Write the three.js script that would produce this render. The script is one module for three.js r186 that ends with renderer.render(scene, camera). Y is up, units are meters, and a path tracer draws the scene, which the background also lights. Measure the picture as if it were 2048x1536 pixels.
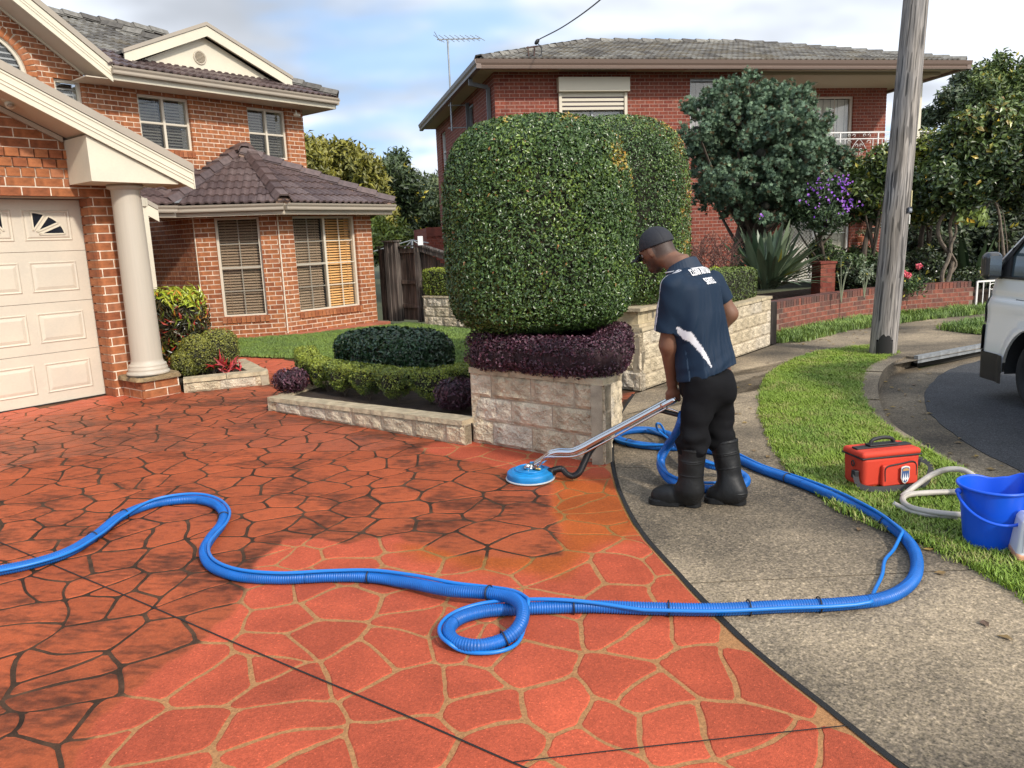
import * as THREE from 'three';
import { mergeGeometries, mergeVertices } from 'three/addons/utils/BufferGeometryUtils.js';
import { RoundedBoxGeometry } from 'three/addons/geometries/RoundedBoxGeometry.js';

// ---------------------------------------------------------------- camera, sky, sun, exposure
const scene = new THREE.Scene();
const EYE = 1.6, FPX = 1538, PITCH = THREE.MathUtils.degToRad(10.6), ROLL = THREE.MathUtils.degToRad(-2.3);
const camera = new THREE.PerspectiveCamera(2 * Math.atan(768 / FPX) * 180 / Math.PI, 4 / 3, 0.05, 900);
camera.rotation.order = 'YXZ';
camera.position.set(0, EYE, 0);
camera.rotation.set(-PITCH, 0, ROLL);
camera.updateMatrixWorld(true);
scene.add(camera);
const renderer = new THREE.WebGLRenderer({ antialias: true });
renderer.toneMapping = THREE.LinearToneMapping;
renderer.toneMappingExposure = 1.13;
renderer.shadowMap.enabled = true;
const SUN_AZ = THREE.MathUtils.degToRad(37), SUN_EL = THREE.MathUtils.degToRad(35);
const sunDir = new THREE.Vector3(Math.sin(SUN_AZ) * Math.cos(SUN_EL), Math.sin(SUN_EL), Math.cos(SUN_AZ) * Math.cos(SUN_EL));
const sun = new THREE.DirectionalLight(new THREE.Color().setRGB(1, 0.925, 0.83), 3.15);
sun.position.copy(sunDir).multiplyScalar(60).add(new THREE.Vector3(0, 0, -10));
sun.target.position.set(0, 0, -10);
sun.castShadow = true;
sun.shadow.radius = 7;
Object.assign(sun.shadow.camera, { left: -25, right: 25, top: 25, bottom: -25, near: 1, far: 140 });
sun.shadow.mapSize.set(4096, 4096);
scene.add(sun, sun.target);

// ---------------------------------------------------------------- random numbers and noise
let seed = 12345;
const srand = (s) => { seed = s >>> 0; };
const rnd = () => { seed = (seed + 0x6D2B79F5) >>> 0; let t = seed; t = Math.imul(t ^ (t >>> 15), t | 1); t ^= t + Math.imul(t ^ (t >>> 7), t | 61); return ((t ^ (t >>> 14)) >>> 0) / 4294967296; };
const rr = (a, b) => a + (b - a) * rnd();
const gauss = () => (rnd() + rnd() + rnd() + rnd() - 2) * 1.0;
const hash = (x, y, z) => { let h = Math.imul(x, 374761393) ^ Math.imul(y, 668265263) ^ Math.imul(z, 1274126177); h = Math.imul(h ^ (h >>> 13), 1274126177); return ((h ^ (h >>> 16)) >>> 0) / 4294967296; };
const sm = (t) => t * t * (3 - 2 * t);
const mixf = (a, b, t) => a + (b - a) * t;
const clamp = (x, a = 0, b = 1) => Math.min(b, Math.max(a, x));
const sstep = (a, b, x) => sm(clamp((x - a) / (b - a)));
function noise2(x, y, s = 0, per = 0) {
const xi = Math.floor(x), yi = Math.floor(y), fx = sm(x - xi), fy = sm(y - yi);
const w = per ? (v) => ((v % per) + per) % per : (v) => v;
const a = hash(w(xi), w(yi), s), b = hash(w(xi + 1), w(yi), s), c = hash(w(xi), w(yi + 1), s), d = hash(w(xi + 1), w(yi + 1), s);
return mixf(mixf(a, b, fx), mixf(c, d, fx), fy);
}
function fbm2(x, y, oct = 4, s = 0, per = 0) {
let v = 0, a = 0.5, t = 0;
for (let i = 0; i < oct; i++) { v += a * noise2(x, y, s + i * 17, per); t += a; a *= 0.5; x *= 2; y *= 2; per *= 2; }
return v / t;
}
function noise3(x, y, z, s = 0) {
const zi = Math.floor(z), fz = sm(z - zi);
return mixf(noise2(x, y, s + zi * 131), noise2(x, y, s + (zi + 1) * 131), fz);
}
const fbm3 = (x, y, z, s = 0) => 0.57 * noise3(x, y, z, s) + 0.29 * noise3(x * 2.03, y * 2.03, z * 2.03, s + 5) + 0.14 * noise3(x * 4.1, y * 4.1, z * 4.1, s + 9);

// the sky: a broken grey-white cloud sheet over pale blue, brighter towards the sun and the horizon
{
const W = 1280, H = 640, d = new Float32Array(W * H * 4), v = new THREE.Vector3();
for (let j = 0; j < H; j++) {
const el = ((j + 0.5) / H - 0.5) * Math.PI;
for (let i = 0; i < W; i++) {
const az = ((i + 0.5) / W - 0.5) * 2 * Math.PI, o = (j * W + i) * 4;
v.set(Math.cos(el) * Math.cos(az), Math.sin(el), Math.cos(el) * Math.sin(az));
const y = Math.max(v.y, 0.02), k = 1 / (y + 0.22), px = v.x * k, pz = v.z * k;
const n1 = fbm2(px * 1.5 + 3.1 + 0.5 * fbm2(px * 2, pz * 2, 3, 70), pz * 2.6 + 7.7, 6, 3), n2 = fbm2(px * 4.2, pz * 6.5, 5, 41);
let cover = sstep(0.36, 0.56, n1 * 0.85 + n2 * 0.2);
cover = 0.25 + 0.75 * cover;
const hor = Math.pow(1 - y, 3.0);
const blue = [mixf(0.20, 0.46, hor), mixf(0.42, 0.70, hor), mixf(0.84, 0.98, hor)];
const thick = sstep(0.34, 0.70, fbm2(px * 1.6 + 9, pz * 2.9 + 1, 6, 91));
const g = mixf(0.98, 0.52, thick) * mixf(0.9, 1.1, n2);
const cl = [g * 0.84, g * 0.90, g * 1.0];
const glow = Math.pow(Math.max(0, v.dot(sunDir)), 6) * 0.9 + Math.max(0, v.dot(sunDir)) * 0.3;
for (let c = 0; c < 3; c++) d[o + c] = (mixf(blue[c], cl[c], cover) * 0.92 + glow * [1, 0.93, 0.8][c]) * 1.27;
d[o + 3] = 1;
if (el <= 0) { d[o] = 0.30; d[o + 1] = 0.29; d[o + 2] = 0.26; }
}
}
const sky = new THREE.DataTexture(d, W, H, THREE.RGBAFormat, THREE.FloatType);
sky.mapping = THREE.EquirectangularReflectionMapping; sky.magFilter = THREE.LinearFilter; sky.minFilter = THREE.LinearFilter; sky.needsUpdate = true;
scene.background = sky; scene.environment = sky;
}

// ---------------------------------------------------------------- from photograph pixels (2048 x 1536) to places
const V = (x, y, z) => new THREE.Vector3(x, y, z);
const EYEV = V(0, EYE, 0);
const rayOf = (u, v) => V((u - 1024) / FPX, -(v - 768) / FPX, -1).applyQuaternion(camera.quaternion);
const G = (u, v, h = 0) => { const d = rayOf(u, v); return d.multiplyScalar((h - EYE) / d.y).add(EYEV); };     // on the level y = h
const atZ = (u, v, z) => { const d = rayOf(u, v); return d.multiplyScalar(z / d.z).add(EYEV); };               // at the distance z
// the street grid of both plots: a runs along the house front, n points at the street
const TH = THREE.MathUtils.degToRad(39), AV = V(Math.sin(TH), 0, -Math.cos(TH)), NV = V(Math.cos(TH), 0, Math.sin(TH));
const AN = (a, n, y = 0) => V(a * AV.x + n * NV.x, y, a * AV.z + n * NV.z);
const onN = (u, v, n) => { const d = rayOf(u, v); return d.multiplyScalar((n - EYEV.dot(NV)) / d.dot(NV)).add(EYEV); };
const onA = (u, v, a) => { const d = rayOf(u, v); return d.multiplyScalar((a - EYEV.dot(AV)) / d.dot(AV)).add(EYEV); };
const toAN = (p) => [p.dot(AV), p.dot(NV)];

// ---------------------------------------------------------------- things, parts, geometry
const counts = {};
function numbered(name) { const k = counts[name] = (counts[name] ?? -1) + 1; return k ? `${name}_${String(k).padStart(3, '0')}` : name; }
function tag(o, label, category, group) { o.userData.label = label; o.userData.category = category; if (group) o.userData.group = group; return o; }
function thing(name, label, category, pos = V(0, 0, 0), turn = 0, group) {
const o = new THREE.Group(); o.name = numbered(name); o.position.copy(pos); o.rotation.y = turn; scene.add(o);
return tag(o, label, category, group);
}
function mesh(name, geo, mat, parent, label) {
const g = Array.isArray(geo) ? merged(geo) : geo, o = new THREE.Mesh(g, mat);
o.castShadow = o.receiveShadow = true; (parent ?? scene).add(o);
o.name = parent ? name : numbered(name);
if (label) o.userData.label = label;
return o;
}
const stuff = (o) => { o.userData.kind = 'stuff'; return o; };
const struct = (o) => { o.userData.kind = 'structure'; return o; };
function merged(list) {
const strip = list.map((g) => { g = g.index ? g.toNonIndexed() : g; for (const k of Object.keys(g.attributes)) if (!['position', 'normal', 'uv', 'color'].includes(k)) g.deleteAttribute(k); return g; });
const col = strip.some((g) => g.attributes.color), n = strip.length;
for (const g of strip) {
if (!g.attributes.uv) g.setAttribute('uv', new THREE.BufferAttribute(new Float32Array(g.attributes.position.count * 2), 2));
if (col && !g.attributes.color) paint(g, [1, 1, 1]);
}
return n === 1 ? strip[0] : mergeGeometries(strip);
}
function paint(g, c) {
const n = g.attributes.position.count, a = new Float32Array(n * 3);
for (let i = 0; i < n; i++) a.set(typeof c === 'function' ? c(V().fromBufferAttribute(g.attributes.position, i)) : c, i * 3);
g.setAttribute('color', new THREE.BufferAttribute(a, 3)); return g;
}
// uv in metres from the geometry's own coordinates, by the way each face points
function boxUV(g, s = 1) {
g = g.index ? g.toNonIndexed() : g;
const p = g.attributes.position, uv = new Float32Array(p.count * 2), a = V(), b = V(), c = V(), n = V();
for (let i = 0; i < p.count; i += 3) {
a.fromBufferAttribute(p, i); b.fromBufferAttribute(p, i + 1); c.fromBufferAttribute(p, i + 2);
n.copy(b).sub(a).cross(c.clone().sub(a));
const x = Math.abs(n.x), y = Math.abs(n.y), z = Math.abs(n.z);
[a, b, c].forEach((q, k) => { const o = (i + k) * 2; if (y >= x && y >= z) { uv[o] = q.x * s; uv[o + 1] = q.z * s; } else if (x > z) { uv[o] = q.z * s; uv[o + 1] = q.y * s; } else { uv[o] = q.x * s; uv[o + 1] = q.y * s; } });
}
g.setAttribute('uv', new THREE.BufferAttribute(uv, 2)); return g;
}
// geometry from polygons: each polygon is a list of points, fanned
function polys(list, uvScale = 1) {
const pos = [];
for (const p of list) for (let i = 1; i + 1 < p.length; i++) for (const q of [p[0], p[i], p[i + 1]]) pos.push(q.x, q.y, q.z);
const g = new THREE.BufferGeometry(); g.setAttribute('position', new THREE.BufferAttribute(new Float32Array(pos), 3));
g.computeVertexNormals(); return boxUV(g, uvScale);
}
// a solid between an outline and the same outline moved by d
function prism(pts, d) {
const top = pts, bot = pts.map((p) => p.clone().add(d)), n = pts.length, list = [];
const nrm = V(); for (let i = 0; i < n; i++) nrm.add(pts[i].clone().cross(pts[(i + 1) % n]));
const out = nrm.dot(d) < 0;                       // the outline faces away from d
list.push(out ? top : [...top].reverse(), out ? [...bot].reverse() : bot);
for (let i = 0; i < n; i++) { const j = (i + 1) % n; list.push(out ? [top[j], top[i], bot[i], bot[j]] : [top[i], top[j], bot[j], bot[i]]); }
return polys(list);
}
// a flat polygon of any outline (x, z), at the height y, with thickness below it
function slab(pts, y, thick = 0.05) {
const flat = pts.map((p) => new THREE.Vector2(p.x, p.z)), ccw = THREE.ShapeUtils.area(flat) > 0;
if (!ccw) { flat.reverse(); pts = [...pts].reverse(); }
const list = THREE.ShapeUtils.triangulateShape(flat, []).map((t) => [t[0], t[2], t[1]].map((i) => V(pts[i].x, y, pts[i].z)));
for (let i = 0; i < pts.length; i++) { const a = pts[i], b = pts[(i + 1) % pts.length]; list.push([V(a.x, y, a.z), V(b.x, y, b.z), V(b.x, y - thick, b.z), V(a.x, y - thick, a.z)]); }
return polys(list);
}
const box = (w, h, d, x = 0, y = 0, z = 0) => boxUV(new THREE.BoxGeometry(w, h, d).translate(x, y, z));
const rbox = (w, h, d, r, x = 0, y = 0, z = 0, seg = 2) => new RoundedBoxGeometry(w, h, d, seg, r).translate(x, y, z);
// a box whose axes are the house grid: a0..a1, n0..n1, y0..y1
const gridBox = (a0, a1, n0, n1, y0, y1) => prism([AN(a0, n0, y0), AN(a1, n0, y0), AN(a1, n1, y0), AN(a0, n1, y0)], V(0, y1 - y0, 0));
// a bar of the given section between two points
function bar(p, q, w, h, up = V(0, 1, 0)) {
const d = q.clone().sub(p), L = d.length(); d.normalize();
const s = d.clone().cross(up).normalize(), u = s.clone().cross(d).normalize(), c = (a, b) => p.clone().addScaledVector(s, a * w / 2).addScaledVector(u, b * h / 2);
return prism([c(-1, -1), c(1, -1), c(1, 1), c(-1, 1)], d.multiplyScalar(L));
}
const curve = (pts, tension = 0.5) => new THREE.CatmullRomCurve3(pts, false, 'centripetal', tension);
const tube = (pts, r, seg = 40, rad = 8) => new THREE.TubeGeometry(pts.getPoint ? pts : curve(pts), seg, r, rad, false);
// a tube whose radius is a function of t, closed at its ends
function taper(pts, rf, seg = 30, rad = 8, col) {
const c = pts.getPoint ? pts : curve(pts), fr = c.computeFrenetFrames(seg, false), pos = [], idx = [], uv = [], L = c.getLength();
for (let i = 0; i <= seg; i++) {
const t = i / seg, p = c.getPointAt(t), r = rf(t);
for (let j = 0; j <= rad; j++) { const a = j / rad * Math.PI * 2, s = Math.sin(a), k = -Math.cos(a); const nx = fr.normals[i], b = fr.binormals[i];
pos.push(p.x + r * (k * nx.x + s * b.x), p.y + r * (k * nx.y + s * b.y), p.z + r * (k * nx.z + s * b.z)); uv.push(j / rad * r * 6.28, t * L); }
}
for (let i = 0; i < seg; i++) for (let j = 0; j < rad; j++) { const a = i * (rad + 1) + j, b = a + rad + 1; idx.push(a, b, a + 1, b, b + 1, a + 1); }
for (const i of [0, seg]) { const p = c.getPointAt(i / seg), k = pos.length / 3; pos.push(p.x, p.y, p.z); uv.push(0, 0); for (let j = 0; j < rad; j++) { const a = i * (rad + 1) + j; i ? idx.push(a, k, a + 1) : idx.push(a, a + 1, k); } }
const g = new THREE.BufferGeometry(); g.setAttribute('position', new THREE.BufferAttribute(new Float32Array(pos), 3)); g.setAttribute('uv', new THREE.BufferAttribute(new Float32Array(uv), 2)); g.setIndex(idx); g.computeVertexNormals();
return g;
}
const lathe = (pts, seg = 32) => new THREE.LatheGeometry(pts.map(([r, y]) => new THREE.Vector2(r, y)), seg);

// ---------------------------------------------------------------- textures and materials
function tex(w, h, f, { srgb = true, rx = 1, ry = 1 } = {}) {
const d = new Uint8Array(w * h * 4);
for (let j = 0; j < h; j++) for (let i = 0; i < w; i++) { const c = f((i + 0.5) / w, (j + 0.5) / h), o = (j * w + i) * 4; if (c.length) { d[o] = c[0]; d[o + 1] = c[1]; d[o + 2] = c[2]; } else d[o] = d[o + 1] = d[o + 2] = c; d[o + 3] = 255; }
const t = new THREE.DataTexture(d, w, h, THREE.RGBAFormat); t.wrapS = t.wrapT = THREE.RepeatWrapping; t.magFilter = THREE.LinearFilter; t.minFilter = THREE.LinearMipmapLinearFilter; t.generateMipmaps = true;
if (srgb) t.colorSpace = THREE.SRGBColorSpace; t.repeat.set(rx, ry); t.needsUpdate = true; return t;
}
const reps = (t, x, y = x) => { const c = t.clone(); c.repeat.set(x, y); c.needsUpdate = true; return c; };
const b255 = (v) => clamp(v, 0, 255);
const grainT = tex(512, 512, (u, v) => b255(255 * (0.55 * fbm2(u * 32, v * 32, 4, 1, 32) + 0.45 * noise2(u * 256, v * 256, 8, 256))), { srgb: false });
const roughT = tex(512, 512, (u, v) => b255(255 * fbm2(u * 10, v * 10, 6, 21, 10)), { srgb: false });
const mottleT = tex(512, 512, (u, v) => { const n = fbm2(u * 8, v * 8, 6, 31, 8), f = noise2(u * 220, v * 220, 3, 220); return [0, 1, 2].map(() => b255(230 + (n - 0.5) * 80 + (f - 0.5) * 30)); });
const paintT = tex(256, 256, (u, v) => { const n = fbm2(u * 5, v * 5, 5, 33, 5), f = noise2(u * 120, v * 120, 3, 120); return [0, 1, 2].map((k) => b255(244 + (n - 0.5) * 22 + (f - 0.5) * 6 - k * (n - 0.5) * 4)); });
const lin = (r, g, b) => new THREE.Color().setRGB(r, g, b);
const std = (c, rough = 0.8, o = {}) => new THREE.MeshStandardMaterial({ color: Array.isArray(c) ? lin(...c) : c, roughness: rough, ...o });
const M = {
mortar: std([0.88, 0.76, 0.60], 0.95, { map: reps(mottleT, 2), bumpMap: reps(grainT, 5), bumpScale: 0.002 }),
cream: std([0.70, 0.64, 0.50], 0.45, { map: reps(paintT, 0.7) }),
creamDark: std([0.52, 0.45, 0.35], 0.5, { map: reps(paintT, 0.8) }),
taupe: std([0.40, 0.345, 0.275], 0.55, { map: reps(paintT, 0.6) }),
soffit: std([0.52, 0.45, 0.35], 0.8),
door: std([0.64, 0.57, 0.455], 0.42, { map: reps(paintT, 0.8), bumpMap: reps(grainT, 4, 40), bumpScale: 0.00015 }),
frame: std([0.62, 0.56, 0.45], 0.4),
glass: new THREE.MeshPhysicalMaterial({ color: lin(0.97, 0.97, 0.96), roughness: 0.03, transmission: 1, thickness: 0, ior: 1.5 }),
dark: std([0.012, 0.012, 0.014], 0.6),
black: std([0.014, 0.014, 0.015], 0.45),
steel: std([0.72, 0.70, 0.67], 0.16, { metalness: 1 }),
galv: std([0.42, 0.44, 0.45], 0.5, { metalness: 0.55, map: reps(mottleT, 3) }),
soil: std([0.095, 0.062, 0.04], 1, { map: reps(mottleT, 2), bumpMap: reps(grainT, 4), bumpScale: 0.03 }),
bark: std([0.11, 0.085, 0.062], 0.95, { map: reps(mottleT, 2, 1), bumpMap: reps(roughT, 3, 1), bumpScale: 0.012 }),
};
const brickSet = (cols, rough = 0.88) => cols.map((c) => std(c, rough, { map: reps(mottleT, 3), bumpMap: reps(grainT, 5), bumpScale: 0.0035 }));
const houseBricks = brickSet([[0.43, 0.150, 0.055], [0.48, 0.172, 0.066], [0.35, 0.112, 0.044], [0.45, 0.175, 0.08]]);
const redBricks = brickSet([[0.27, 0.062, 0.036], [0.31, 0.075, 0.042], [0.23, 0.05, 0.031], [0.29, 0.082, 0.05]]);
const gardenBricks = brickSet([[0.26, 0.085, 0.055], [0.19, 0.075, 0.055], [0.30, 0.095, 0.06], [0.12, 0.06, 0.047]]);
// ---------------------------------------------------------------- brickwork: every course laid brick by brick on a mortar backing
const UP = V(0, 1, 0);
const eyeSize = (p, s) => { const q = p.clone().sub(EYEV).applyQuaternion(camera.quaternion.clone().invert()); const u = FPX * q.x / -q.z, v = FPX * q.y / -q.z; return q.z < -0.5 && Math.abs(u) < 1080 && Math.abs(v) < 820 ? s / q.length() : -1; };
class Masonry {                                        // collects pieces; the 300 that show largest become meshes, the rest one part
constructor(parent, name, mats, most = 300) { Object.assign(this, { parent, name, mats, most, list: [] }); }
add(geo, matrix, mat, size) { const p = V().setFromMatrixPosition(matrix); this.list.push({ geo, matrix, mat, show: eyeSize(p, size) }); }
finish() {
const l = this.list.sort((a, b) => b.show - a.show), one = l.filter((x, i) => i < this.most && x.show > 0), rest = l.slice(one.length);
for (const x of one) { const o = mesh(this.name, x.geo, x.mat, this.parent); o.matrix.copy(x.matrix); o.matrix.decompose(o.position, o.quaternion, o.scale); }
if (rest.length) {
const mat = this.mats[0].clone(); mat.color.setRGB(1, 1, 1); mat.vertexColors = true;
const g = merged(rest.map((x) => { const k = x.mat.color, q = x.geo.clone(); if (!q.attributes.color) paint(q, [k.r, k.g, k.b]); return q.applyMatrix4(x.matrix); }));
stuff(mesh(this.name, g, mat, this.parent));
}
}
}
const boxCache = {};
function brickGeo(l, h, d) { const k = [l, h, d].map((x) => x.toFixed(3)).join(); return boxCache[k] ??= box(l, h, d, 0, 0, -d / 2); }
const cutPoly = (p, f) => { const o = [], F = (q) => { const v = f(q); return Math.abs(v) < 1e-7 ? 0 : v; }; for (let i = 0; i < p.length; i++) { const a = p[i], b = p[(i + 1) % p.length], x = F(a), y = F(b); if (x <= 0) o.push(a); if ((x < 0 && y > 0) || (x > 0 && y < 0)) { const t = x / (x - y); o.push([a[0] + (b[0] - a[0]) * t, a[1] + (b[1] - a[1]) * t]); } } return o; };
// o: place of s = 0, y = 0; u: along the wall (right as seen from outside); outline: convex [s, y] list; holes: [s0, s1, y0, y1]
function brickWall(bricks, parent, o, u, outline, holes, { course = 0.086, len = 0.24, gap = 0.0128, proud = 0.0035, depth = 0.1, e0 = 0, e1 = 0, thick = 0.2, arch, special, skip, phase = 0, name = 'wall', back = M.mortar } = {}) {
const w = V(-u.z, 0, u.x), base = new THREE.Matrix4().makeBasis(u, UP, w);
const g = 0.01, ring = outline.map((p) => new THREE.Vector2(p[0], p[1])), door = holes.filter((h) => h[2] <= outline[0][1] + 0.02);   // openings that reach the ground are notches
ring.splice(1, 0, ...door.flatMap(([a, b, , d]) => [[a - g, outline[0][1]], [a - g, d + g], [b + g, d + g], [b + g, outline[0][1]]].map(([x, y]) => new THREE.Vector2(x, y))));
{ const xs = outline.map((p) => p[0]), lo = Math.min(...xs), hi = Math.max(...xs); for (const p of ring) { if (p.x < lo + 1e-6) p.x += e0 ? 0.03 : 0.009; if (p.x > hi - 1e-6) p.x -= e1 ? 0.03 : 0.009; } }
const S = new THREE.Shape(ring);
for (const [a, b, c, d] of holes.filter((h) => !door.includes(h))) { const k = new THREE.Path(); k.moveTo(a - g, c - g); k.lineTo(b + g, c - g); k.lineTo(b + g, d + g); k.lineTo(a - g, d + g); k.closePath(); S.holes.push(k); }
if (arch) { const k = new THREE.Path(); k.moveTo(arch.a - arch.r, arch.y - 0.88); k.lineTo(arch.a + arch.r, arch.y - 0.88); k.lineTo(arch.a + arch.r, arch.y); k.absarc(arch.a, arch.y, arch.r, 0, Math.PI, false); k.closePath(); S.holes.push(k); }
const bg = boxUV(new THREE.ExtrudeGeometry(S, { depth: thick, bevelEnabled: false }).translate(0, 0, -thick - proud));
bg.applyMatrix4(base.clone().setPosition(o)); mesh(name, bg, back, parent);
const ys = outline.map((p) => p[1]), y0 = Math.min(...ys), y1 = Math.max(...ys), ss = outline.map((p) => p[0]), s0 = Math.min(...ss), s1 = Math.max(...ss);
const n = outline.length; let area = 0; for (let i = 0; i < n; i++) { const a = outline[i], b = outline[(i + 1) % n]; area += a[0] * b[1] - b[0] * a[1]; }
const sg = area > 0 ? 1 : -1;
for (let r = 0; ; r++) {
const yb = y0 + r * course + gap / 2, yt = y0 + (r + 1) * course - gap / 2; if (yt > y1 + course * 0.5) break;
const spec = special?.(r, (yb + yt) / 2) ?? {}, L = spec.len ?? len, pr = spec.proud ?? 0;
const ph = spec.phase ?? (r % 2 ? 0.5 : 0) + phase;
for (let k = Math.floor(s0 / L) - 1; k * L < s1 + L; k++) {
let pieces = [[(k + ph) * L + gap / 2, (k + ph + 1) * L - gap / 2]];
if (arch) { const ym = (yb + yt) / 2, R = arch.r + 0.163, hw = ym < arch.y - 0.9 ? 0 : ym < arch.y ? arch.r + 0.14 : Math.sqrt(Math.max(0, R * R - (ym - arch.y) ** 2)), a = arch.a - hw, b = arch.a + hw; if (hw) pieces = pieces.flatMap(([p, q]) => q <= a || p >= b ? [[p, q]] : [[p, Math.min(q, a)], [Math.max(p, b), q]].filter(([x, y]) => y - x > 0.02)); }
for (const [a, b, c, d] of holes) if ((yb + yt) / 2 > c && (yb + yt) / 2 < d) pieces = pieces.flatMap(([p, q]) => q <= a || p >= b ? [[p, q]] : [[p, Math.min(q, a)], [Math.max(p, b), q]].filter(([x, y]) => y - x > 0.02));
for (const [p0, q0] of pieces) {
const p = Math.max(p0, s0 + e0), q = Math.min(q0, s1 - e1); if (q - p < 0.015) continue;
if (skip?.((p + q) / 2, (yb + yt) / 2)) continue;
let poly = [[p, yb], [q, yb], [q, yt], [p, yt]];
for (let i = 0; i < n && poly.length > 2; i++) { const a = outline[i], b = outline[(i + 1) % n]; poly = cutPoly(poly, ([x, y]) => -sg * ((b[0] - a[0]) * (y - a[1]) - (b[1] - a[1]) * (x - a[0]))); }
if (poly.length < 3) continue;
const full = poly.length === 4 && Math.abs((q - p) * (yt - yb) - Math.abs(poly.reduce((t, a, i) => { const b = poly[(i + 1) % 4]; return t + a[0] * b[1] - b[0] * a[1]; }, 0) / 2)) < 1e-6;
const cx = (p + q) / 2, cy = (yb + yt) / 2, jit = (rnd() - 0.5) * 0.003 + pr;
const m = base.clone().setPosition(o.clone().addScaledVector(u, cx).addScaledVector(UP, cy).addScaledVector(w, jit));
const mat = bricks.mats[Math.floor(rnd() * bricks.mats.length)];
let g;
if (full) g = brickGeo(Math.round((q - p) * 500) / 500, yt - yb, depth);
else { const sh = new THREE.Shape(poly.map((a) => new THREE.Vector2(a[0] - cx, a[1] - cy))); g = boxUV(new THREE.ExtrudeGeometry(sh, { depth, bevelEnabled: false }).translate(0, 0, -depth)); }
bricks.add(g, m, mat, q - p);
}
}
}
}
// bricks on edge in a row (a sill or a coping), from p to q, each h high (up), out deep
function brickRow(bricks, p, q, out, h, d, w = 0.086, lift = 0) {
const u = q.clone().sub(p), L = u.length(), n = Math.max(1, Math.round(L / w)); u.normalize();
const base = new THREE.Matrix4().makeBasis(u, UP, out);
for (let i = 0; i < n; i++) {
const m = base.clone().setPosition(p.clone().addScaledVector(u, (i + 0.5) * L / n).addScaledVector(UP, lift).addScaledVector(out, (rnd() - 0.5) * 0.004));
bricks.add(brickGeo(Math.round((L / n - 0.011) * 500) / 500, h, d), m, bricks.mats[Math.floor(rnd() * bricks.mats.length)], h);
}
}
// keep what lies behind every plane [nx, nz, c]: x nx + z nz <= c
function cutGeo(g, planes) {
g = g.index ? g.toNonIndexed() : g; let tris = []; const p = g.attributes.position;
for (let i = 0; i < p.count; i += 3) tris.push([0, 1, 2].map((k) => V().fromBufferAttribute(p, i + k)));
for (const [nx, nz, c] of planes) {
const out = [], f = (q) => q.x * nx + q.z * nz - c;
for (const t of tris) { const r = []; for (let i = 0; i < t.length; i++) { const a = t[i], b = t[(i + 1) % t.length], x = f(a), y = f(b); if (x <= 0) r.push(a); if (x * y < 0) r.push(a.clone().lerp(b, x / (x - y))); } if (r.length > 2) out.push(r); }
tris = out;
}
return tris.length ? polys(tris) : null;
}
// one roof slope: the eave runs along e through p (at its height), the slope rises against the outward direction out
function face(p, out, pitch) { return { y0: p.y, out, t: pitch, c: p.x * out.x + p.z * out.z }; }
const faceH = (f, x, z) => f.y0 + f.t * (f.c - x * f.out.x - z * f.out.z);
const hipCut = (i, j) => { const nx = j.t * j.out.x - i.t * i.out.x, nz = j.t * j.out.z - i.t * i.out.z; return [nx, nz, j.y0 + j.t * j.c - i.y0 - i.t * i.c]; };   // where i is the lower
const neg = ([a, b, c]) => [-a, -b, -c];
function tileGeo(w, len, segs, lift = 0.03) {          // a two-roll concrete tile; x along the eave, z down the slope, y out of it
const prof = []; for (let i = 0; i <= segs; i++) { const t = i / segs, k = (t * 2) % 1; prof.push([(t - 0.5) * w, (k < 0.18 || k > 0.82 ? 0 : k < 0.32 || k > 0.68 ? 0.017 : 0.022)]); }
const list = [];
for (let i = 0; i < segs; i++) {
const [a, h] = prof[i], [b, k] = prof[i + 1];
list.push([V(a, h + lift, len / 2), V(b, k + lift, len / 2), V(b, k, -len / 2 - 0.03), V(a, h, -len / 2 - 0.03)], [V(a, h + lift, len / 2), V(a, h, len / 2), V(b, k, len / 2), V(b, k + lift, len / 2)]);
}
return polys(list);
}
// lay tiles over a slope within the cut planes; a0..a1 along the eave (metres from p along e), rows up to run (plan distance)
function tileSlope(tiles, parent, f, p, e, a0, a1, run, cuts, mats, { w = 0.3, ex = 0.33, segs = 12, under = M.tileUnder, over = 0.03, y = 0.035 } = {}) {
const k = Math.hypot(1, f.t), up = f.out.clone().multiplyScalar(-1 / k).addScaledVector(UP, f.t / k), nrm = e.clone().cross(up).normalize(); if (nrm.y < 0) nrm.negate();
const basis = new THREE.Matrix4().makeBasis(e.clone(), nrm, up.clone().negate());
if (basis.determinant() < 0) basis.makeBasis(e.clone().negate(), nrm, up.clone().negate());
const L = run * k, geo = tileGeo(w, ex, segs);
let q = [p.clone().addScaledVector(e, a0), p.clone().addScaledVector(e, a1), p.clone().addScaledVector(e, a1).addScaledVector(up, L), p.clone().addScaledVector(e, a0).addScaledVector(up, L)];
const bgeo = cutGeo(polys([q]), cuts); if (bgeo) mesh('roof_slope', bgeo, under, parent);
for (let r = 0; r * ex < L; r++) for (let i = 0; a0 + i * w < a1; i++) {
const c = p.clone().addScaledVector(e, a0 + (i + 0.5) * w).addScaledVector(up, (r + 0.5) * ex - over).addScaledVector(nrm, y + (rnd() - 0.5) * 0.004);
const wd = cuts.map(([x, z, cc]) => (c.x * x + c.z * z - cc) / Math.hypot(x, z));
if (wd.some((d) => d > 0.26)) continue;
const m = basis.clone().setPosition(c), mat = mats[Math.floor(rnd() * mats.length)];
if (wd.some((d) => d > -0.26)) { const g = cutGeo(geo.clone().applyMatrix4(m), cuts); if (!g) continue; const g2 = g.clone().translate(-c.x, -c.y, -c.z); tiles.add(g2, new THREE.Matrix4().setPosition(c), mat, 0.2); }
else tiles.add(geo, m, mat, w);
}
}
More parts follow.
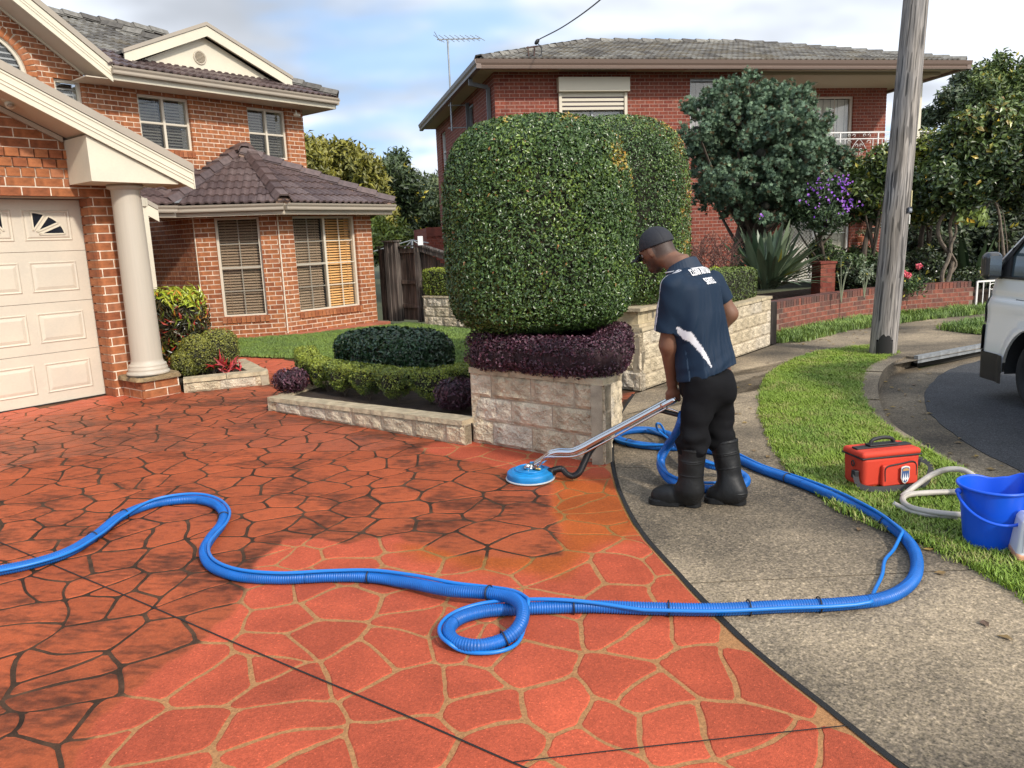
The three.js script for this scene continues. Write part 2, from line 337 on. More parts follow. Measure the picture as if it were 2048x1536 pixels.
// cap tiles along a hip or a ridge from low p to high q
const capGeo = (() => { const list = [], pr = [[-0.15, -0.075], [-0.075, 0.03], [0.075, 0.03], [0.15, -0.075]]; for (const [z0, z1, l0, l1] of [[0.21, -0.2, 0.04, 0]]) for (let i = 0; i < 3; i++) { const [a, h] = pr[i], [b, k] = pr[i + 1]; list.push([V(a, h + l0, z0), V(b, k + l0, z0), V(b, k + l1, z1), V(a, h + l1, z1)], [V(a, h + l0 - 0.03, z0), V(b, k + l0 - 0.03, z0), V(b, k + l0, z0), V(a, h + l0, z0)].reverse(), [V(b, k + l0 - 0.03, z0), V(a, h + l0 - 0.03, z0), V(a, h + l1 - 0.03, z1), V(b, k + l1 - 0.03, z1)]); } return polys(list); })();
function capRow(caps, p, q, mats, lift = 0.11, ex = 0.36) {
const d = q.clone().sub(p), L = d.length(); d.normalize();
const s = d.clone().cross(UP).normalize(), n = s.clone().cross(d).normalize(), b = new THREE.Matrix4().makeBasis(s, n, d.clone().negate());
const N = Math.max(1, Math.round(L / ex));
for (let i = 0; i < N; i++) { const m = b.clone().scale(V(1, 1, L / N / 0.36)).setPosition(p.clone().addScaledVector(d, (i + 0.5) * L / N).addScaledVector(n, lift + (rnd() - 0.5) * 0.01)); caps.add(capGeo, m, mats[Math.floor(rnd() * mats.length)], 0.3); }
}
// a gutter along the eave: an ogee-like profile [out, y] swept from p to q
function sweep(prof, p, q, out) { const list = []; for (let i = 0; i < prof.length; i++) { const [a, h] = prof[i], [b, k] = prof[(i + 1) % prof.length]; const P = (x, o, y) => x.clone().addScaledVector(out, o).addScaledVector(UP, y); list.push([P(p, a, h), P(q, a, h), P(q, b, k), P(p, b, k)]); } const cap = (x) => prof.map(([o, y]) => x.clone().addScaledVector(out, o).addScaledVector(UP, y)); list.push(cap(p), cap(q).reverse()); return polys(list); }
const GUTTER = [[0, 0], [0.09, 0], [0.1, 0.02], [0.1, 0.055], [0.125, 0.085], [0.135, 0.115], [0.12, 0.115], [0.11, 0.09], [0.01, 0.09], [0, 0.115]];

// ---------------------------------------------------------------- windows: frame, panes, bars and venetian blinds
const blindLit = std([0.88, 0.52, 0.22], 0.55), blindShaded = std([0.78, 0.585, 0.40], 0.6), blindPale = std([0.55, 0.56, 0.56], 0.5);  // first two: one wood blind, sunlit and shaded looks put into colour
const screenMat = new THREE.MeshStandardMaterial({ color: lin(0.02, 0.02, 0.02), roughness: 0.9, transparent: true, opacity: 0.2 });
M.room = std([0.02, 0.018, 0.016], 1);
// lights: [{s0, s1, cols, rows, mid, blind, screen}], in wall coordinates
function windowPart(parent, o, u, s0, s1, y0, y1, lights, { fw = 0.045, inset = 0.06, bars = true, frameMat = M.frame, slat = 0.05, blindDepth = 0.09, name = 'window' } = {}) {
const w = V(-u.z, 0, u.x), m = new THREE.Matrix4().makeBasis(u, UP, w).setPosition(o);
const g = new THREE.Group(); g.name = name; parent.add(g);
const put = (n, geos, mat) => { const q = merged(geos).applyMatrix4(m); return mesh(n, q, mat, g); };
const d = -inset, H = y1 - y0, F = [box(s1 - s0, fw, 0.07, (s0 + s1) / 2, y0 + fw / 2, d - 0.035), box(s1 - s0, fw, 0.07, (s0 + s1) / 2, y1 - fw / 2, d - 0.035), box(fw, H - 2 * fw, 0.07, s0 + fw / 2, (y0 + y1) / 2, d - 0.035), box(fw, H - 2 * fw, 0.07, s1 - fw / 2, (y0 + y1) / 2, d - 0.035)];
lights.forEach((l, i) => { if (i) F.push(box(fw, H - 2 * fw, 0.066, l.s0, (y0 + y1) / 2, d - 0.036)); });
put('frame', F, frameMat);
const B = [], room = [box(s1 - s0 - 0.01, H - 0.01, 0.02, (s0 + s1) / 2, (y0 + y1) / 2, d - 0.32)];
for (const l of lights) {
const a = l.s0 + fw / 2, b = l.s1 - fw / 2, yb = y0 + fw, yt = y1 - fw;
put('pane', [box(b - a, yt - yb, 0.004, (a + b) / 2, (yb + yt) / 2, d - 0.045)], M.glass);
if (l.screen) put('insect_screen', [box(b - a - 0.01, (l.screen === 2 ? 0.5 : 1) * (yt - yb) - 0.012, 0.003, (a + b) / 2, l.screen === 2 ? yb + (yt - yb) / 4 : (yb + yt) / 2, d - 0.012)], screenMat);
for (let k = 1; k < l.cols; k++) B.push(box(0.018, yt - yb, 0.014, a + (b - a) * k / l.cols, (yb + yt) / 2, d - 0.034));
for (let k = 1; k < l.rows; k++) B.push(box(b - a, l.mid && k === l.rows / 2 ? 0.04 : 0.018, l.mid && k === l.rows / 2 ? 0.04 : 0.0132, (a + b) / 2, yb + (yt - yb) * k / l.rows, d - 0.033));
if (l.blind) {
const S = [], n = Math.floor((yt - yb) / slat);
for (let k = 0; k < n; k++) { const q = new THREE.BoxGeometry(b - a - 0.03, 0.0035, slat * 0.92); q.rotateX(l.tilt ?? 0.78); q.translate((a + b) / 2, yb + (k + 0.5) * slat, d - blindDepth - 0.03); S.push(boxUV(q)); }
for (const t of [0.18, 0.82]) S.push(box(0.006, yt - yb, 0.003, a + (b - a) * t, (yb + yt) / 2, d - blindDepth));
put('venetian_blind', S, l.blind);
}
if (l.drape) { const S = []; const n = Math.round((b - a) / 0.11); for (let k = 0; k < n; k++) S.push(box(0.105, yt - yb - 0.02, 0.012, a + (k + 0.5) * (b - a) / n, (yb + yt) / 2, d - 0.15 - (k % 2) * 0.014)); put('curtain', S, l.drape); }
}
if (B.length) put('glazing_bars', B, frameMat);
put('room_interior', room, M.room);
return g;
}
// ================================================================ the brick house on the left
const tileCol = (list, r = 0.45) => list.map((c) => std(c, r, { map: reps(mottleT, 3), bumpMap: reps(grainT, 4), bumpScale: 0.002 }));
const brownTiles = tileCol([[0.115, 0.078, 0.073], [0.14, 0.094, 0.086], [0.10, 0.068, 0.065], [0.16, 0.115, 0.107]]);
const mossTiles = tileCol([[0.165, 0.152, 0.132], [0.22, 0.207, 0.182], [0.115, 0.105, 0.092], [0.27, 0.255, 0.22], [0.18, 0.155, 0.115]], 0.9);
M.tileUnder = std([0.05, 0.035, 0.032], 0.9); M.mossUnder = std([0.09, 0.085, 0.075], 0.95);
const house = thing('brick_house', 'orange brick house with cream gables and panelled garage door left of the driveway', 'house');
{
srand(101);
const bricks = new Masonry(house, 'brick', houseBricks), tiles = new Masonry(house, 'roof_tile', brownTiles), caps = new Masonry(house, 'ridge_cap', brownTiles);
const O = (n) => AN(0, n, 0), nA = AV.clone().negate(), nN = NV.clone().negate();
// garage front: an opening under corbelled courses, gable above, pier at the right
brickWall(bricks, house, O(-9.05), AV, [[-1.3, 0], [4.45, 0], [4.45, 2.50], [1.5, 3.89], [-1.3, 2.54]], [[-0.95, 3.91, -0.1, 2.2448]], {
course: 0.0976, len: 0.278, depth: 0.26, phase: 0.2, name: 'garage_wall',
special: (r) => r >= 25 && r <= 27 ? { len: 0.139, proud: [0.014, 0.03, 0.045][r - 25], phase: r % 2 ? 0.5 : 0 } : {} });
mesh('garage_side_wall', gridBox(4.2, 4.44, -14.1, -9.32, 0, 2.4), std([0.42, 0.13, 0.06], 0.9), house);
mesh('garage_side_wall', gridBox(-1.29, -1.1, -14.1, -9.32, 0, 2.4), std([0.42, 0.13, 0.06], 0.9), house);
mesh('lintel_soffit', gridBox(-0.94, 3.9, -9.34, -9.12, 2.243, 2.25), M.creamDark, house);
// sectional door: four sections, each with raised panels
for (let r = 0; r < 4; r++) {
const y0 = 0.012 + r * 0.556, sec = mesh('door_section', gridBox(-0.97, 3.93, -9.38, -9.34, y0, y0 + 0.551), M.door, house);
for (let c = 0; c < 8; c++) {
const a1 = 3.80 - c * 0.585, a0 = a1 - 0.49, yb = y0 + 0.11, yt = y0 + 0.445;
const fr = (x, d0, d1, z0, z1) => { const s = [[a0 + x, yb + x], [a1 - x, yb + x], [a1 - x, yt - x], [a0 + x, yt - x]], t = [[a0 + d1, yb + d1], [a1 - d1, yb + d1], [a1 - d1, yt - d1], [a0 + d1, yt - d1]]; const P = ([a, y], n) => AN(a, -9.34 + n, y); return polys([0, 1, 2, 3].map((i) => { const j = (i + 1) % 4; return [P(s[i], z0), P(s[j], z0), P(t[j], z1), P(t[i], z1)]; })); };
const topN = (x, z) => polys([[AN(a0 + x, -9.34 + z, yb + x), AN(a1 - x, -9.34 + z, yb + x), AN(a1 - x, -9.34 + z, yt - x), AN(a0 + x, -9.34 + z, yt - x)]]);
if (r < 3 || c % 4 > 1) mesh('raised_panel', [fr(0, 0, 0.012, 0, 0.010), fr(0.012, 0, 0.028, 0.010, 0.002), fr(0.028, 0, 0.062, 0.002, 0.011), topN(0.062, 0.011)], M.door, sec);
else {                                            // quarter sunburst window
mesh('window_panel', [fr(0, 0, 0.012, 0, 0.010), fr(0.012, 0, 0.028, 0.010, 0.002), fr(0.028, 0, 0.045, 0.002, 0.012), topN(0.045, 0.012)], M.door, sec);
const flip = c % 2, cx = flip ? a1 - 0.075 : a0 + 0.075, cy = yb + 0.06, R = 0.335, sx = flip ? -1 : 1, lens = [], rim = [];
for (let k = 0; k < 3; k++) {
const t0 = k * Math.PI / 6 + 0.06, t1 = (k + 1) * Math.PI / 6 - 0.06, pts = [], r0 = 0.075;
for (const [rr_, t] of [[r0, (t0 + t1) / 2], ...[0, 0.25, 0.5, 0.75, 1].map((q) => [1, t0 + (t1 - t0) * q])]) pts.push([cx + sx * Math.cos(t) * (rr_ === 1 ? R : rr_), cy + Math.sin(t) * (rr_ === 1 ? R * 0.74 : rr_ * 0.74)]);
lens.push(pts.map(([a, y]) => AN(a, -9.34 + 0.0165, y)));
for (let i = 0; i < pts.length; i++) { const [a, y] = pts[i], [b, z] = pts[(i + 1) % pts.length]; rim.push(bar(AN(a, -9.34 + 0.017, y), AN(b, -9.34 + 0.017, z), 0.012, 0.016)); }
}
mesh('sunburst_glass', polys(lens), std([0.015, 0.017, 0.024], 0.08), sec); mesh('sunburst_frame', rim, M.cream, sec);
}
}
}
mesh('door_seal', gridBox(-0.95, 3.9, -9.375, -9.33, 0, 0.012), M.black, house);
// boxed gable end, fascia, capping and soffit
const S = 0.472, rake = (a, b = 0) => 2.325 + S * (4.79 - a) + b, apex = 1.5;
const board = (aL, aR, n0, n1, f0, f1, mat, nm, hgt) => { mesh(nm, prism([AN(aR, n0, f0(aR)), AN(aL, n0, f0(aL)), AN(aL, n0, f1(aL)), AN(aR, n0, f1(aR))], NV.clone().multiplyScalar(n1 - n0)), mat, house); };
board(apex, 4.82, -8.48, -8.45, (a) => rake(a), (a) => rake(a, 0.185), M.cream, 'barge_board');
for (const [b, h] of [[0.062, 0.012], [0.1, 0.01], [0.172, 0.02]]) board(apex, 4.82, -8.45, -8.442, (a) => rake(a, b), (a) => rake(a, b + h), M.cream, 'barge_moulding');
board(apex, 4.835, -8.5, -8.435, (a) => rake(a, 0.2), (a) => rake(a, 0.285), M.taupe, 'barge_capping');
mesh('barge_end', gridBox(4.822, 4.834, -8.49, -8.444, 2.315, 2.56), M.cream, house);
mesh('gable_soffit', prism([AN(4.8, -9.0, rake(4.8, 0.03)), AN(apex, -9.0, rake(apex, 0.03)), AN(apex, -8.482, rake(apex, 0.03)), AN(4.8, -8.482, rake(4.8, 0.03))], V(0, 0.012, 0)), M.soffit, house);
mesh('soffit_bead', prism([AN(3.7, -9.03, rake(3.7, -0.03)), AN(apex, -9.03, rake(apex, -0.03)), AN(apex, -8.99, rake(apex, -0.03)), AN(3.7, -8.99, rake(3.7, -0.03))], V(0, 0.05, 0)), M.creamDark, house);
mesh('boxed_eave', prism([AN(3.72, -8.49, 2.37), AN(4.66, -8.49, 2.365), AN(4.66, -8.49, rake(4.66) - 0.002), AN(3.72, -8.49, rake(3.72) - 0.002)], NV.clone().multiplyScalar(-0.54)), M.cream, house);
mesh('garage_roof', prism([AN(4.86, -8.52, rake(4.86, 0.215)), AN(apex, -8.52, rake(apex, 0.215)), AN(apex, -14.2, rake(apex, 0.215)), AN(4.86, -14.2, rake(4.86, 0.215))], V(0, 0.06, 0)), brownTiles[0], house);
mesh('garage_roof', prism([AN(-1.9, -8.52, rake(4.86, 0.215)), AN(apex, -8.52, rake(apex, 0.215)), AN(apex, -14.2, rake(apex, 0.215)), AN(-1.9, -14.2, rake(4.86, 0.215))], V(0, 0.06, 0)), brownTiles[0], house);
// column on its stone-capped plinth
const cp = AN(4.2, -8.8), col = mesh('column', lathe([[0, 0.245], [0.222, 0.245], [0.232, 0.262], [0.225, 0.285], [0.205, 0.292], [0.212, 0.305], [0.212, 0.325], [0.198, 0.338], [0.204, 0.352], [0.2, 0.368], [0.178, 0.378], [0.168, 0.42], [0.15, 2.3], [0.155, 2.315], [0.185, 2.325], [0.185, 2.366], [0, 2.366]], 48).translate(cp.x, 0, cp.z), std([0.52, 0.46, 0.37], 0.5, { map: reps(paintT, 1) }), house);
brickWall(bricks, house, O(-8.57), AV, [[4.0, 0], [4.44, 0], [4.44, 0.2], [4.0, 0.2]], [], { course: 0.0976, len: 0.278, depth: 0.08, e0: 0.004, phase: 0.4, name: 'plinth' });
brickWall(bricks, house, AN(4.0, 0, 0), NV, [[-9.05, 0], [-8.57, 0], [-8.57, 0.2], [-9.05, 0.2]], [], { course: 0.0976, len: 0.278, depth: 0.08, e1: 0.004, name: 'plinth' });
{ // irregular sandstone cap
const pts = []; for (let i = 0; i < 28; i++) { const t = i / 28 * Math.PI * 2, c = Math.cos(t), s = Math.sin(t), k = 1 / Math.max(Math.abs(c), Math.abs(s)); pts.push(AN(4.215 + c * k * 0.27 * (0.97 + 0.06 * rnd()), -8.82 + s * k * 0.29 * (0.97 + 0.06 * rnd()), 0.2)); }
const inner = pts.map((p) => p.clone().lerp(AN(4.215, -8.82, 0.2), 0.03 + 0.05 * rnd()).setY(0.243 + 0.006 * rnd())), low = pts.map((p) => p.clone().lerp(AN(4.215, -8.82, 0.2), 0.05)), L = [inner.slice().reverse()];
for (let i = 0; i < 28; i++) { const j = (i + 1) % 28; L.push([pts[j], pts[i], inner[i], inner[j]].reverse(), [low[j], low[i], pts[i], pts[j]].reverse()); }
mesh('stone_cap', polys(L), std([0.42, 0.32, 0.19], 0.9, { map: tex(256, 256, (u, v) => { const n = fbm2(u * 6, v * 6, 5, 77, 6), m = sstep(0.56, 0.68, fbm2(u * 4 + 3, v * 4, 4, 78, 4)); return [b255(mixf(150 + n * 110, 70, m)), b255(mixf(145 + n * 105, 66, m)), b255(mixf(135 + n * 100, 66, m))]; }), bumpMap: reps(roughT, 4), bumpScale: 0.02 }), house);
}
// security lamp under the gable
{ const p = onN(20, 208, -8.78); const g = new THREE.Group(); g.name = 'sensor_lamp'; house.add(g);
mesh('lamp_base', lathe([[0, 0], [0.07, 0], [0.075, -0.02], [0.06, -0.05], [0, -0.05]].reverse(), 20).translate(p.x, p.y + 0.07, p.z), M.cream, g);
mesh('lamp_head', new THREE.SphereGeometry(0.05, 20, 14).translate(p.x, p.y, p.z), M.cream, g);
mesh('sensor_eye', new THREE.SphereGeometry(0.032, 16, 12).scale(1, 0.6, 1).translate(p.x + 0.02, p.y - 0.02, p.z + 0.028), M.taupe, g); }

// ---- bay room: dark return wall, chamfered corner with a window, street front with a double window
const C = [8.54, -12.26], dv = [0.7652, 0.6438], L0 = [C[0] - dv[0] * 1.45, C[1] - dv[1] * 1.45];
const cu = AV.clone().multiplyScalar(dv[0]).addScaledVector(NV, dv[1]), cw = V(-cu.z, 0, cu.x), HW = 2.24;
brickWall(bricks, house, O(-12.26), AV, [[8.54, 0], [10.77, 0], [10.77, HW], [8.54, HW]], [[8.87, 10.36, 0.40, 2.2]], { course: 0.0845, len: 0.236, phase: 0.1, e0: 0.008, thick: 0.14, name: 'bay_wall' });
brickWall(bricks, house, AN(...L0), cu, [[0, 0], [1.45, 0], [1.45, HW], [0, HW]], [[0.35, 1.125, 0.40, 2.2]], { course: 0.0845, len: 0.236, e0: 0.008, e1: 0.008, thick: 0.14, name: 'bay_wall' });
brickWall(bricks, house, AN(L0[0], 0), NV, [[-16.6, 0], [L0[1], 0], [L0[1], HW], [-16.6, HW]], [], { course: 0.0845, len: 0.236, e1: 0.004, name: 'return_wall' });
brickWall(bricks, house, AN(10.77, -12.26), nN, [[0, 0], [4, 0], [4, HW], [0, HW]], [], { course: 0.0845, len: 0.236, e0: 0.006, name: 'end_wall' });
mesh('porch_wall', gridBox(4.45, 7.3, -16.8, -16.6, 0, 2.4), std([0.28, 0.08, 0.04], 0.9), house);
const two = [{ s0: 8.87, s1: 9.62, cols: 2, rows: 4, mid: true, blind: blindShaded, screen: 1 }, { s0: 9.62, s1: 10.36, cols: 2, rows: 4, blind: blindLit, tilt: 0.7 }];
windowPart(house, O(-12.26), AV, 8.87, 10.36, 0.40, 2.2, two);
windowPart(house, AN(...L0), cu, 0.35, 1.125, 0.40, 2.2, [{ s0: 0.35, s1: 1.125, cols: 2, rows: 4, mid: true, blind: blindShaded, screen: 1 }]);
const sills = new Masonry(house, 'sill_brick', houseBricks);
brickRow(sills, AN(8.84, -12.235, 0.35), AN(10.39, -12.235, 0.35), NV, 0.1, 0.12);
brickRow(sills, AN(L0[0] + dv[0] * 0.32, L0[1] + dv[1] * 0.32, 0.35).addScaledVector(cw, 0.025), AN(L0[0] + dv[0] * 1.155, L0[1] + dv[1] * 1.155, 0.35).addScaledVector(cw, 0.025), cw, 0.1, 0.12);
{ const p = onA(305, 549, L0[0] - 0.01); mesh('meter_plate', boxUV(new THREE.BoxGeometry(0.16, 0.1, 0.02).applyMatrix4(new THREE.Matrix4().makeBasis(NV, UP, nA)).translate(p.x, p.y, p.z)), M.creamDark, house); }

// bay roof: street slope, chamfer slope, return slope, end slope; the entry slope meets them in a valley
const EV = 2.395, T = 0.523, sR = face(AN(9, -11.8, EV), NV, T), cOut = cw, sC = face(AN(...C, EV).addScaledVector(cw, 0.455), cw, T), sL = face(AN(6.93, -13, EV), nA, T), sE = face(AN(10.95, -13, EV), AV, T), sN = face(AN(5, -12.86, EV), NV, T);
const wallCut = [-NV.x, -NV.z, 14.2];
const R = (f, p, e, a0, a1, run, cuts) => tileSlope(tiles, house, f, p, e, a0, a1, run, [...cuts, wallCut], brownTiles, { w: 0.29, ex: 0.3 });
R(sR, AN(8, -11.8, EV), AV, 0, 3.0, 2.6, [hipCut(sR, sC), hipCut(sR, sE), hipCut(sR, sL)]);
R(sC, AN(...L0, EV).addScaledVector(cw, 0.455), cu, -0.6, 2.0, 3.2, [hipCut(sC, sR), hipCut(sC, sL)]);
R(sL, AN(6.93, -14.6, EV), NV, 0, 1.9, 2.6, [hipCut(sL, sC), hipCut(sL, sR), neg(hipCut(sL, sN)), hipCut(sL, sE)]);
R(sE, AN(10.95, -11.8, EV), nN, 0, 3, 2.6, [hipCut(sE, sR), hipCut(sE, sL)]);
R(sN, AN(4.6, -12.86, EV), AV, 0, 4, 1.6, [neg(hipCut(sN, sL)), [-AV.x, -AV.z, -6.25]]);
const meet = (f, g, n) => { // the point on the hip line of f and g at distance n from the street grid
const [x, z, c] = hipCut(f, g), b = [NV.x, NV.z, n], D = x * b[1] - z * b[0]; const X = (c * b[1] - z * b[2]) / D, Z = (x * b[2] - c * b[0]) / D; return V(X, faceH(f, X, Z), Z); };
const cross = (f, g) => { let lo = -14.19, hi = -10; for (let i = 0; i < 50; i++) { const m = (lo + hi) / 2; meet(f, g, m).y > EV ? lo = m : hi = m; } return meet(f, g, lo); };
const h1 = [cross(sR, sC), meet(sR, sC, -14.15)], h2 = [cross(sC, sL), meet(sC, sL, -14.15)], pkN = -11.8 - (10.95 - 6.93) / 2, h3 = [cross(sR, sE), meet(sR, sE, pkN)];
// the chamfer hips meet below the wall: stop each at the meeting point
{ let best = null; for (let n = -11.8; n > -14.15; n -= 0.02) { const p = meet(sR, sC, n), q = meet(sC, sL, n); const d = p.clone().sub(q).setY(0).length(); if (!best || d < best.d) best = { d, p }; } if (best.d < 0.15) { h1[1] = best.p; h2[1] = best.p; } }
capRow(caps, h1[0], h1[1], brownTiles); capRow(caps, h2[0], h2[1], brownTiles); capRow(caps, h3[0], h3[1], brownTiles); capRow(caps, h3[1].clone().addScaledVector(NV, 0.1), h3[1].clone().addScaledVector(NV, -0.36), brownTiles);
for (const h of [h1, h2, h3]) mesh('hip_bedding', bar(h[0].clone().setY(h[0].y + 0.02), h[1].clone().setY(h[1].y + 0.02), 0.25, 0.12), std([0.3, 0.2, 0.15], 0.95), house);
{ const p = meet(sL, sN, -12.87), q = meet(sL, sN, -13.9); mesh('valley_flashing', bar(p.clone().setY(EV + 0.055), q.clone().setY(faceH(sL, q.x, q.z) + 0.055), 0.16, 0.012), M.galv, house); }
{ const st = []; for (let i = 0; i < 6; i++) { const a = 7.2 + i * 0.3, y = Math.min(faceH(sL, AN(a, -14.2).x, AN(a, -14.2).z), faceH(sC, AN(a, -14.2).x, AN(a, -14.2).z), faceH(sR, AN(a, -14.2).x, AN(a, -14.2).z)); st.push(gridBox(a, a + 0.32, -14.185, -14.165, y, y + 0.16)); } mesh('step_flashing', st, brownTiles[2], house); }
// gutters, fascias and soffits round the bay
const eave = [AN(6.25, -12.86), AN(6.93, -12.86), null, null, AN(10.95, -11.8), AN(10.95, -14.3)];
eave[2] = cross(sC, sL).setY(0); eave[3] = cross(sR, sC).setY(0);
const outs = [NV, nA, cw, NV, AV], mid = AN(9.5, -13.6);
for (let i = 0; i < 5; i++) {
const p = eave[i].clone().setY(EV - 0.115), q = eave[i + 1].clone().setY(EV - 0.115);
mesh('gutter', sweep(GUTTER, p, q, outs[i]), M.taupe, house, i === 3 ? 'pale gutter over the double window' : undefined);
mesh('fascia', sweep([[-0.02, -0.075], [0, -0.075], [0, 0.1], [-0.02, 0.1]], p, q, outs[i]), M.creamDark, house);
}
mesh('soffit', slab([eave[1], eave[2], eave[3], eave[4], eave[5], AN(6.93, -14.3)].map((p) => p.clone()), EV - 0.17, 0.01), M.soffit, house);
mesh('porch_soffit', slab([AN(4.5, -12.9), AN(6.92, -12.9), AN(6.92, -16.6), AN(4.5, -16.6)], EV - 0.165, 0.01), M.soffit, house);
// porch gable: only its lower end shows right of the column
{ const f = (a, b) => 2.10 + 0.55 * (6.2 - a) + b, B = (f0, f1, n0, n1, m, nm) => mesh(nm, prism([AN(6.2, n0, f(6.2, f0)), AN(4.5, n0, f(4.5, f0)), AN(4.5, n0, f(4.5, f1)), AN(6.2, n0, f(6.2, f1))], NV.clone().multiplyScalar(n1 - n0)), m, house);
B(0, 0.17, -12.03, -12.0, M.cream, 'porch_barge_board'); B(0.18, 0.25, -12.05, -11.99, M.taupe, 'porch_capping'); B(0.16, 0.2, -12.9, -12.05, brownTiles[0], 'porch_roof'); }
{ const p = onN(283, 385, -11.5); mesh('downpipe', [bar(p.clone().setY(2.38), p.clone().setY(0), 0.09, 0.06, NV), box(0.1, 0.12, 0.1, p.x, 2.36, p.z)], M.cream, house); }

// ---- upper storey
const UW = -14.2, arch = { a: 4.79, y: 4.5, r: 0.64 };
const inArch = (s, y) => y > arch.y - 0.9 && (y < arch.y ? Math.abs(s - arch.a) < arch.r + 0.13 : Math.hypot(s - arch.a, y - arch.y) < arch.r + 0.17);
brickWall(bricks, house, O(UW), AV, [[6.33, 2.5], [10.77, 2.5], [10.77, 4.62], [6.33, 4.62]], [[7.2, 8.18, 3.485, 4.45], [9.42, 10.33, 3.45, 4.45]], { course: 0.0845, len: 0.236, thick: 0.14, name: 'upper_wall' });
brickWall(bricks, house, O(UW), AV, [[3.2, 2.5], [6.33, 2.5], [6.33, 4.61], [4.79, 5.75], [3.2, 4.6]], [[5.83, 6.26, 3.3, 4.53]], { course: 0.0845, len: 0.236, thick: 0.14, arch, name: 'upper_wall' });
brickWall(bricks, house, AN(10.77, UW), nN, [[0, 2.5], [5, 2.5], [5, 4.62], [0, 4.62]], [], { course: 0.0845, len: 0.236, e0: 0.006, name: 'upper_end_wall' });
{ // arch ring, window in it
const ring = new Masonry(house, 'arch_brick', houseBricks); const n = 26;
for (let i = 0; i < n; i++) { const t = (i + 0.5) / n * Math.PI, m = new THREE.Matrix4().makeBasis(AV.clone().multiplyScalar(Math.sin(t)).addScaledVector(UP, -Math.cos(t)), AV.clone().multiplyScalar(Math.cos(t)).addScaledVector(UP, Math.sin(t)), NV.clone()).setPosition(AN(arch.a + Math.cos(t) * (arch.r + 0.085), UW + 0.012, arch.y + Math.sin(t) * (arch.r + 0.085))); ring.add(brickGeo(0.072, 0.16, 0.11), m, houseBricks[Math.floor(rnd() * 4)], 0.16); }
ring.finish();
const g = new THREE.Group(); g.name = 'arch_window'; house.add(g);
const disc = (r, n_) => { const p = []; for (let i = 0; i <= 24; i++) { const t = i / 24 * Math.PI; p.push(AN(arch.a + Math.cos(t) * r, UW + n_, arch.y + Math.sin(t) * r)); } p.push(AN(arch.a - r, UW + n_, arch.y - 0.9), AN(arch.a + r, UW + n_, arch.y - 0.9)); return p; };
mesh('pane', prism(disc(0.62, -0.07), NV.clone().multiplyScalar(-0.004)), M.glass, g);
mesh('room_interior', prism(disc(0.66, -0.005).map((p) => p.clone().addScaledVector(NV, 0.0005)), NV.clone().multiplyScalar(-0.002)), M.room, g).position.copy(NV.clone().multiplyScalar(-0.14));
const sl = []; for (let y = arch.y - 0.85; y < arch.y + 0.58; y += 0.085) { const hw = y < arch.y ? 0.6 : Math.sqrt(Math.max(0, 0.6 ** 2 - (y - arch.y) ** 2)); const q = new THREE.BoxGeometry(hw * 2, 0.006, 0.08); q.rotateX(0.5); q.applyMatrix4(new THREE.Matrix4().makeBasis(AV, UP, NV).setPosition(AN(arch.a, UW - 0.1, y))); sl.push(boxUV(q)); }
mesh('shutter_slats', sl, std([0.4, 0.42, 0.43], 0.5), g);
const fr = []; for (let i = 0; i < 24; i++) { const t = i / 24 * Math.PI, s = (i + 1) / 24 * Math.PI; fr.push(bar(AN(arch.a + Math.cos(t) * 0.62, UW - 0.05, arch.y + Math.sin(t) * 0.62), AN(arch.a + Math.cos(s) * 0.62, UW - 0.05, arch.y + Math.sin(s) * 0.62), 0.06, 0.04, NV)); } mesh('frame', fr, M.frame, g);
}
const blindDim = std([0.26, 0.25, 0.22], 0.6), up = (s0, s1) => [{ s0, s1: (s0 + s1) / 2, cols: 1, rows: 2, mid: true, blind: blindDim, screen: 2 }, { s0: (s0 + s1) / 2, s1, cols: 1, rows: 2, mid: true, blind: blindDim, screen: 2 }];
windowPart(house, O(UW), AV, 7.2, 8.18, 3.485, 4.45, up(7.2, 8.18), { slat: 0.055 });
windowPart(house, O(UW), AV, 9.42, 10.33, 3.45, 4.45, up(9.42, 10.33), { slat: 0.055 });
windowPart(house, O(UW), AV, 5.83, 6.26, 3.3, 4.53, [{ s0: 5.83, s1: 6.26, cols: 1, rows: 1, blind: blindPale, tilt: 0.5 }], { slat: 0.085 });
brickRow(sills, AN(7.17, UW + 0.02, 3.43), AN(8.21, UW + 0.02, 3.43), NV, 0.1, 0.12); brickRow(sills, AN(9.39, UW + 0.02, 3.4), AN(10.36, UW + 0.02, 3.4), NV, 0.1, 0.12); sills.finish();
// eave along the front, slope with moss-grey tiles, hip at the right end
const UE = 4.70, uR = face(AN(8, -13.6, UE), NV, 0.46), uE = face(AN(11.2, -15, UE), AV, 0.46), moss = new Masonry(house, 'roof_tile', mossTiles, 150);
tileSlope(tiles, house, uR, AN(6.45, -13.6, UE), AV, 0, 4.75, 0.95, [hipCut(uR, uE)], brownTiles, { w: 0.29, ex: 0.3 });
tileSlope(moss, house, uR, AN(4, -14.5, faceH(uR, AN(4, -14.5).x, AN(4, -14.5).z)), AV, 0, 7.2, 2.45, [hipCut(uR, uE)], mossTiles, { w: 0.29, ex: 0.3, under: M.mossUnder });
tileSlope(tiles, house, uE, AN(11.2, -13.6, UE), nN, 0, 5, 2.5, [hipCut(uE, uR)], brownTiles, { w: 0.29, ex: 0.3 });
const ridgeN = -16.95, ridgeY = faceH(uR, AN(4, ridgeN).x, AN(4, ridgeN).z);
capRow(caps, AN(4.5, ridgeN, ridgeY), AN(9.4, ridgeN, ridgeY), mossTiles.slice(0, 3)); capRow(caps, AN(11.2, -13.6, UE), AN(8.0, -16.8, faceH(uR, AN(8, -16.8).x, AN(8, -16.8).z)), mossTiles.slice(0, 3));
moss.finish();
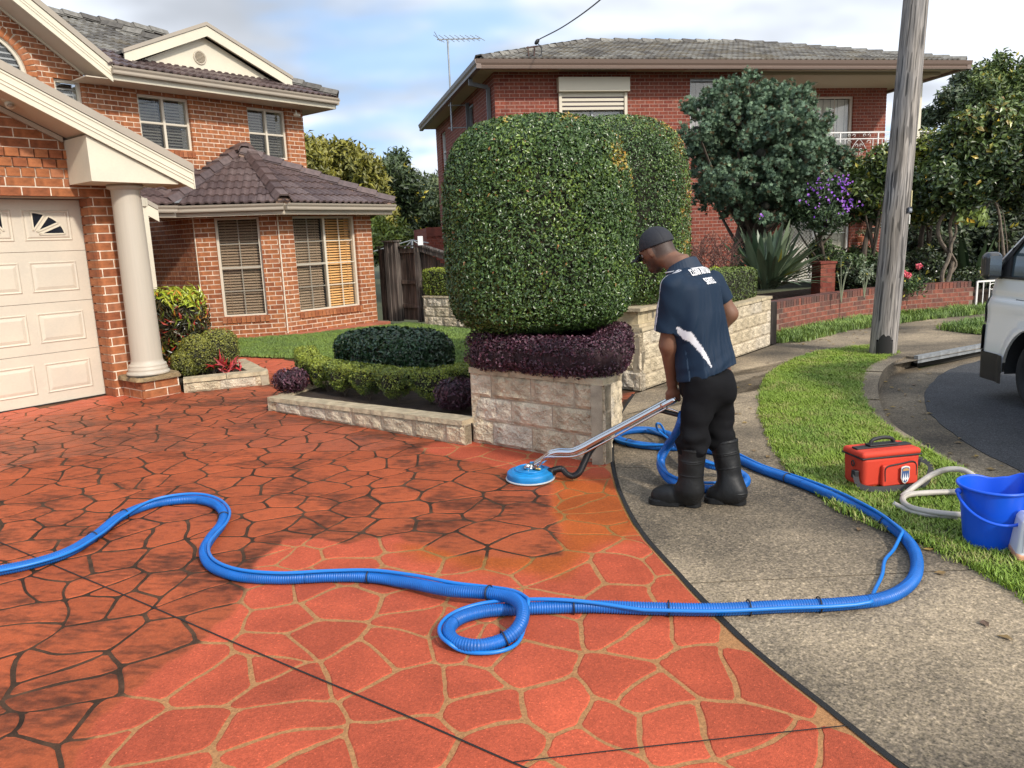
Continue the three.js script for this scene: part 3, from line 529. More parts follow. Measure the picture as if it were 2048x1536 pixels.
mesh('upper_gutter', [sweep(GUTTER, AN(6.5, -13.6, UE - 0.115), AN(11.2, -13.6, UE - 0.115), NV), sweep(GUTTER, AN(11.2, -13.6, UE - 0.115), AN(11.2, -18, UE - 0.115), AV)], M.taupe, house);
mesh('upper_fascia', [sweep([[-0.02, -0.09], [0, -0.09], [0, 0.1], [-0.02, 0.1]], AN(6.5, -13.6, UE - 0.115), AN(11.2, -13.6, UE - 0.115), NV), sweep([[-0.02, -0.09], [0, -0.09], [0, 0.1], [-0.02, 0.1]], AN(11.2, -13.6, UE - 0.115), AN(11.2, -18, UE - 0.115), AV)], M.cream, house);
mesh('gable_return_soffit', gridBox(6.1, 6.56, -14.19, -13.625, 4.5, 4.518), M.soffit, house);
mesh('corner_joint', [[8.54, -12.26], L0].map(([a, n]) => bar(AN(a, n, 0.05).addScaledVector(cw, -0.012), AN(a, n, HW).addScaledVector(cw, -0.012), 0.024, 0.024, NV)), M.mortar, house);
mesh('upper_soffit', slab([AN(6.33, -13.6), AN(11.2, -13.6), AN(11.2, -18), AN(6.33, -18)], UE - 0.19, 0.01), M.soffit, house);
// big gable over the arched window
{ const f = (a, b) => 4.46 + 0.735 * (6.52 - a) + b, B = (f0, f1, n0, n1, m, nm, aR = 6.52) => mesh(nm, prism([AN(aR, n0, f(aR, f0)), AN(4.79, n0, f(4.79, f0)), AN(4.79, n0, f(4.79, f1)), AN(aR, n0, f(aR, f1))], NV.clone().multiplyScalar(n1 - n0)), m, house);
B(0, 0.24, -13.62, -13.585, M.cream, 'gable_barge_board'); for (const [b, h] of [[0.09, 0.012], [0.14, 0.01]]) B(b, b + h, -13.585, -13.576, M.cream, 'gable_moulding');
B(0.255, 0.36, -13.64, -13.57, M.taupe, 'gable_capping', 6.54); B(0.03, 0.045, -14.19, -13.62, M.soffit, 'gable_soffit', 6.5); B(0.28, 0.34, -17, -13.64, mossTiles[0], 'gable_roof', 6.52);
mesh('gable_bead', prism([AN(6.3, -14.18, f(6.3, 0)), AN(4.79, -14.18, f(4.79, 0)), AN(4.79, -14.18, f(4.79, 0.04)), AN(6.3, -14.18, f(6.3, 0.04))], NV.clone().multiplyScalar(0.035)), M.cream, house); }
// small gable on the roof with a round louvre
{ const pk = 8.57, hL = 6.95, hR = 10.4, yB = 4.9, yP = 5.62, n = -14.12;
mesh('gablet_panel', prism([AN(hL + 0.15, n, yB), AN(hR - 0.15, n, yB), AN(pk, n, yP - 0.02)], NV.clone().multiplyScalar(-0.05)), M.cream, house);
for (const [s, e] of [[hL, 1], [hR, -1]]) {
const P = (t, dy, nn) => AN(s + (pk - s) * t, nn, yB + 0.02 + (yP - yB) * t + dy);
mesh('gablet_barge_board', prism([P(0, -0.05, n + 0.16), P(1, -0.05, n + 0.16), P(1, 0.13, n + 0.16), P(0, 0.13, n + 0.16)], NV.clone().multiplyScalar(-0.03)), M.cream, house);
mesh('gablet_capping', prism([P(-0.01, 0.135, n + 0.18), P(1, 0.135, n + 0.18), P(1, 0.2, n + 0.18), P(-0.01, 0.2, n + 0.18)], NV.clone().multiplyScalar(-0.07)), M.taupe, house);
mesh('gablet_soffit', prism([P(0, 0.0, n + 0.13), P(1, 0.0, n + 0.13), P(1, 0.0, n), P(0, 0.0, n)], V(0, 0.012, 0)), M.soffit, house);
mesh('gablet_roof', prism([P(0, 0.14, n + 0.11), P(1, 0.14, n + 0.11), P(1, 0.14, n - 2.8), P(0, 0.14, n - 2.8)], V(0, 0.05, 0)), mossTiles[0], house);
}
const vn = new THREE.Group(); vn.name = 'round_louvre'; house.add(vn); const c = AN(8.46, n + 0.005, 5.215), m = new THREE.Matrix4().makeBasis(AV, UP, NV).setPosition(c);
mesh('louvre_ring', new THREE.TorusGeometry(0.115, 0.017, 8, 32).applyMatrix4(m), M.creamDark, vn);
const sl = []; for (let i = -4; i <= 4; i++) { const hw = Math.sqrt(0.11 ** 2 - (i * 0.024) ** 2); const q = new THREE.BoxGeometry(hw * 2, 0.006, 0.026); q.rotateX(0.6); q.translate(0, i * 0.024, 0.004); sl.push(boxUV(q.applyMatrix4(m))); } mesh('louvre_blades', sl, M.creamDark, vn); }
{ // camera under the upper eave
const p = onN(592, 230, -13.95), g = new THREE.Group(); g.name = 'security_camera'; house.add(g);
mesh('mount', tube([p.clone().add(V(0, 0.09, 0)), p.clone().add(V(0.01, 0.03, 0)), p.clone()], 0.015, 8, 8), M.cream, g); mesh('camera_body', new THREE.CapsuleGeometry(0.03, 0.09, 6, 12).rotateZ(1.4).translate(p.x + 0.02, p.y, p.z), M.cream, g); }
mesh('driveway_apron', slab([AN(7.6, -12.95), AN(8.6, -12.02), AN(10.9, -12.02), AN(10.9, -12.5), AN(7.6, -13.4)], 0.035, 0.2), std([0.48, 0.16, 0.09], 0.8, { map: reps(mottleT, 1) }), house);
bricks.finish(); tiles.finish(); caps.finish();
}
// ================================================================ the red brick house at the back right
const TH2 = THREE.MathUtils.degToRad(79.4), DV = V(Math.sin(TH2), 0, -Math.cos(TH2)), MV = V(Math.cos(TH2), 0, Math.sin(TH2));
const BM = (b, m, y = 0) => V(b * DV.x + m * MV.x, y, b * DV.z + m * MV.z);
const onM = (u, v, m) => { const d = rayOf(u, v); return d.multiplyScalar((m - EYEV.dot(MV)) / d.dot(MV)).add(EYEV); };
const bmBox = (b0, b1, m0, m1, y0, y1) => prism([BM(b0, m0, y0), BM(b1, m0, y0), BM(b1, m1, y0), BM(b0, m1, y0)], V(0, y1 - y0, 0));
const redHouse = thing('two_storey_house', 'dark red brick two-storey house with grey tiled hip roof and corner balcony', 'house');
{
srand(202);
M.mortarRed = std([0.44, 0.30, 0.24], 0.95, { map: reps(mottleT, 2) });
M.gutterBrown = std([0.17, 0.12, 0.095], 0.4); M.eaveBoard = std([0.44, 0.36, 0.25], 0.8); M.whitePaint = std([0.72, 0.70, 0.66], 0.4);
const bricks = new Masonry(redHouse, 'brick', redBricks), tiles = new Masonry(redHouse, 'roof_tile', mossTiles), caps = new Masonry(redHouse, 'ridge_cap', mossTiles.slice(0, 4));
const mD = DV.clone().negate(), mM = MV.clone().negate(), opt = { course: 0.086, len: 0.24, gap: 0.013, proud: 0.003, back: M.mortarRed, depth: 0.08 };
const side = V(-Math.sin(THREE.MathUtils.degToRad(13.8)), 0, -Math.cos(THREE.MathUtils.degToRad(13.8)));
brickWall(bricks, redHouse, BM(0, -18.7), DV, [[3.36, 0], [10.1, 0], [10.1, 5.5], [3.36, 5.5]], [[4.93, 6.57, 3.3, 5.0], [8.25, 9.7, 4.0, 5.31], [4.8, 6.8, 0.9, 2.2]], opt);
{ const c = BM(3.36, -18.7), u = side.clone().negate();
brickWall(bricks, redHouse, c.clone().addScaledVector(side, 9), u, [[0, 0], [9, 0], [9, 5.5], [0, 5.5]], [[5.6, 6.5, 3.9, 5.25], [1.0, 1.9, 3.9, 5.2]], { ...opt, e1: 0.004 });
windowPart(redHouse, c.clone().addScaledVector(side, 9), u, 1.0, 1.9, 3.9, 5.2, [{ s0: 1, s1: 1.9, cols: 1, rows: 2, mid: true }], { frameMat: M.whitePaint });
windowPart(redHouse, c.clone().addScaledVector(side, 9), u, 5.6, 6.5, 3.9, 5.25, [{ s0: 5.6, s1: 6.5, cols: 1, rows: 2 }], { frameMat: M.galv }); }
brickWall(bricks, redHouse, BM(10.1, -18.7), mM, [[0, 0], [2.1, 0], [2.1, 5.5], [0, 5.5]], [], { ...opt, e0: 0.004 });
brickWall(bricks, redHouse, BM(0, -20.8), DV, [[10.1, 0], [15.22, 0], [15.22, 5.52], [10.1, 5.52]], [[12.0, 14.17, 3.12, 5.27], [12.0, 14.2, 0, 2.15]], opt);
brickWall(bricks, redHouse, BM(15.22, -20.8), mM, [[0, 0], [6, 0], [6, 5.52], [0, 5.52]], [], { ...opt, e0: 0.004 });
// balcony
mesh('balcony_slab', bmBox(10.12, 15.3, -20.79, -18.62, 2.93, 3.11), std([0.5, 0.47, 0.43], 0.8), redHouse);
mesh('balcony_post', [bmBox(14.6, 14.72, -18.82, -18.7, 3.12, 5.47)], std([0.66, 0.60, 0.47], 0.5), redHouse);
mesh('balcony_post', [bmBox(14.6, 14.72, -18.82, -18.7, 0, 2.93)], std([0.66, 0.60, 0.47], 0.5), redHouse);
{ const rail = new THREE.Group(); rail.name = 'balcony_railing'; redHouse.add(rail); const w = M.whitePaint, P = (b, y) => BM(b, -18.72, y);
const sec = []; for (const y of [3.99, 3.83, 3.28, 3.19]) sec.push(bar(P(10.15, y), P(14.6, y), 0.03, y === 3.99 ? 0.03 : 0.02)); for (let m = -18.72; m > -20.7; m -= 0.13) sec.push(bar(BM(15.2, m, 3.19), BM(15.2, m, 3.97), 0.014, 0.014, MV)); sec.push(bar(BM(14.6, -18.72, 3.99), BM(15.2, -18.72, 3.99), 0.03, 0.03), bar(BM(15.2, -18.72, 3.99), BM(15.2, -20.78, 3.99), 0.03, 0.03));
mesh('rails', sec, w, rail);
const bars = []; for (let b = 10.25; b < 14.6; b += 0.135) if (Math.abs(((b - 10.2) % 1.1) - 0.55) > 0.28) bars.push(bar(P(b, 3.19), P(b, 3.83), 0.014, 0.014, MV)); mesh('balusters', bars, w, rail);
const posts = []; for (let b = 10.2; b < 14.7; b += 1.1) posts.push(bar(P(b, 3.11), P(b, 3.99), 0.03, 0.03, MV)); mesh('rail_posts', posts, w, rail);
const scroll = (b, y, r, dir, s0 = 0) => { const p = []; for (let i = 0; i <= 16; i++) { const t = s0 + i / 16 * 4.6, q = r * (1 - i / 16 * 0.75); p.push(P(b + dir * q * Math.cos(t), y + q * Math.sin(t))); } return tube(p, 0.008, 20, 4); };
const sc = []; for (let b = 10.75; b < 14.6; b += 1.1) for (const d of [-1, 1]) { for (const y of [3.33, 3.44, 3.55, 3.66]) sc.push(scroll(b + d * 0.05, y, 0.05, d)); sc.push(scroll(b + d * 0.3, 3.74, 0.07, -d)); sc.push(tube([P(b + d * 0.02, 3.82), P(b + d * 0.13, 3.7), P(b + d * 0.27, 3.42), P(b + d * 0.28, 3.28)], 0.008, 14, 4)); sc.push(scroll(b + d * 0.14, 3.91, 0.05, d), scroll(b + d * 0.3, 3.91, 0.05, -d)); }
mesh('scrolls', sc, w, rail); }
const O = BM(0, -20.8), drape = std([0.66, 0.65, 0.62], 0.85), drapeWarm = std([0.55, 0.52, 0.44], 0.85);
const lattice = (win, b0, b1, y0, y1, st) => { const L = [], W = b1 - b0, H = y1 - y0; for (let t = -H; t < W; t += st) { const f = (s) => { let a0 = Math.max(0, t), a1 = Math.min(W, t + H); if (a1 - a0 < 0.02) return; const ya = a0 - t, yb = a1 - t; L.push(bar(BM(b0 + (s > 0 ? a0 : W - a0), -20.845, y0 + ya), BM(b0 + (s > 0 ? a1 : W - a1), -20.845 + s * 0.003, y0 + yb), 0.011, 0.008, MV)); }; f(1); f(-1); } mesh('security_lattice', L, M.whitePaint, win); };
{ const w1 = windowPart(redHouse, O, DV, 12.0, 14.17, 3.12, 5.27, [{ s0: 12, s1: 13.08, cols: 1, rows: 1, drape }, { s0: 13.08, s1: 14.17, cols: 2, rows: 1, drape }], { frameMat: std([0.58, 0.50, 0.42], 0.4), fw: 0.07, name: 'sliding_door' }); lattice(w1, 12.08, 13.02, 3.2, 5.19, 0.1);
const w2 = windowPart(redHouse, O, DV, 12.0, 14.2, 0.05, 2.15, [{ s0: 12, s1: 13.07, cols: 1, rows: 1, drape: drapeWarm }, { s0: 13.07, s1: 14.2, cols: 1, rows: 3, drape: drapeWarm }], { frameMat: M.whitePaint, fw: 0.06, name: 'sliding_door' }); lattice(w2, 12.08, 13.02, 0.12, 2.08, 0.11); }
mesh('ceiling_lamp', lathe([[0, -0.09], [0.11, -0.08], [0.16, -0.04], [0.17, 0], [0, 0]], 24).translate(...onM(1623, 165, -20.1).setY(5.49).toArray()), std([0.45, 0.4, 0.32], 0.4), redHouse);
// window with a half-lowered roller shutter
{ const g = windowPart(redHouse, BM(0, -18.7), DV, 4.97, 6.53, 3.3, 4.98, [{ s0: 4.97, s1: 5.75, cols: 1, rows: 1, drape: drape }, { s0: 5.75, s1: 6.53, cols: 1, rows: 1, drape: drape }], { frameMat: M.galv, name: 'shuttered_window' });
const c = std([0.60, 0.54, 0.42], 0.45); mesh('shutter_box', bmBox(4.87, 6.63, -18.695, -18.5, 5.0, 5.32), c, g);
mesh('shutter_guide', bmBox(4.9, 4.97, -18.69, -18.62, 3.3, 5.0), c, g); mesh('shutter_guide', bmBox(6.53, 6.6, -18.69, -18.62, 3.3, 5.0), c, g);
for (let i = 0; i < 4; i++) mesh('shutter_slat', bmBox(4.972, 6.528, -18.675, -18.65, 4.6 + i * 0.1, 4.6 + i * 0.1 + (i < 3 ? 0.062 : 0.098)), c, g);
mesh('shutter_backing', bmBox(4.972, 6.528, -18.684, -18.679, 4.6, 4.99), std([0.13, 0.10, 0.11], 0.6), g); }
windowPart(redHouse, BM(0, -18.7), DV, 8.25, 9.7, 4.0, 5.31, [{ s0: 8.25, s1: 9.05, cols: 1, rows: 1, drape: std([0.30, 0.28, 0.28], 0.9) }, { s0: 9.05, s1: 9.7, cols: 1, rows: 1 }], { frameMat: M.galv });
windowPart(redHouse, BM(0, -18.7), DV, 4.8, 6.8, 0.9, 2.2, [{ s0: 4.8, s1: 6.8, cols: 2, rows: 1 }], { frameMat: M.whitePaint });
{ const p = onM(1515, 148, -18.55), g = new THREE.Group(); g.name = 'wall_camera'; redHouse.add(g); mesh('camera_body', boxUV(new THREE.BoxGeometry(0.26, 0.11, 0.11).applyMatrix4(new THREE.Matrix4().makeBasis(DV, UP, MV)).translate(p.x - 0.1, p.y - 0.02, p.z)), std([0.2, 0.14, 0.11], 0.6), g); mesh('camera_lens', new THREE.SphereGeometry(0.045, 14, 10).translate(p.x + 0.05, p.y - 0.02, p.z + 0.03), M.galv, g); }
// eaves, gutters, hip roof
const EH = 5.6, b0 = 2.95, b1 = 15.4, mF = -18.1, gF = (p, q, o, h) => sweep([[0, 0], [0.11, 0], [0.12, 0.05], [0.10, 0.07], [0.13, 0.12], [0.15, 0.2], [0.13, 0.2], [0, 0.19]], p, q, o);
const cL = BM(b0, mF, EH - 0.2), cR = BM(b1, mF, EH - 0.2), bl = cL.clone().addScaledVector(side, 9.6), br = BM(b1 + 0.3, mF - 10.4, EH - 0.2), so = V(side.z, 0, -side.x);
if (so.dot(DV) > 0) so.negate();
mesh('gutter', gF(cL.clone().addScaledVector(DV, -0.1), cR.clone().addScaledVector(DV, 0.13), MV), M.gutterBrown, redHouse);
mesh('gutter', gF(bl, cL.clone().addScaledVector(side, -0.12), so), M.gutterBrown, redHouse);
mesh('gutter', gF(cR.clone().addScaledVector(MV, 0.12), br, DV), M.gutterBrown, redHouse);
mesh('soffit', slab([cL, cR, br, bl], EH - 0.13, 0.012), M.eaveBoard, redHouse);
mesh('soffit_beam', bmBox(10.12, 15.2, -18.86, -18.66, EH - 0.21, EH - 0.145), M.eaveBoard, redHouse);
const Tm = 0.34, fF = face(BM(5, mF, EH), MV, Tm), fL = face(cL.clone().setY(EH), so, Tm), fR = face(cR.clone().setY(EH), DV, Tm);
const o = { w: 0.3, ex: 0.31, segs: 4, under: M.mossUnder, y: 0.03 };
tileSlope(tiles, redHouse, fF, BM(b0, mF, EH), DV, 0, b1 - b0, 3.95, [hipCut(fF, fL), hipCut(fF, fR)], mossTiles, o);
tileSlope(tiles, redHouse, fL, bl.clone().setY(EH), side.clone().negate(), 0, 9.6, 3.95, [hipCut(fL, fF)], mossTiles, o);
tileSlope(tiles, redHouse, fR, BM(b1, mF, EH), mM, 0, 10, 3.95, [hipCut(fR, fF)], mossTiles, o);
const hipPt = (f, g, m) => { const [x, z, c] = hipCut(f, g), D = x * MV.z - z * MV.x, X = (c * MV.z - z * m) / D, Z = (x * m - c * MV.x) / D; return V(X, faceH(f, X, Z), Z); };
const hl = hipPt(fF, fL, mF - 3.9), hr = hipPt(fF, fR, mF - 3.9);
capRow(caps, hipPt(fF, fL, mF), hl, mossTiles.slice(0, 4), 0.05, 0.4); capRow(caps, hipPt(fF, fR, mF), hr, mossTiles.slice(0, 4), 0.05, 0.4); capRow(caps, hl, hr, mossTiles.slice(0, 4), 0.05, 0.4);
bricks.finish(); tiles.finish(); caps.finish();
// downpipes at the left corner
const dp = (p, q) => mesh('downpipe', bar(p, q, 0.09, 0.07, MV), std([0.10, 0.10, 0.10], 0.5), redHouse);
const c0 = BM(3.36, -18.7).addScaledVector(side, 0.4).addScaledVector(so, 0.06); dp(c0.clone().setY(5.2), c0.clone().setY(0)); dp(c0.clone().setY(5.2), c0.clone().addScaledVector(so, 0.42).setY(5.28)); dp(c0.clone().addScaledVector(so, 0.42).setY(5.24), c0.clone().addScaledVector(so, 0.42).setY(5.46));
const c1 = c0.clone().addScaledVector(side, 2.6); dp(c1.clone().setY(5.3), c1.clone().setY(0));
}
{ // antenna mast on the left wall
const t = thing('tv_antenna', 'thin rooftop antenna mast with long comb-shaped aerial beside the red house', 'antenna');
const z = -22.2, P = (u, v) => atZ(u, v, z), m = M.galv;
mesh('mast', [tube([P(904, 262), P(899, 150), P(895, 78)], 0.024, 10, 8)], m, t);
const dir = P(962, 76).sub(P(876, 79)); mesh('boom', bar(P(874, 79), P(961, 77), 0.028, 0.028), m, t);
for (let i = 0; i < 9; i++) { const p = P(878 + i * 10.3, 78.6 - i * 0.2), L = 0.3 - i * 0.012; mesh('element', bar(p.clone().add(V(-0.12, 0.04, L)), p.clone().add(V(0.12, -0.01, -L)), 0.012, 0.012), m, t); }
mesh('reflector', [bar(P(873, 74), P(884, 84), 0.012, 0.012), bar(P(871, 77).add(V(0, 0.1, 0.3)), P(878, 84).add(V(0, 0.1, -0.3)), 0.012, 0.012)], m, t);
for (const v of [211, 256]) mesh('wall_bracket', bar(P(897, v), P(897, v).add(V(0.85, 0.02, -0.2)), 0.03, 0.03), m, t);
}
{ // service riser and cable
const t = thing('cable_riser', 'rusty cable riser bracket standing at the roof edge of the red house', 'bracket');
const p = onM(1063, 118, -18.3), rust = std([0.07, 0.04, 0.032], 0.8);
for (const d of [-0.06, 0.06]) mesh('riser_post', bar(p.clone().addScaledVector(DV, d), p.clone().addScaledVector(DV, d * 1.3).setY(p.y + 0.27), 0.03, 0.03, MV), rust, t);
mesh('crossbar', bar(p.clone().addScaledVector(DV, -0.12).setY(p.y + 0.24), p.clone().addScaledVector(DV, 0.16).setY(p.y + 0.28), 0.035, 0.03), rust, t);
for (const [a, b] of [[0.14, 0.34], [0.2, 0.0]]) mesh('insulator', lathe([[0, -0.07], [0.03, -0.06], [0.045, -0.02], [0.045, 0.03], [0.025, 0.07], [0, 0.07]], 12).rotateZ(-0.7).translate(...p.clone().addScaledVector(DV, a).setY(p.y + b + 0.03).toArray()), M.black, t);
mesh('jumper', tube([p.clone().addScaledVector(DV, 0.14).setY(p.y + 0.37), p.clone().addScaledVector(DV, 0.25).setY(p.y + 0.2), p.clone().addScaledVector(DV, 0.2).setY(p.y + 0.03)], 0.012, 12, 6), M.black, t);
const c = tag(mesh('service_cable', tube([p.clone().addScaledVector(DV, 0.18).setY(p.y + 0.42), atZ(1130, 51, -17), atZ(1200, 0, -15.2), atZ(1330, -130, -12)], 0.014, 40, 6), M.black), 'twisted black overhead cable running up from the roof edge', 'cable');
}
// ================================================================ ground, driveway, footpath, road
const pline = (px, h = 0) => px.map(([u, v]) => G(u, v, h));
const smooth = (pts, n) => curve(pts).getSpacedPoints(n);
{ const g = struct(mesh('ground', slab([V(-400, 0, 60), V(400, 0, 60), V(400, 0, -600), V(-400, 0, -600)], -0.16, 0.5), std([0.07, 0.08, 0.035], 1))); }
// the curved joint between driveway and footpath, near to far
const jointPts = smooth([V(1.75, 0, -0.9), ...pline([[1800, 1530], [1660, 1420], [1520, 1310], [1430, 1225], [1340, 1130], [1280, 1060], [1240, 985], [1225, 925], [1226, 880], [1240, 830], [1267, 788]])], 60);
const jointX = (z) => { for (let i = 0; i + 1 < jointPts.length; i++) { const a = jointPts[i], b = jointPts[i + 1]; if (z <= a.z && z >= b.z) return mixf(a.x, b.x, (z - a.z) / (b.z - a.z)); } return z > -1 ? 1.7 : 1.22 + (z + 7.67) * -0.82; };
// where the cleaner has been: cleaned concrete is bright red with sandy joints, the rest grimy
const cleanPoly = pline([[90, 1640], [150, 1536], [190, 1440], [250, 1388], [330, 1335], [420, 1272], [470, 1212], [500, 1150], [530, 1102], [570, 1080], [640, 1076], [690, 1089], [735, 1078], [790, 1073], [830, 1085], [870, 1099], [930, 1110], [1000, 1117], [1126, 1113], [1113, 1060], [1100, 1000], [1096, 968], [1060, 952], [1020, 940], [960, 926], [900, 913], [852, 906], [841, 897], [870, 886], [945, 879], [1225, 920], [1420, 1000], [2300, 1500], [2300, 1900], [200, 1900]]);
const sdPoly = (x, z, P) => { let d = 1e9, ins = false; for (let i = 0, j = P.length - 1; i < P.length; j = i++) { const a = P[i], b = P[j], ex = b.x - a.x, ez = b.z - a.z, wx = x - a.x, wz = z - a.z, t = clamp((wx * ex + wz * ez) / (ex * ex + ez * ez)); const qx = wx - ex * t, qz = wz - ez * t; d = Math.min(d, qx * qx + qz * qz); if ((a.z > z) !== (b.z > z) && x < (b.x - a.x) * (z - a.z) / (b.z - a.z) + a.x) ins = !ins; } return ins ? -Math.sqrt(d) : Math.sqrt(d); };
const wetPoly = pline([[1090, 940], [1245, 960], [1290, 1060], [1180, 1110], [1120, 1150], [840, 1120], [800, 1090], [1110, 1100]]);
const doorLine = AN(3.0, -9.3);
function groundFields(x0, z0, W, D) {                   // coarse fields for cleaning and wetness, sampled smoothly
const n = 220, A = [], B = []; for (let j = 0; j <= n; j++) for (let i = 0; i <= n; i++) { const x = x0 + W * i / n, z = z0 + D * j / n; A.push(sdPoly(x, z, cleanPoly)); B.push(sdPoly(x, z, wetPoly)); }
const get = (F, u, v) => { const x = clamp(u) * (n - 0.001), y = clamp(v) * (n - 0.001), i = Math.floor(x), j = Math.floor(y), fx = x - i, fy = y - j, o = j * (n + 1) + i; return mixf(mixf(F[o], F[o + 1], fx), mixf(F[o + n + 1], F[o + n + 2], fx), fy); };
return { clean: (u, v) => get(A, u, v), wet: (u, v) => get(B, u, v) };
}
function driveTex(w, h, x0, z0, W, D, joint) {
const F = groundFields(x0, z0, W, D), c = [0, 0, 0];
return tex(w, h, (u, v) => {
const x = x0 + W * u, z = z0 + D * v, n = fbm2(x * 2.3 + 9, z * 2.3, 4, 3), n2 = fbm2(x * 9, z * 9, 3, 8), g = noise2(x * 330, z * 330, 5), g2 = noise2(x * 130, z * 130, 15);
const sd = F.clean(u, v) + (n2 - 0.5) * 0.07, cl = 1 - sstep(-0.03, 0.03, sd) * (0.9 + 0.1 * n2), wet = (1 - sstep(-0.1, 0.12, F.wet(u, v) + (n - 0.5) * 0.3)) * 0.8;
// grime: streaky smudges, heavier in patches
const a = x * AV.x + z * AV.z, nn = x * NV.x + z * NV.z, door = 1 - sstep(0.25, 1.0, nn + 9.3 + (n - 0.5) * 0.7);
const far = sstep(-5.2, -7.2, z), dirty = sd > -0.05 && !joint, smud = dirty ? fbm2(x * 2.6 + n * 2, z * 4.2, 5, 21) : 0, streak = dirty ? fbm2(x * 12 + z * 8, z * 44 - x * 10, 3, 61) : 0, fine = dirty ? fbm2(x * 30, z * 30, 2, 62) : 0;
let grime = 0.8 * sstep(0.34, 0.98, smud * 0.72 + n * 0.28 + (streak - 0.5) * 0.55 + (fine - 0.5) * 0.25 + far * 0.06);
const halo = 1 - sstep(0, 0.55, sd); grime = clamp(grime + 0.14 * halo * (sd > 0) * n * 1.6);
grime *= 1 - door * 0.9;
const sp = (g - 0.5) * 0.30 + (g2 - 0.5) * 0.16;
let r, gg, b;
if (!joint) {
const k = 1 + sp * 0.7 + (n - 0.5) * 0.3 + (n2 - 0.5) * 0.12;
const fleck = g > 0.93 ? 1.22 : 1, cr = 173 * k * fleck, cg = 81 * k * fleck, cb = 56 * k * fleck;
const kd = 1 + sp * 0.55, dr = mixf(166, 60, grime) * kd, dg = mixf(83, 36, grime) * kd, db = mixf(50, 26, grime) * kd;
const o = door * (1 - cl);
r = mixf(mixf(dr, 198 * k, o * 0.8), cr, cl); gg = mixf(mixf(dg, 98 * k, o * 0.8), cg, cl); b = mixf(mixf(db, 72 * k, o * 0.8), cb, cl);
const q = wet * cl; r *= 1 - 0.07 * q; gg *= 1 + 0.02 * q; b *= 1 - 0.42 * q;
} else {
const k = 1 + sp * 0.9, k2 = 1 + sp * 0.8 + (n2 - 0.5) * 0.8;
r = mixf(mixf(46, 72, n2) * k2 * mixf(1, 1.5, door), 160 * k, cl); gg = mixf(mixf(35, 52, n2) * k2 * mixf(1, 1.4, door), 116 * k, cl); b = mixf(mixf(27, 38, n2) * k2 * mixf(1, 1.3, door), 76 * k, cl);
const q = wet * cl; r *= 1 - 0.2 * q; gg *= 1 - 0.18 * q; b *= 1 - 0.35 * q;
}
c[0] = b255(r); c[1] = b255(gg); c[2] = b255(b); return c;
});
}
const NEAR = [-4.2, -6.4, 6.2, 5.2], FAR = [-9.4, -13.4, 11.2, 8.2];
const dryMat = (t) => new THREE.MeshPhysicalMaterial({ map: t, roughness: 0.7, specularIntensity: 0.35, bumpMap: reps(grainT, 1), bumpScale: 0.0025 });
const fixUV = (g, [x0, z0, W, D]) => { const p = g.attributes.position, uv = new Float32Array(p.count * 2); for (let i = 0; i < p.count; i++) { uv[2 * i] = (p.getX(i) - x0) / W; uv[2 * i + 1] = (p.getZ(i) - z0) / D; } g.setAttribute('uv', new THREE.BufferAttribute(uv, 2)); return g; };
const bumpFor = ([x0, z0, W, D]) => reps(grainT, W * 2.6, D * 2.6);
const stoneNear = dryMat(driveTex(1800, 1510, ...NEAR, false)), stoneFar = dryMat(driveTex(1280, 937, ...FAR, false)); stoneFar.roughness = 0.5; stoneFar.specularIntensity = 0.55;
const jointNear = dryMat(driveTex(1280, 1074, ...NEAR, true)), jointFar = dryMat(driveTex(1024, 750, ...FAR, true));
stoneNear.bumpMap = jointNear.bumpMap = bumpFor(NEAR); stoneFar.bumpMap = jointFar.bumpMap = bumpFor(FAR);
const ribbon = (pts, w, y) => { const L = []; const off = pts.map((p, i) => { const d = pts[Math.min(i + 1, pts.length - 1)].clone().sub(pts[Math.max(i - 1, 0)]); return V(-d.z, 0, d.x).normalize(); }); for (let i = 0; i + 1 < pts.length; i++) { const P = (k, s) => V(pts[k].x + off[k].x * s * w / 2, y, pts[k].z + off[k].z * s * w / 2); L.push([P(i, -1), P(i + 1, -1), P(i + 1, 1), P(i, 1)].reverse()); } const g = polys(L); const n = g.attributes.normal; if (n.getY(0) < 0) return polys(L.map((q) => q.reverse())); return g; };
const drive = new THREE.Group(); drive.name = 'driveway'; scene.add(drive); struct(drive);
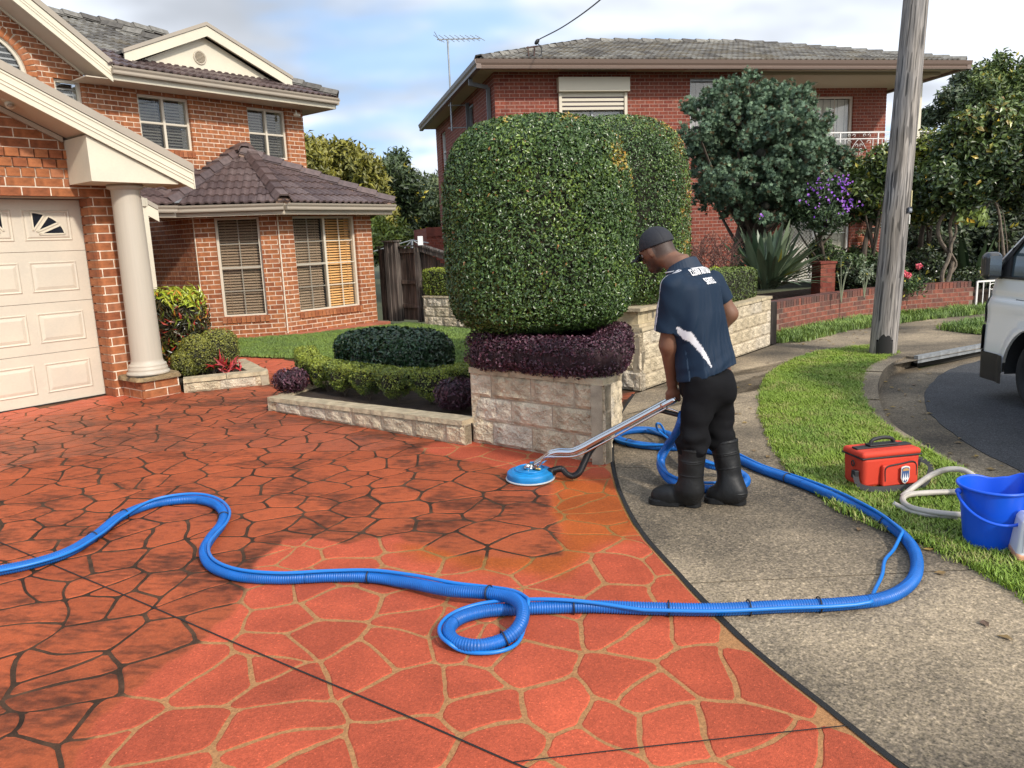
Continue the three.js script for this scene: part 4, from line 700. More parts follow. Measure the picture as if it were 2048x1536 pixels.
{
srand(303);
const edge = jointPts.filter((p) => p.z < -1.2);
const nearBase = [V(-6, 0, -1.2), V(jointX(-1.2), 0, -1.2), ...edge.filter((p) => p.z > -6.1), V(jointX(-6.1), 0, -6.1), V(-6, 0, -6.1)];
const farBase = [V(-9, 0, -6.1), V(jointX(-6.1), 0, -6.1), ...edge.filter((p) => p.z < -6.1), AN(6.92, -3.9), AN(6.92, -4.6), AN(7, -14), V(-9, 0, -13)];
mesh('joint_mortar', fixUV(slab(nearBase, -0.0028, 0.14), NEAR), jointNear, drive); mesh('joint_mortar', fixUV(slab(farBase, -0.0028, 0.14), FAR), jointFar, drive);
// crazy-paved stones, each cut out of its neighbours' bisectors, edges wavering
const cs = Math.cos(-0.3), sn = Math.sin(-0.3), seeds = [];
for (let j = -58; j < 24; j++) for (let i = -36; i < 20; i++) { const p = (i + (j % 2 ? 0.5 : 0) + (rnd() - 0.5) * 0.95) * 0.325, q = (j + (rnd() - 0.5) * 0.92) * 0.20; seeds.push([p * cs - q * sn - 0.4, p * sn + q * cs - 3.4]); }
const warp = (x, z) => [x + (noise2(x * 2.2, z * 2.2, 401) - 0.5) * 0.16 + (noise2(x * 7, z * 7, 403) - 0.5) * 0.035, z + (noise2(x * 2.2, z * 2.2, 402) - 0.5) * 0.16 + (noise2(x * 7, z * 7, 404) - 0.5) * 0.035];
const list = [];
for (const s of seeds) {
const [sx, sz] = s; if (sz > -1.1 || sz < -12.6) continue;
const pr = V(sx, 0, sz).sub(EYEV).applyQuaternion(camera.quaternion.clone().invert()); const u = FPX * pr.x / -pr.z, v = -FPX * pr.y / -pr.z; if (Math.abs(u) > 1024 + 260 || v > 768 + 420) continue;
const [a, n] = toAN(V(sx, 0, sz));
if (n < -9.35 && a < 4.5) continue; if (a > 4.75 && n > -6.9 && (n < -3.0 || a < 5.0) && a < 6.3 && n < -2.7) continue; if (a > 6.75 || (a > 6.3 && n > -8.9 && n < -4)) continue; if (n < -12.9) continue;
if (sx > jointX(sz) + 0.45) continue;
let poly = [[sx - 1, sz - 1], [sx + 1, sz - 1], [sx + 1, sz + 1], [sx - 1, sz + 1]];
const jw = (sdPoly(sx, sz, cleanPoly) < 0 ? 0.0058 : 0.0068) + 0.004 * noise2(sx * 3, sz * 3, 9);
for (const o of seeds) { if (o === s) continue; const dx = o[0] - sx, dz = o[1] - sz, d = Math.hypot(dx, dz); if (d > 1.0) continue; poly = cutPoly(poly, ([x, z]) => ((x - sx) * dx + (z - sz) * dz) / d - d / 2 + jw); }
if (poly.length < 3) continue;
const fine = sz > -5.4; let P = poly;
for (let it = 0; it < 1; it++) { const o = []; for (let i = 0; i < P.length; i++) { const a1 = P[i], b1 = P[(i + 1) % P.length], L = Math.hypot(b1[0] - a1[0], b1[1] - a1[1]); if (L < 0.012) { o.push(a1); continue; } const c = Math.min(0.014, L * 0.25) / L; o.push([mixf(a1[0], b1[0], c), mixf(a1[1], b1[1], c)]); const k = Math.max(1, Math.round(L / (fine ? 0.045 : 0.12))); for (let t = 1; t < k; t++) o.push([mixf(a1[0], b1[0], c + (1 - 2 * c) * t / k), mixf(a1[1], b1[1], c + (1 - 2 * c) * t / k)]); o.push([mixf(a1[0], b1[0], 1 - c), mixf(a1[1], b1[1], 1 - c)]); } P = o; }
P = P.map(([x, z]) => { const [p, q] = warp(x, z); const r = (noise2(p * 45, q * 45, 77) - 0.5) * 0.006; return [Math.min(p + r, jointX(q) - 0.022), q + r]; });
const cx = P.reduce((t, p) => t + p[0], 0) / P.length, cz = P.reduce((t, p) => t + p[1], 0) / P.length; if (cx > jointX(cz) - 0.034) continue;
const inn = P.map(([x, z]) => { const L = Math.hypot(x - cx, z - cz); const k = Math.max(0.2, 1 - 0.006 / L); return [cx + (x - cx) * k, cz + (z - cz) * k]; });
const N = P.length, y = (i) => -0.0008 + 0.0016 * noise2(inn[i][0] * 6, inn[i][1] * 6, 5), F = [], C = V(cx, 0, cz);
const tilt = (rnd() - 0.5) * 0.0012;
for (let i = 0; i < N; i++) { const j = (i + 1) % N, A = V(inn[i][0], y(i) + tilt, inn[i][1]), B = V(inn[j][0], y(j) + tilt, inn[j][1]), A2 = V(P[i][0], -0.0032, P[i][1]), B2 = V(P[j][0], -0.0032, P[j][1]); F.push([C, B, A], [A, B, B2, A2]); }
const near = cz > -6.05 && cx > -4.0 && cx < 1.9;
list.push({ g: fixUV(polys(F), near ? NEAR : FAR), m: near ? stoneNear : stoneFar, d: eyeSize(C, 0.4) });
}
// smooth tops: average the normals across each stone's fan is not needed, they are nearly level
const tones = new Map([stoneNear, stoneFar].map((m) => [m, [0.9, 0.97, 1, 1.05].map((k) => { const c = m.clone(); c.color.setScalar(k); return c; })])); for (const s of list) s.t = tones.get(s.m)[Math.floor(rnd() * 4)];
list.sort((a, b) => b.d - a.d);
list.slice(0, 300).forEach((s) => mesh('paving_stone', s.g, s.t, drive));
for (const m of [stoneNear, stoneFar]) { const r = list.slice(300).filter((s) => s.m === m); if (r.length) stuff(mesh('paving_stone', r.map((s) => s.g), m, drive)); }
console.log('stones', list.length);
const ej = struct(mesh('expansion_joint', ribbon(jointPts.map((p, i) => p.clone().add(V((noise2(i * 0.9, 0, 4) - 0.5) * 0.008, 0, 0))), 0.025, 0.002), std([0.012, 0.012, 0.012], 0.9, { bumpMap: reps(grainT, 6), bumpScale: 0.004 })));
struct(mesh('control_joint', [ribbon(smooth(pline([[-150, 1020], [0, 1085], [280, 1205], [560, 1325], [800, 1428], [1026, 1526], [1120, 1566]]).map((p, i) => p.add(V(0, 0, (i % 2 - 0.5) * 0.004))), 60), 0.008, 0.0035), ribbon(smooth(pline([[1026, 1526], [1250, 1500], [1480, 1475], [1700, 1452]]), 30), 0.006, 0.0035)], std([0.012, 0.01, 0.009], 0.9)));
}
// concrete: exposed pebbles, stains
const concT = tex(1600, 1600, (u, v) => {
const X = u * 4, Y = v * 4, n = fbm2(X * 1, Y * 1, 4, 51, 4), s = fbm2(X * 2 + 7, Y * 2, 3, 52, 8), p = noise2(X * 110, Y * 110, 53, 440), q = noise2(X * 220, Y * 220, 54, 880), r = noise2(X * 48, Y * 48, 55, 192), st = sstep(0.52, 0.75, fbm2(X * 0.5 + 4, Y * 1 + 3, 4, 56, 2 * 1));
let k = 0.84 + (p - 0.5) * 0.36 + (q - 0.5) * 0.34 + (r - 0.5) * 0.10 + (n - 0.5) * 0.75 + (s - 0.5) * 0.45; if (p > 0.9) k += 0.14; if (q < 0.1) k -= 0.2;
k *= 1 - st * 0.22; return [b255(166 * k), b255(148 * k), b255(122 * k + (q - 0.5) * 8)];
});
const concBump = tex(1024, 1024, (u, v) => b255(255 * (0.5 * noise2(u * 220, v * 220, 53, 220) + 0.5 * noise2(u * 440, v * 440, 54, 440))), { srgb: false });
const conc = (k, o = 1) => std([k, k, k * 0.98], 0.85, { map: reps(concT, 0.25 * o), bumpMap: reps(concBump, 0.5), bumpScale: 0.0025 });
const concPath = conc(0.78), concKerb = conc(1.05, 1.3), concDark = conc(0.72);
// footpath: slabs between the joint and the grass verge, then widening past the pole
const vergeL = smooth([V(2.0, 0, -1.0), ...pline([[2048, 1190], [1950, 1140], [1850, 1091], [1700, 1032], [1620, 978], [1560, 908], [1528, 835], [1530, 772], [1562, 736], [1640, 706], [1745, 692]])], 60);
const kerbIn = smooth([V(2.95, 0, -1.0), ...pline([[2300, 1140], [2048, 1008], [1930, 950], [1840, 900], [1762, 850], [1724, 805], [1718, 778], [1738, 738], [1795, 708]])], 60);
{
const path = new THREE.Group(); path.name = 'footpath'; scene.add(path); struct(path);
const right = vergeL.filter((p) => p.z < -1), outline = [...jointPts.map((p) => p.clone().add(V(0.016, 0, 0))), AN(6.97, -3.88), AN(10.66, -3.88), ...pline([[1600, 668], [1755, 640], [1962, 615]]), V(14, 0, -15.2), V(14, 0, -11.6), ...pline([[1962, 692], [1835, 712], [1800, 700]]), ...right.slice().reverse()];
mesh('joint_bed', slab(outline.map((p) => p.clone()), -0.012, 0.13), std([0.03, 0.027, 0.022], 1), path);
// slabs cut by cross joints
const flat = outline.map((p) => [p.x, p.z]);
const cuts = [[[1060, 1700], [2400, 1560]], [[1398, 1165], [1955, 1138]], [[1232, 934], [1610, 941]], [[1240, 832], [1530, 800]], [[1284, 780], [1560, 738]], [[1400, 738], [1640, 712]]].map(([a, b]) => { const p = G(...a), q = G(...b), d = q.clone().sub(p).normalize(); return [-d.z, d.x, -d.z * p.x + d.x * p.z]; }).map(([x, z, c]) => z > 0 ? [x, z, c] : [-x, -z, -c]);
let rest = flat;
cuts.push(null);
cuts.forEach((c) => {
const piece = c ? cutPoly(rest, ([x, z]) => -(x * c[0] + z * c[1] - c[2]) + 0.008) : rest; if (c) rest = cutPoly(rest, ([x, z]) => x * c[0] + z * c[1] - c[2]);
if (piece.length > 2) mesh('path_slab', slab(piece.map(([x, z]) => V(x, 0, z)), 0, 0.012), concPath, path);
});
// road, gutter and kerb
const road = pline([[2400, 1150], [2048, 948], [1960, 903], [1900, 864], [1853, 818], [1849, 790], [1868, 762], [1905, 738], [1960, 722]], -0.13), rs = smooth(road, 40);
const asphT = tex(1024, 1024, (u, v) => { const p = noise2(u * 256, v * 256, 61, 256), q = noise2(u * 128, v * 128, 62, 128), n = fbm2(u * 4, v * 4, 4, 63, 4); const k = 0.75 + (p - 0.5) * 0.8 + (q - 0.5) * 0.4 + (n - 0.5) * 0.35; return [b255(76 * k), b255(77 * k), b255(80 * k)]; });
struct(mesh('road', slab([...rs.map((p) => p.clone().add(V((rnd() - 0.5) * 0.025, 0, (rnd() - 0.5) * 0.025))), V(20, 0, -13), V(40, 0, -13), V(40, 0, 12), V(4.2, 0, 12)], -0.122, 0.03), std([1, 1, 1], 0.8, { map: reps(asphT, 0.9), bumpMap: reps(concBump, 1.1), bumpScale: 0.005 })));
const kOut = kerbIn.map((p, i) => { const d = kerbIn[Math.min(i + 1, 60)].clone().sub(kerbIn[Math.max(i - 1, 0)]); const o = V(-d.z, 0, d.x).normalize(); if (o.x < 0) o.negate(); return p.clone().addScaledVector(o, mixf(0.09, 0.17, sstep(-5.8, -7.4, p.z))); });
struct(mesh('gutter_apron', slab([...kOut.map((p) => p.clone()), ...pline([[1840, 738], [1962, 712]], -0.13), V(14, 0, -10.5), V(20, 0, -9), ...rs.slice().reverse().map((p) => p.clone().add(V(0.15, 0, 0))), V(4.4, 0, -1)], -0.128, 0.03), concDark));
const kerb = new THREE.Group(); kerb.name = 'kerb'; scene.add(kerb); struct(kerb);
for (let s = 0; s < 60; s += 10) { const a = kerbIn.slice(s, s + 11).map((p) => p.clone()), b = kOut.slice(s, s + 11).map((p) => p.clone()); if (s) { a[0].lerp(a[1], 0.04); b[0].lerp(b[1], 0.04); } mesh('kerb_stone', slab([...a, ...b.reverse()], mixf(0.0, 0.03, sstep(20, 60, s)), 0.17), concKerb, kerb); }
}
// stormwater inlet with its steel lintel
{
const t = thing('drain_inlet', 'kerb drain inlet with long galvanised steel lintel behind the kerb end', 'drain'), p = G(1836, 716, 0.02), q = G(1965, 692, 0.02), u = q.clone().sub(p).setY(0).normalize(), o = V(-u.z, 0, u.x); const e = q.clone().addScaledVector(u, 0.9);
mesh('lintel', prism([p.clone().setY(-0.045), e.clone().setY(-0.045), e.clone().setY(0.045), p.clone().setY(0.045)], o.clone().multiplyScalar(-0.05)), M.galv, t);
mesh('cover_slab', prism([p.clone().setY(0.03).addScaledVector(o, -0.052), e.clone().setY(0.03).addScaledVector(o, -0.052), e.clone().setY(0.014).addScaledVector(o, -0.9), p.clone().setY(0.014).addScaledVector(o, -0.9)], V(0, -0.05, 0)), concPath, t);
mesh('pit_wall', prism([p.clone().setY(-0.126).addScaledVector(o, -0.25), e.clone().setY(-0.126).addScaledVector(o, -0.25), e.clone().setY(-0.05).addScaledVector(o, -0.25), p.clone().setY(-0.05).addScaledVector(o, -0.25)], o.clone().multiplyScalar(-0.05)), M.dark, t);
}
// lawn, verge and grass strips: soil sheets with grass blades standing in them
const greenT = tex(512, 512, (u, v) => { const n = fbm2(u * 8, v * 8, 5, 71, 8), p = noise2(u * 128, v * 128, 72, 128); const k = 0.7 + (n - 0.5) * 0.5 + (p - 0.5) * 0.7; return [b255(84 * k), b255(98 * k), b255(34 * k)]; });
const turf = std([1, 1, 1], 1, { map: reps(greenT, 1), bumpMap: reps(grainT, 4), bumpScale: 0.02 });
const bladeMat = (o = {}) => new THREE.MeshPhysicalMaterial({ color: 0xffffff, roughness: 0.55, transmission: 0.0, side: THREE.DoubleSide, ...o });
function bladeClump(n, h, w, spread, lean) {
const L = []; for (let i = 0; i < n; i++) { const a = rnd() * 6.283, r = Math.sqrt(rnd()) * spread, x = Math.cos(a) * r, z = Math.sin(a) * r, b = rnd() * 6.283, hh = h * rr(0.55, 1.1), ln = lean * rr(0.2, 1.2), dx = Math.cos(b), dz = Math.sin(b), sx = -dz * w / 2, sz = dx * w / 2;
const P = (t, k) => V(x + dx * ln * hh * t * t + sx * k, hh * t * (1 - 0.25 * ln * t), z + dz * ln * hh * t * t + sz * k);
L.push([P(0, -1), P(0, 1), P(0.55, 0.85), P(0.55, -0.85)], [P(0.55, -0.85), P(0.55, 0.85), P(1, 0)]); }
const g = polys(L); return g;
}
function grass(name, label, area, perM2, clump, col, parent, edgeOver = 0) {
const xs = area.map((p) => p.x), zs = area.map((p) => p.z), x0 = Math.min(...xs), x1 = Math.max(...xs), z0 = Math.min(...zs), z1 = Math.max(...zs), N = Math.floor((x1 - x0) * (z1 - z0) * perM2), P = area; const mats = [];
for (let i = 0; i < N; i++) { const x = rr(x0, x1), z = rr(z0, z1); if (sdPoly(x, z, P) > edgeOver * rnd()) continue; mats.push([x, z]); }
const o = new THREE.InstancedMesh(clump, bladeMat(), mats.length), m = new THREE.Matrix4(), q = new THREE.Quaternion(), c = new THREE.Color();
mats.forEach(([x, z], i) => { q.setFromAxisAngle(UP, rnd() * 6.283); const s = rr(0.75, 1.2) * (0.8 + 0.4 * noise2(x * 4, z * 4, 88)); m.compose(V(x, area[0].y, z), q, V(s, s, s)); o.setMatrixAt(i, m); const k = noise2(x * 2.2, z * 2.2, 90), d = rnd(), f = noise2(x * 7, z * 7, 91); c.setRGB(...col(k, d, f)); o.setColorAt(i, c); });
o.castShadow = o.receiveShadow = true; o.name = parent ? name : numbered(name); (parent ?? scene).add(o); stuff(o); if (label) tag(o, label, 'grass'); return o;
}
const vergeCol = (k, d, f) => { const dry = sstep(0.62, 0.95, d * 0.6 + f * 0.5); return [mixf(mixf(0.15, 0.25, k), 0.36, dry), mixf(mixf(0.25, 0.35, k), 0.34, dry), mixf(0.03, 0.11, dry)]; };
const lawnCol = (k, d) => [mixf(0.14, 0.20, k) * mixf(0.75, 1.2, d), mixf(0.22, 0.285, k) * mixf(0.75, 1.2, d), 0.05];
{
srand(404);
const vArea = [...vergeL.map((p) => p.clone()), ...kerbIn.slice().reverse().map((p) => p.clone())].map((p) => p.setY(0.004)), far = (p) => p.setY(0.006);
struct(mesh('verge', slab(vArea, 0.012, 0.17), turf));
const cl = bladeClump(9, 0.05, 0.0055, 0.03, 0.9);
grass('verge_grass', 'thick buffalo grass on the kidney-shaped verge between footpath and kerb', vArea, 2100, cl, vergeCol, null, 0.035);
const lawn = [[6.45, -10.75], [6.8, -9.1], [6.35, -7.3], [6.1, -4.4], [10.35, -4.4], [10.45, -9.6], [10.9, -11.5], [8.65, -12.0], [7.6, -12.85], [7.0, -12.2]].map(([a, n]) => AN(a, n, 0.02));
struct(mesh('lawn', slab(lawn.map((p) => p.clone()), 0.022, 0.18), turf));
grass('lawn_grass', 'short bright green lawn grass in front of the bay windows', lawn, 800, bladeClump(9, 0.035, 0.007, 0.035, 0.6), lawnCol, null, 0.03);
const strip = pline([[1536, 686], [1560, 668], [1740, 637], [1945, 618], [1990, 612], [1990, 625], [1850, 640], [1700, 660], [1600, 685]]).map(far);
struct(mesh('grass_strip', slab(strip.map((p) => p.clone()), 0.012, 0.1), turf));
const tall = bladeClump(9, 0.12, 0.011, 0.06, 0.7);
grass('strip_grass', 'long bright grass strip along the foot of the curved brick wall', strip, 420, tall, lawnCol, null, 0.06);
{ const l = []; for (let i = 0; i < 150; i++) { const k = rnd(), s = k < 0.5 ? rr(0.02, 0.98) : 0, a = G(1560, 690), b = G(1960, 640); l.push(k < 0.5 ? a.clone().lerp(b, s).add(V(gauss() * 0.25, 0, gauss() * 0.35)) : k < 0.8 ? kerbIn[Math.floor(rr(18, 58))].clone().add(V(rr(0.2, 0.6), -0.125, rr(-0.2, 0.2))) : vergeL[Math.floor(rr(8, 58))].clone().add(V(rr(-0.35, 0.05), 0.0, rr(-0.2, 0.2)))); }
const lg = polys([[V(-0.012, 0.003, -0.02), V(0.014, 0.006, 0), V(0.0, 0.004, 0.026)], [V(-0.012, 0.003, -0.02), V(0, 0.004, 0.026), V(-0.014, 0.008, 0.004)]]), o = new THREE.InstancedMesh(lg, bladeMat(), l.length), m = new THREE.Matrix4(), c = new THREE.Color(); l.forEach((p, i) => { const s = rr(0.6, 1.5); m.makeRotationY(rnd() * 6.3).scale(V(s, 1, s)).setPosition(p.x, p.y + 0.004, p.z); o.setMatrixAt(i, m); const k = rnd(); c.setRGB(mixf(0.12, 0.34, k), mixf(0.07, 0.22, k), 0.04); o.setColorAt(i, c); }); o.name = 'fallen_leaves'; o.castShadow = o.receiveShadow = true; scene.add(o); stuff(o); tag(o, 'dry fallen leaves scattered on the path edges and in the gutter', 'leaves'); }
const patch = pline([[1880, 660], [1920, 650], [1990, 642], [2050, 640], [2050, 668], [1960, 670]]).map(far);
struct(mesh('grass_patch', slab(patch.map((p) => p.clone()), 0.012, 0.1), turf));
grass('patch_grass', 'small patch of bright grass on the concrete beyond the leaning pole', patch, 420, tall, lawnCol, null, 0.05);
}
// ================================================================ block walls
const blockMats = [[0.70, 0.58, 0.40], [0.75, 0.63, 0.45], [0.65, 0.535, 0.36], [0.71, 0.61, 0.46]].map((c) => std(c, 0.92, { map: reps(mottleT, 2), bumpMap: reps(roughT, 6), bumpScale: 0.022 }));
const capMat = std([0.52, 0.425, 0.275], 0.9, { map: reps(mottleT, 2.4), bumpMap: reps(roughT, 6), bumpScale: 0.006 });
M.blockMortar = std([0.46, 0.38, 0.27], 0.95, { map: reps(mottleT, 2) });
let blockN = 0;
function splitBlock(w, h, d, rough = 0.034, nx = 13, ny = 7) {      // split-face block: broken front, straight arrises
blockN += 7.3; const L = [], P = (i, j) => { const x = i / nx, y = j / ny, e = Math.min(x, 1 - x, y, 1 - y), ed = sstep(0, 0.16, e); const n = fbm2((x * w + blockN) * 13, (y * h + blockN * 1.7) * 13, 4, 7), r = Math.abs(noise2((x * w + blockN) * 30, y * h * 30, 8) - 0.5) * 2; return V((x - 0.5) * w, (y - 0.5) * h, -0.012 * (1 - ed) + ed * (n * 1.1 - 0.35 + (r - 0.5) * 0.35) * rough); };
for (let j = 0; j < ny; j++) for (let i = 0; i < nx; i++) { const flip = (i + j) % 2; const a = P(i, j), b = P(i + 1, j), c = P(i + 1, j + 1), e = P(i, j + 1); flip ? L.push([a, b, c], [a, c, e]) : L.push([a, b, e], [b, c, e]); }
const W = w / 2, H = h / 2; L.push([V(-W, -H, -d), V(-W, -H, -0.012), V(-W, H, -0.012), V(-W, H, -d)], [V(W, -H, -0.012), V(W, -H, -d), V(W, H, -d), V(W, H, -0.012)], [V(-W, H, -0.012), V(W, H, -0.012), V(W, H, -d), V(-W, H, -d)], [V(-W, -H, -d), V(W, -H, -d), V(W, -H, -0.012), V(-W, -H, -0.012)]);
return polys(L);
}
// a wall face of split blocks from p to q (left to right as seen from outside); heights: the height at p and at q
function blockFace(parent, p, q, h0, h1, { course = 0.19, len = 0.39, mats = blockMats, gap = 0.01, rough = 0.034, phase = 0, depth = 0.09, nx = 13, e0 = 0, e1 = 0, name = 'block' } = {}) {
const u = q.clone().sub(p), L = u.length(); u.normalize(); const w = V(-u.z, 0, u.x), b = new THREE.Matrix4().makeBasis(u, UP, w), n = Math.max(1, Math.round(Math.max(h0, h1) / course));
mesh('mortar', prism([p, q, q.clone().setY(p.y + h1), p.clone().setY(p.y + h0)].map((v) => v.clone().addScaledVector(w, -0.013)), w.clone().multiplyScalar(-0.08)), M.blockMortar, parent);
for (let r = 0; r < n; r++) { const ph = ((r % 2) * 0.5 + phase) % 1; for (let k = -1; (k + ph) * len < L; k++) { const a = Math.max(e0, (k + ph) * len + gap / 2), c = Math.min(L - e1, (k + 1 + ph) * len - gap / 2); if (c - a < 0.03) continue; const hh = mixf(h0, h1, (a + c) / 2 / L) / n, m = b.clone().setPosition(p.clone().addScaledVector(u, (a + c) / 2).addScaledVector(UP, (r + 0.5) * hh)); const o = mesh(name, splitBlock(c - a, hh - gap, depth, rough, Math.max(3, Math.round(nx * (c - a) / len))), mats[Math.floor(rnd() * mats.length)], parent); m.decompose(o.position, o.quaternion, o.scale); } }
}
function capStones(parent, p, q, depth, th = 0.045, len = 0.39, over = 0.012, name = 'capping_stone', h1 = 0) {   // flat capping, its broken edge a little proud
const u = q.clone().sub(p).setY(0), L = u.length(); u.normalize(); const w = V(-u.z, 0, u.x), n = Math.max(1, Math.round(L / len));
for (let i = 0; i < n; i++) { const a = i * L / n + 0.003, c = (i + 1) * L / n - 0.003, N = 8, F = [], f = []; for (let k = 0; k <= N; k++) f.push(over + (rnd() - 0.5) * 0.008);
const pt = (s, o, y) => p.clone().addScaledVector(u, s).addScaledVector(w, o).setY(mixf(p.y, q.y, s / L) + y);
const j = (rnd() - 0.5) * 0.003;
for (let k = 0; k < N; k++) { const s0 = mixf(a, c, k / N), s1 = mixf(a, c, (k + 1) / N); F.push([pt(s0, f[k], j), pt(s1, f[k + 1], j), pt(s1, f[k + 1] - 0.004, th + j), pt(s0, f[k] - 0.004, th + j)], [pt(s0, f[k] - 0.004, th + j), pt(s1, f[k + 1] - 0.004, th + j), pt(s1, -depth, th + j), pt(s0, -depth, th + j)]); }
F.push([pt(a, -depth, j), pt(a, f[0], j), pt(a, f[0] - 0.004, th + j), pt(a, -depth, th + j)], [pt(c, f[N], j), pt(c, -depth, j), pt(c, -depth, th + j), pt(c, f[N] - 0.004, th + j)], [pt(a, -depth, j), pt(a, -depth, th + j), pt(c, -depth, th + j), pt(c, -depth, j)]);
mesh(name, polys(F), capMat, parent); }
}
srand(505);
const pFL = AN(4.5, -4.08), pFR = AN(4.5, -2.82), pBR = AN(5.75, -3.42), pBL = AN(5.75, -4.08), PH = 0.575;
{ const t = thing('planter_wall', 'tall cream split-block planter at the driveway edge under the big topiary', 'retaining wall');
blockFace(t, pFL, pFR, 0.575, 0.575, { phase: 0.55, e1: 0.0 }); blockFace(t, pFR, pBR, 0.575, 0.575, { e0: 0.012, phase: 0.2 });
mesh('inner_wall', [prism([pFL, pBL, pBL.clone().setY(0.57), pFL.clone().setY(0.57)].map((p) => p.clone().addScaledVector(NV, 0.1)), NV.clone().multiplyScalar(-0.09)), prism([pBL, pBR, pBR.clone().setY(0.57), pBL.clone().setY(0.57)], AV.clone().multiplyScalar(-0.1))], blockMats[0], t);
const up = (p) => p.clone().setY(PH); capStones(t, up(pFL), up(pFR), 0.2); capStones(t, up(pFR).addScaledVector(AV, 0.21), up(pBR), 0.2);
mesh('planting_soil', slab([pFL, pFR, pBR, pBL].map((p) => p.clone().lerp(pFL.clone().add(pBR).multiplyScalar(0.5), 0.08)), 0.56, 0.3), M.soil, t); }
const bedBack = [AN(4.36, -6.72), AN(6.25, -7.3)];
{ const t = thing('garden_edging', 'low cream stone edging wall running from the tall planter along the driveway', 'retaining wall'), p = AN(4.37, -6.72), q = AN(4.37, -4.055);
blockFace(t, p, q, 0.1, 0.165, { course: 0.14, phase: 0.3, rough: 0.018 }); capStones(t, p.clone().setY(0.1), q.clone().setY(0.165), 0.17, 0.04, 0.33);
blockFace(t, AN(6.25, -7.3), AN(4.36, -6.73), 0.1, 0.1, { course: 0.12 }); capStones(t, AN(6.2, -7.285, 0.1), AN(4.55, -6.79, 0.1), 0.17, 0.04, 0.33);
struct(mesh('garden_bed', slab([AN(4.42, -6.68), AN(6.2, -7.22), AN(6.2, -4.1), AN(4.42, -4.1)], 0.12, 0.25), M.soil)); }
{ const t = thing('street_wall', 'cream split-block boundary wall along the footpath with sunlit street face', 'retaining wall');
blockFace(t, AN(6.95, -3.9), AN(10.64, -3.9), 0.62, 0.66, { phase: 0.1, rough: 0.012, e0: 0.012, course: 0.155, nx: 8 }); blockFace(t, AN(6.95, -5.6), AN(6.95, -3.9), 0.62, 0.62, { phase: 0.75, course: 0.2 });
capStones(t, AN(6.95, -3.9, 0.62), AN(10.64, -3.9, 0.66), 0.3, 0.035); capStones(t, AN(6.95, -5.6, 0.62), AN(6.95, -4.22, 0.62), 0.2, 0.035);
mesh('end_wall', gridBox(10.6, 10.65, -5.6, -3.93, 0, 0.69), blockMats[0], t); mesh('planting_soil', gridBox(7.08, 10.6, -5.6, -4.0, 0.3, 0.6), M.soil, t); mesh('back_wall', gridBox(7, 10.6, -5.7, -5.6, 0, 0.64), blockMats[2], t); }
{ const t = thing('letterbox', 'small sandstone letterbox with overhanging slab roof on the wall corner', 'letterbox');
const stone = std([0.55, 0.45, 0.28], 0.85, { map: reps(mottleT, 3), bumpMap: reps(roughT, 4), bumpScale: 0.006 }), a0 = 7.02, a1 = 7.75, n0 = -4.3, n1 = -3.97, y0 = 0.658;
mesh('base_slab', gridBox(a0 - 0.03, a1 + 0.03, n0 - 0.03, n1 + 0.03, y0, y0 + 0.03), capMat, t); mesh('body', gridBox(a0, a1, n0, n1, y0 + 0.03, y0 + 0.165), stone, t);
mesh('roof_slab', gridBox(a0 - 0.06, a1 + 0.06, n0 - 0.06, n1 + 0.06, y0 + 0.165, y0 + 0.2), capMat, t);
mesh('door_recess', gridBox(a0 + 0.2, a0 + 0.44, n1 - 0.005, n1 + 0.004, y0 + 0.05, y0 + 0.15), capMat, t); mesh('number_plate', gridBox(a0 + 0.29, a0 + 0.33, n1 + 0.004, n1 + 0.009, y0 + 0.07, y0 + 0.135), std([0.25, 0.22, 0.17], 0.5, { metalness: 0.5 }), t); mesh('paper_slot', gridBox(a0 + 0.52, a0 + 0.6, n1 - 0.005, n1 + 0.003, y0 + 0.04, y0 + 0.155), M.dark, t); }
{ const t = thing('column_planter', 'low cream stone planter between the column and the front path', 'retaining wall'), A = AN(4.44, -8.5), B = AN(5.27, -8.03), C = AN(5.75, -9.3), D = AN(4.9, -10.3);
blockFace(t, A, B, 0.115, 0.125, { course: 0.12, rough: 0.014, len: 0.4, e0: 0.01 }); blockFace(t, B, C, 0.125, 0.12, { course: 0.12, rough: 0.014 });
const y = (p, h) => p.clone().setY(h); capStones(t, y(A, 0.115), y(B, 0.125), 0.2, 0.045, 0.5); capStones(t, y(B, 0.125).lerp(y(C, 0.12), 0.15), y(C, 0.12), 0.2, 0.045, 0.5);
mesh('planting_soil', slab([A, B, C, D, AN(4.5, -10.3)].map((p) => p.clone().lerp(AN(5, -9.2), 0.06)), 0.11, 0.2), M.soil, t); }
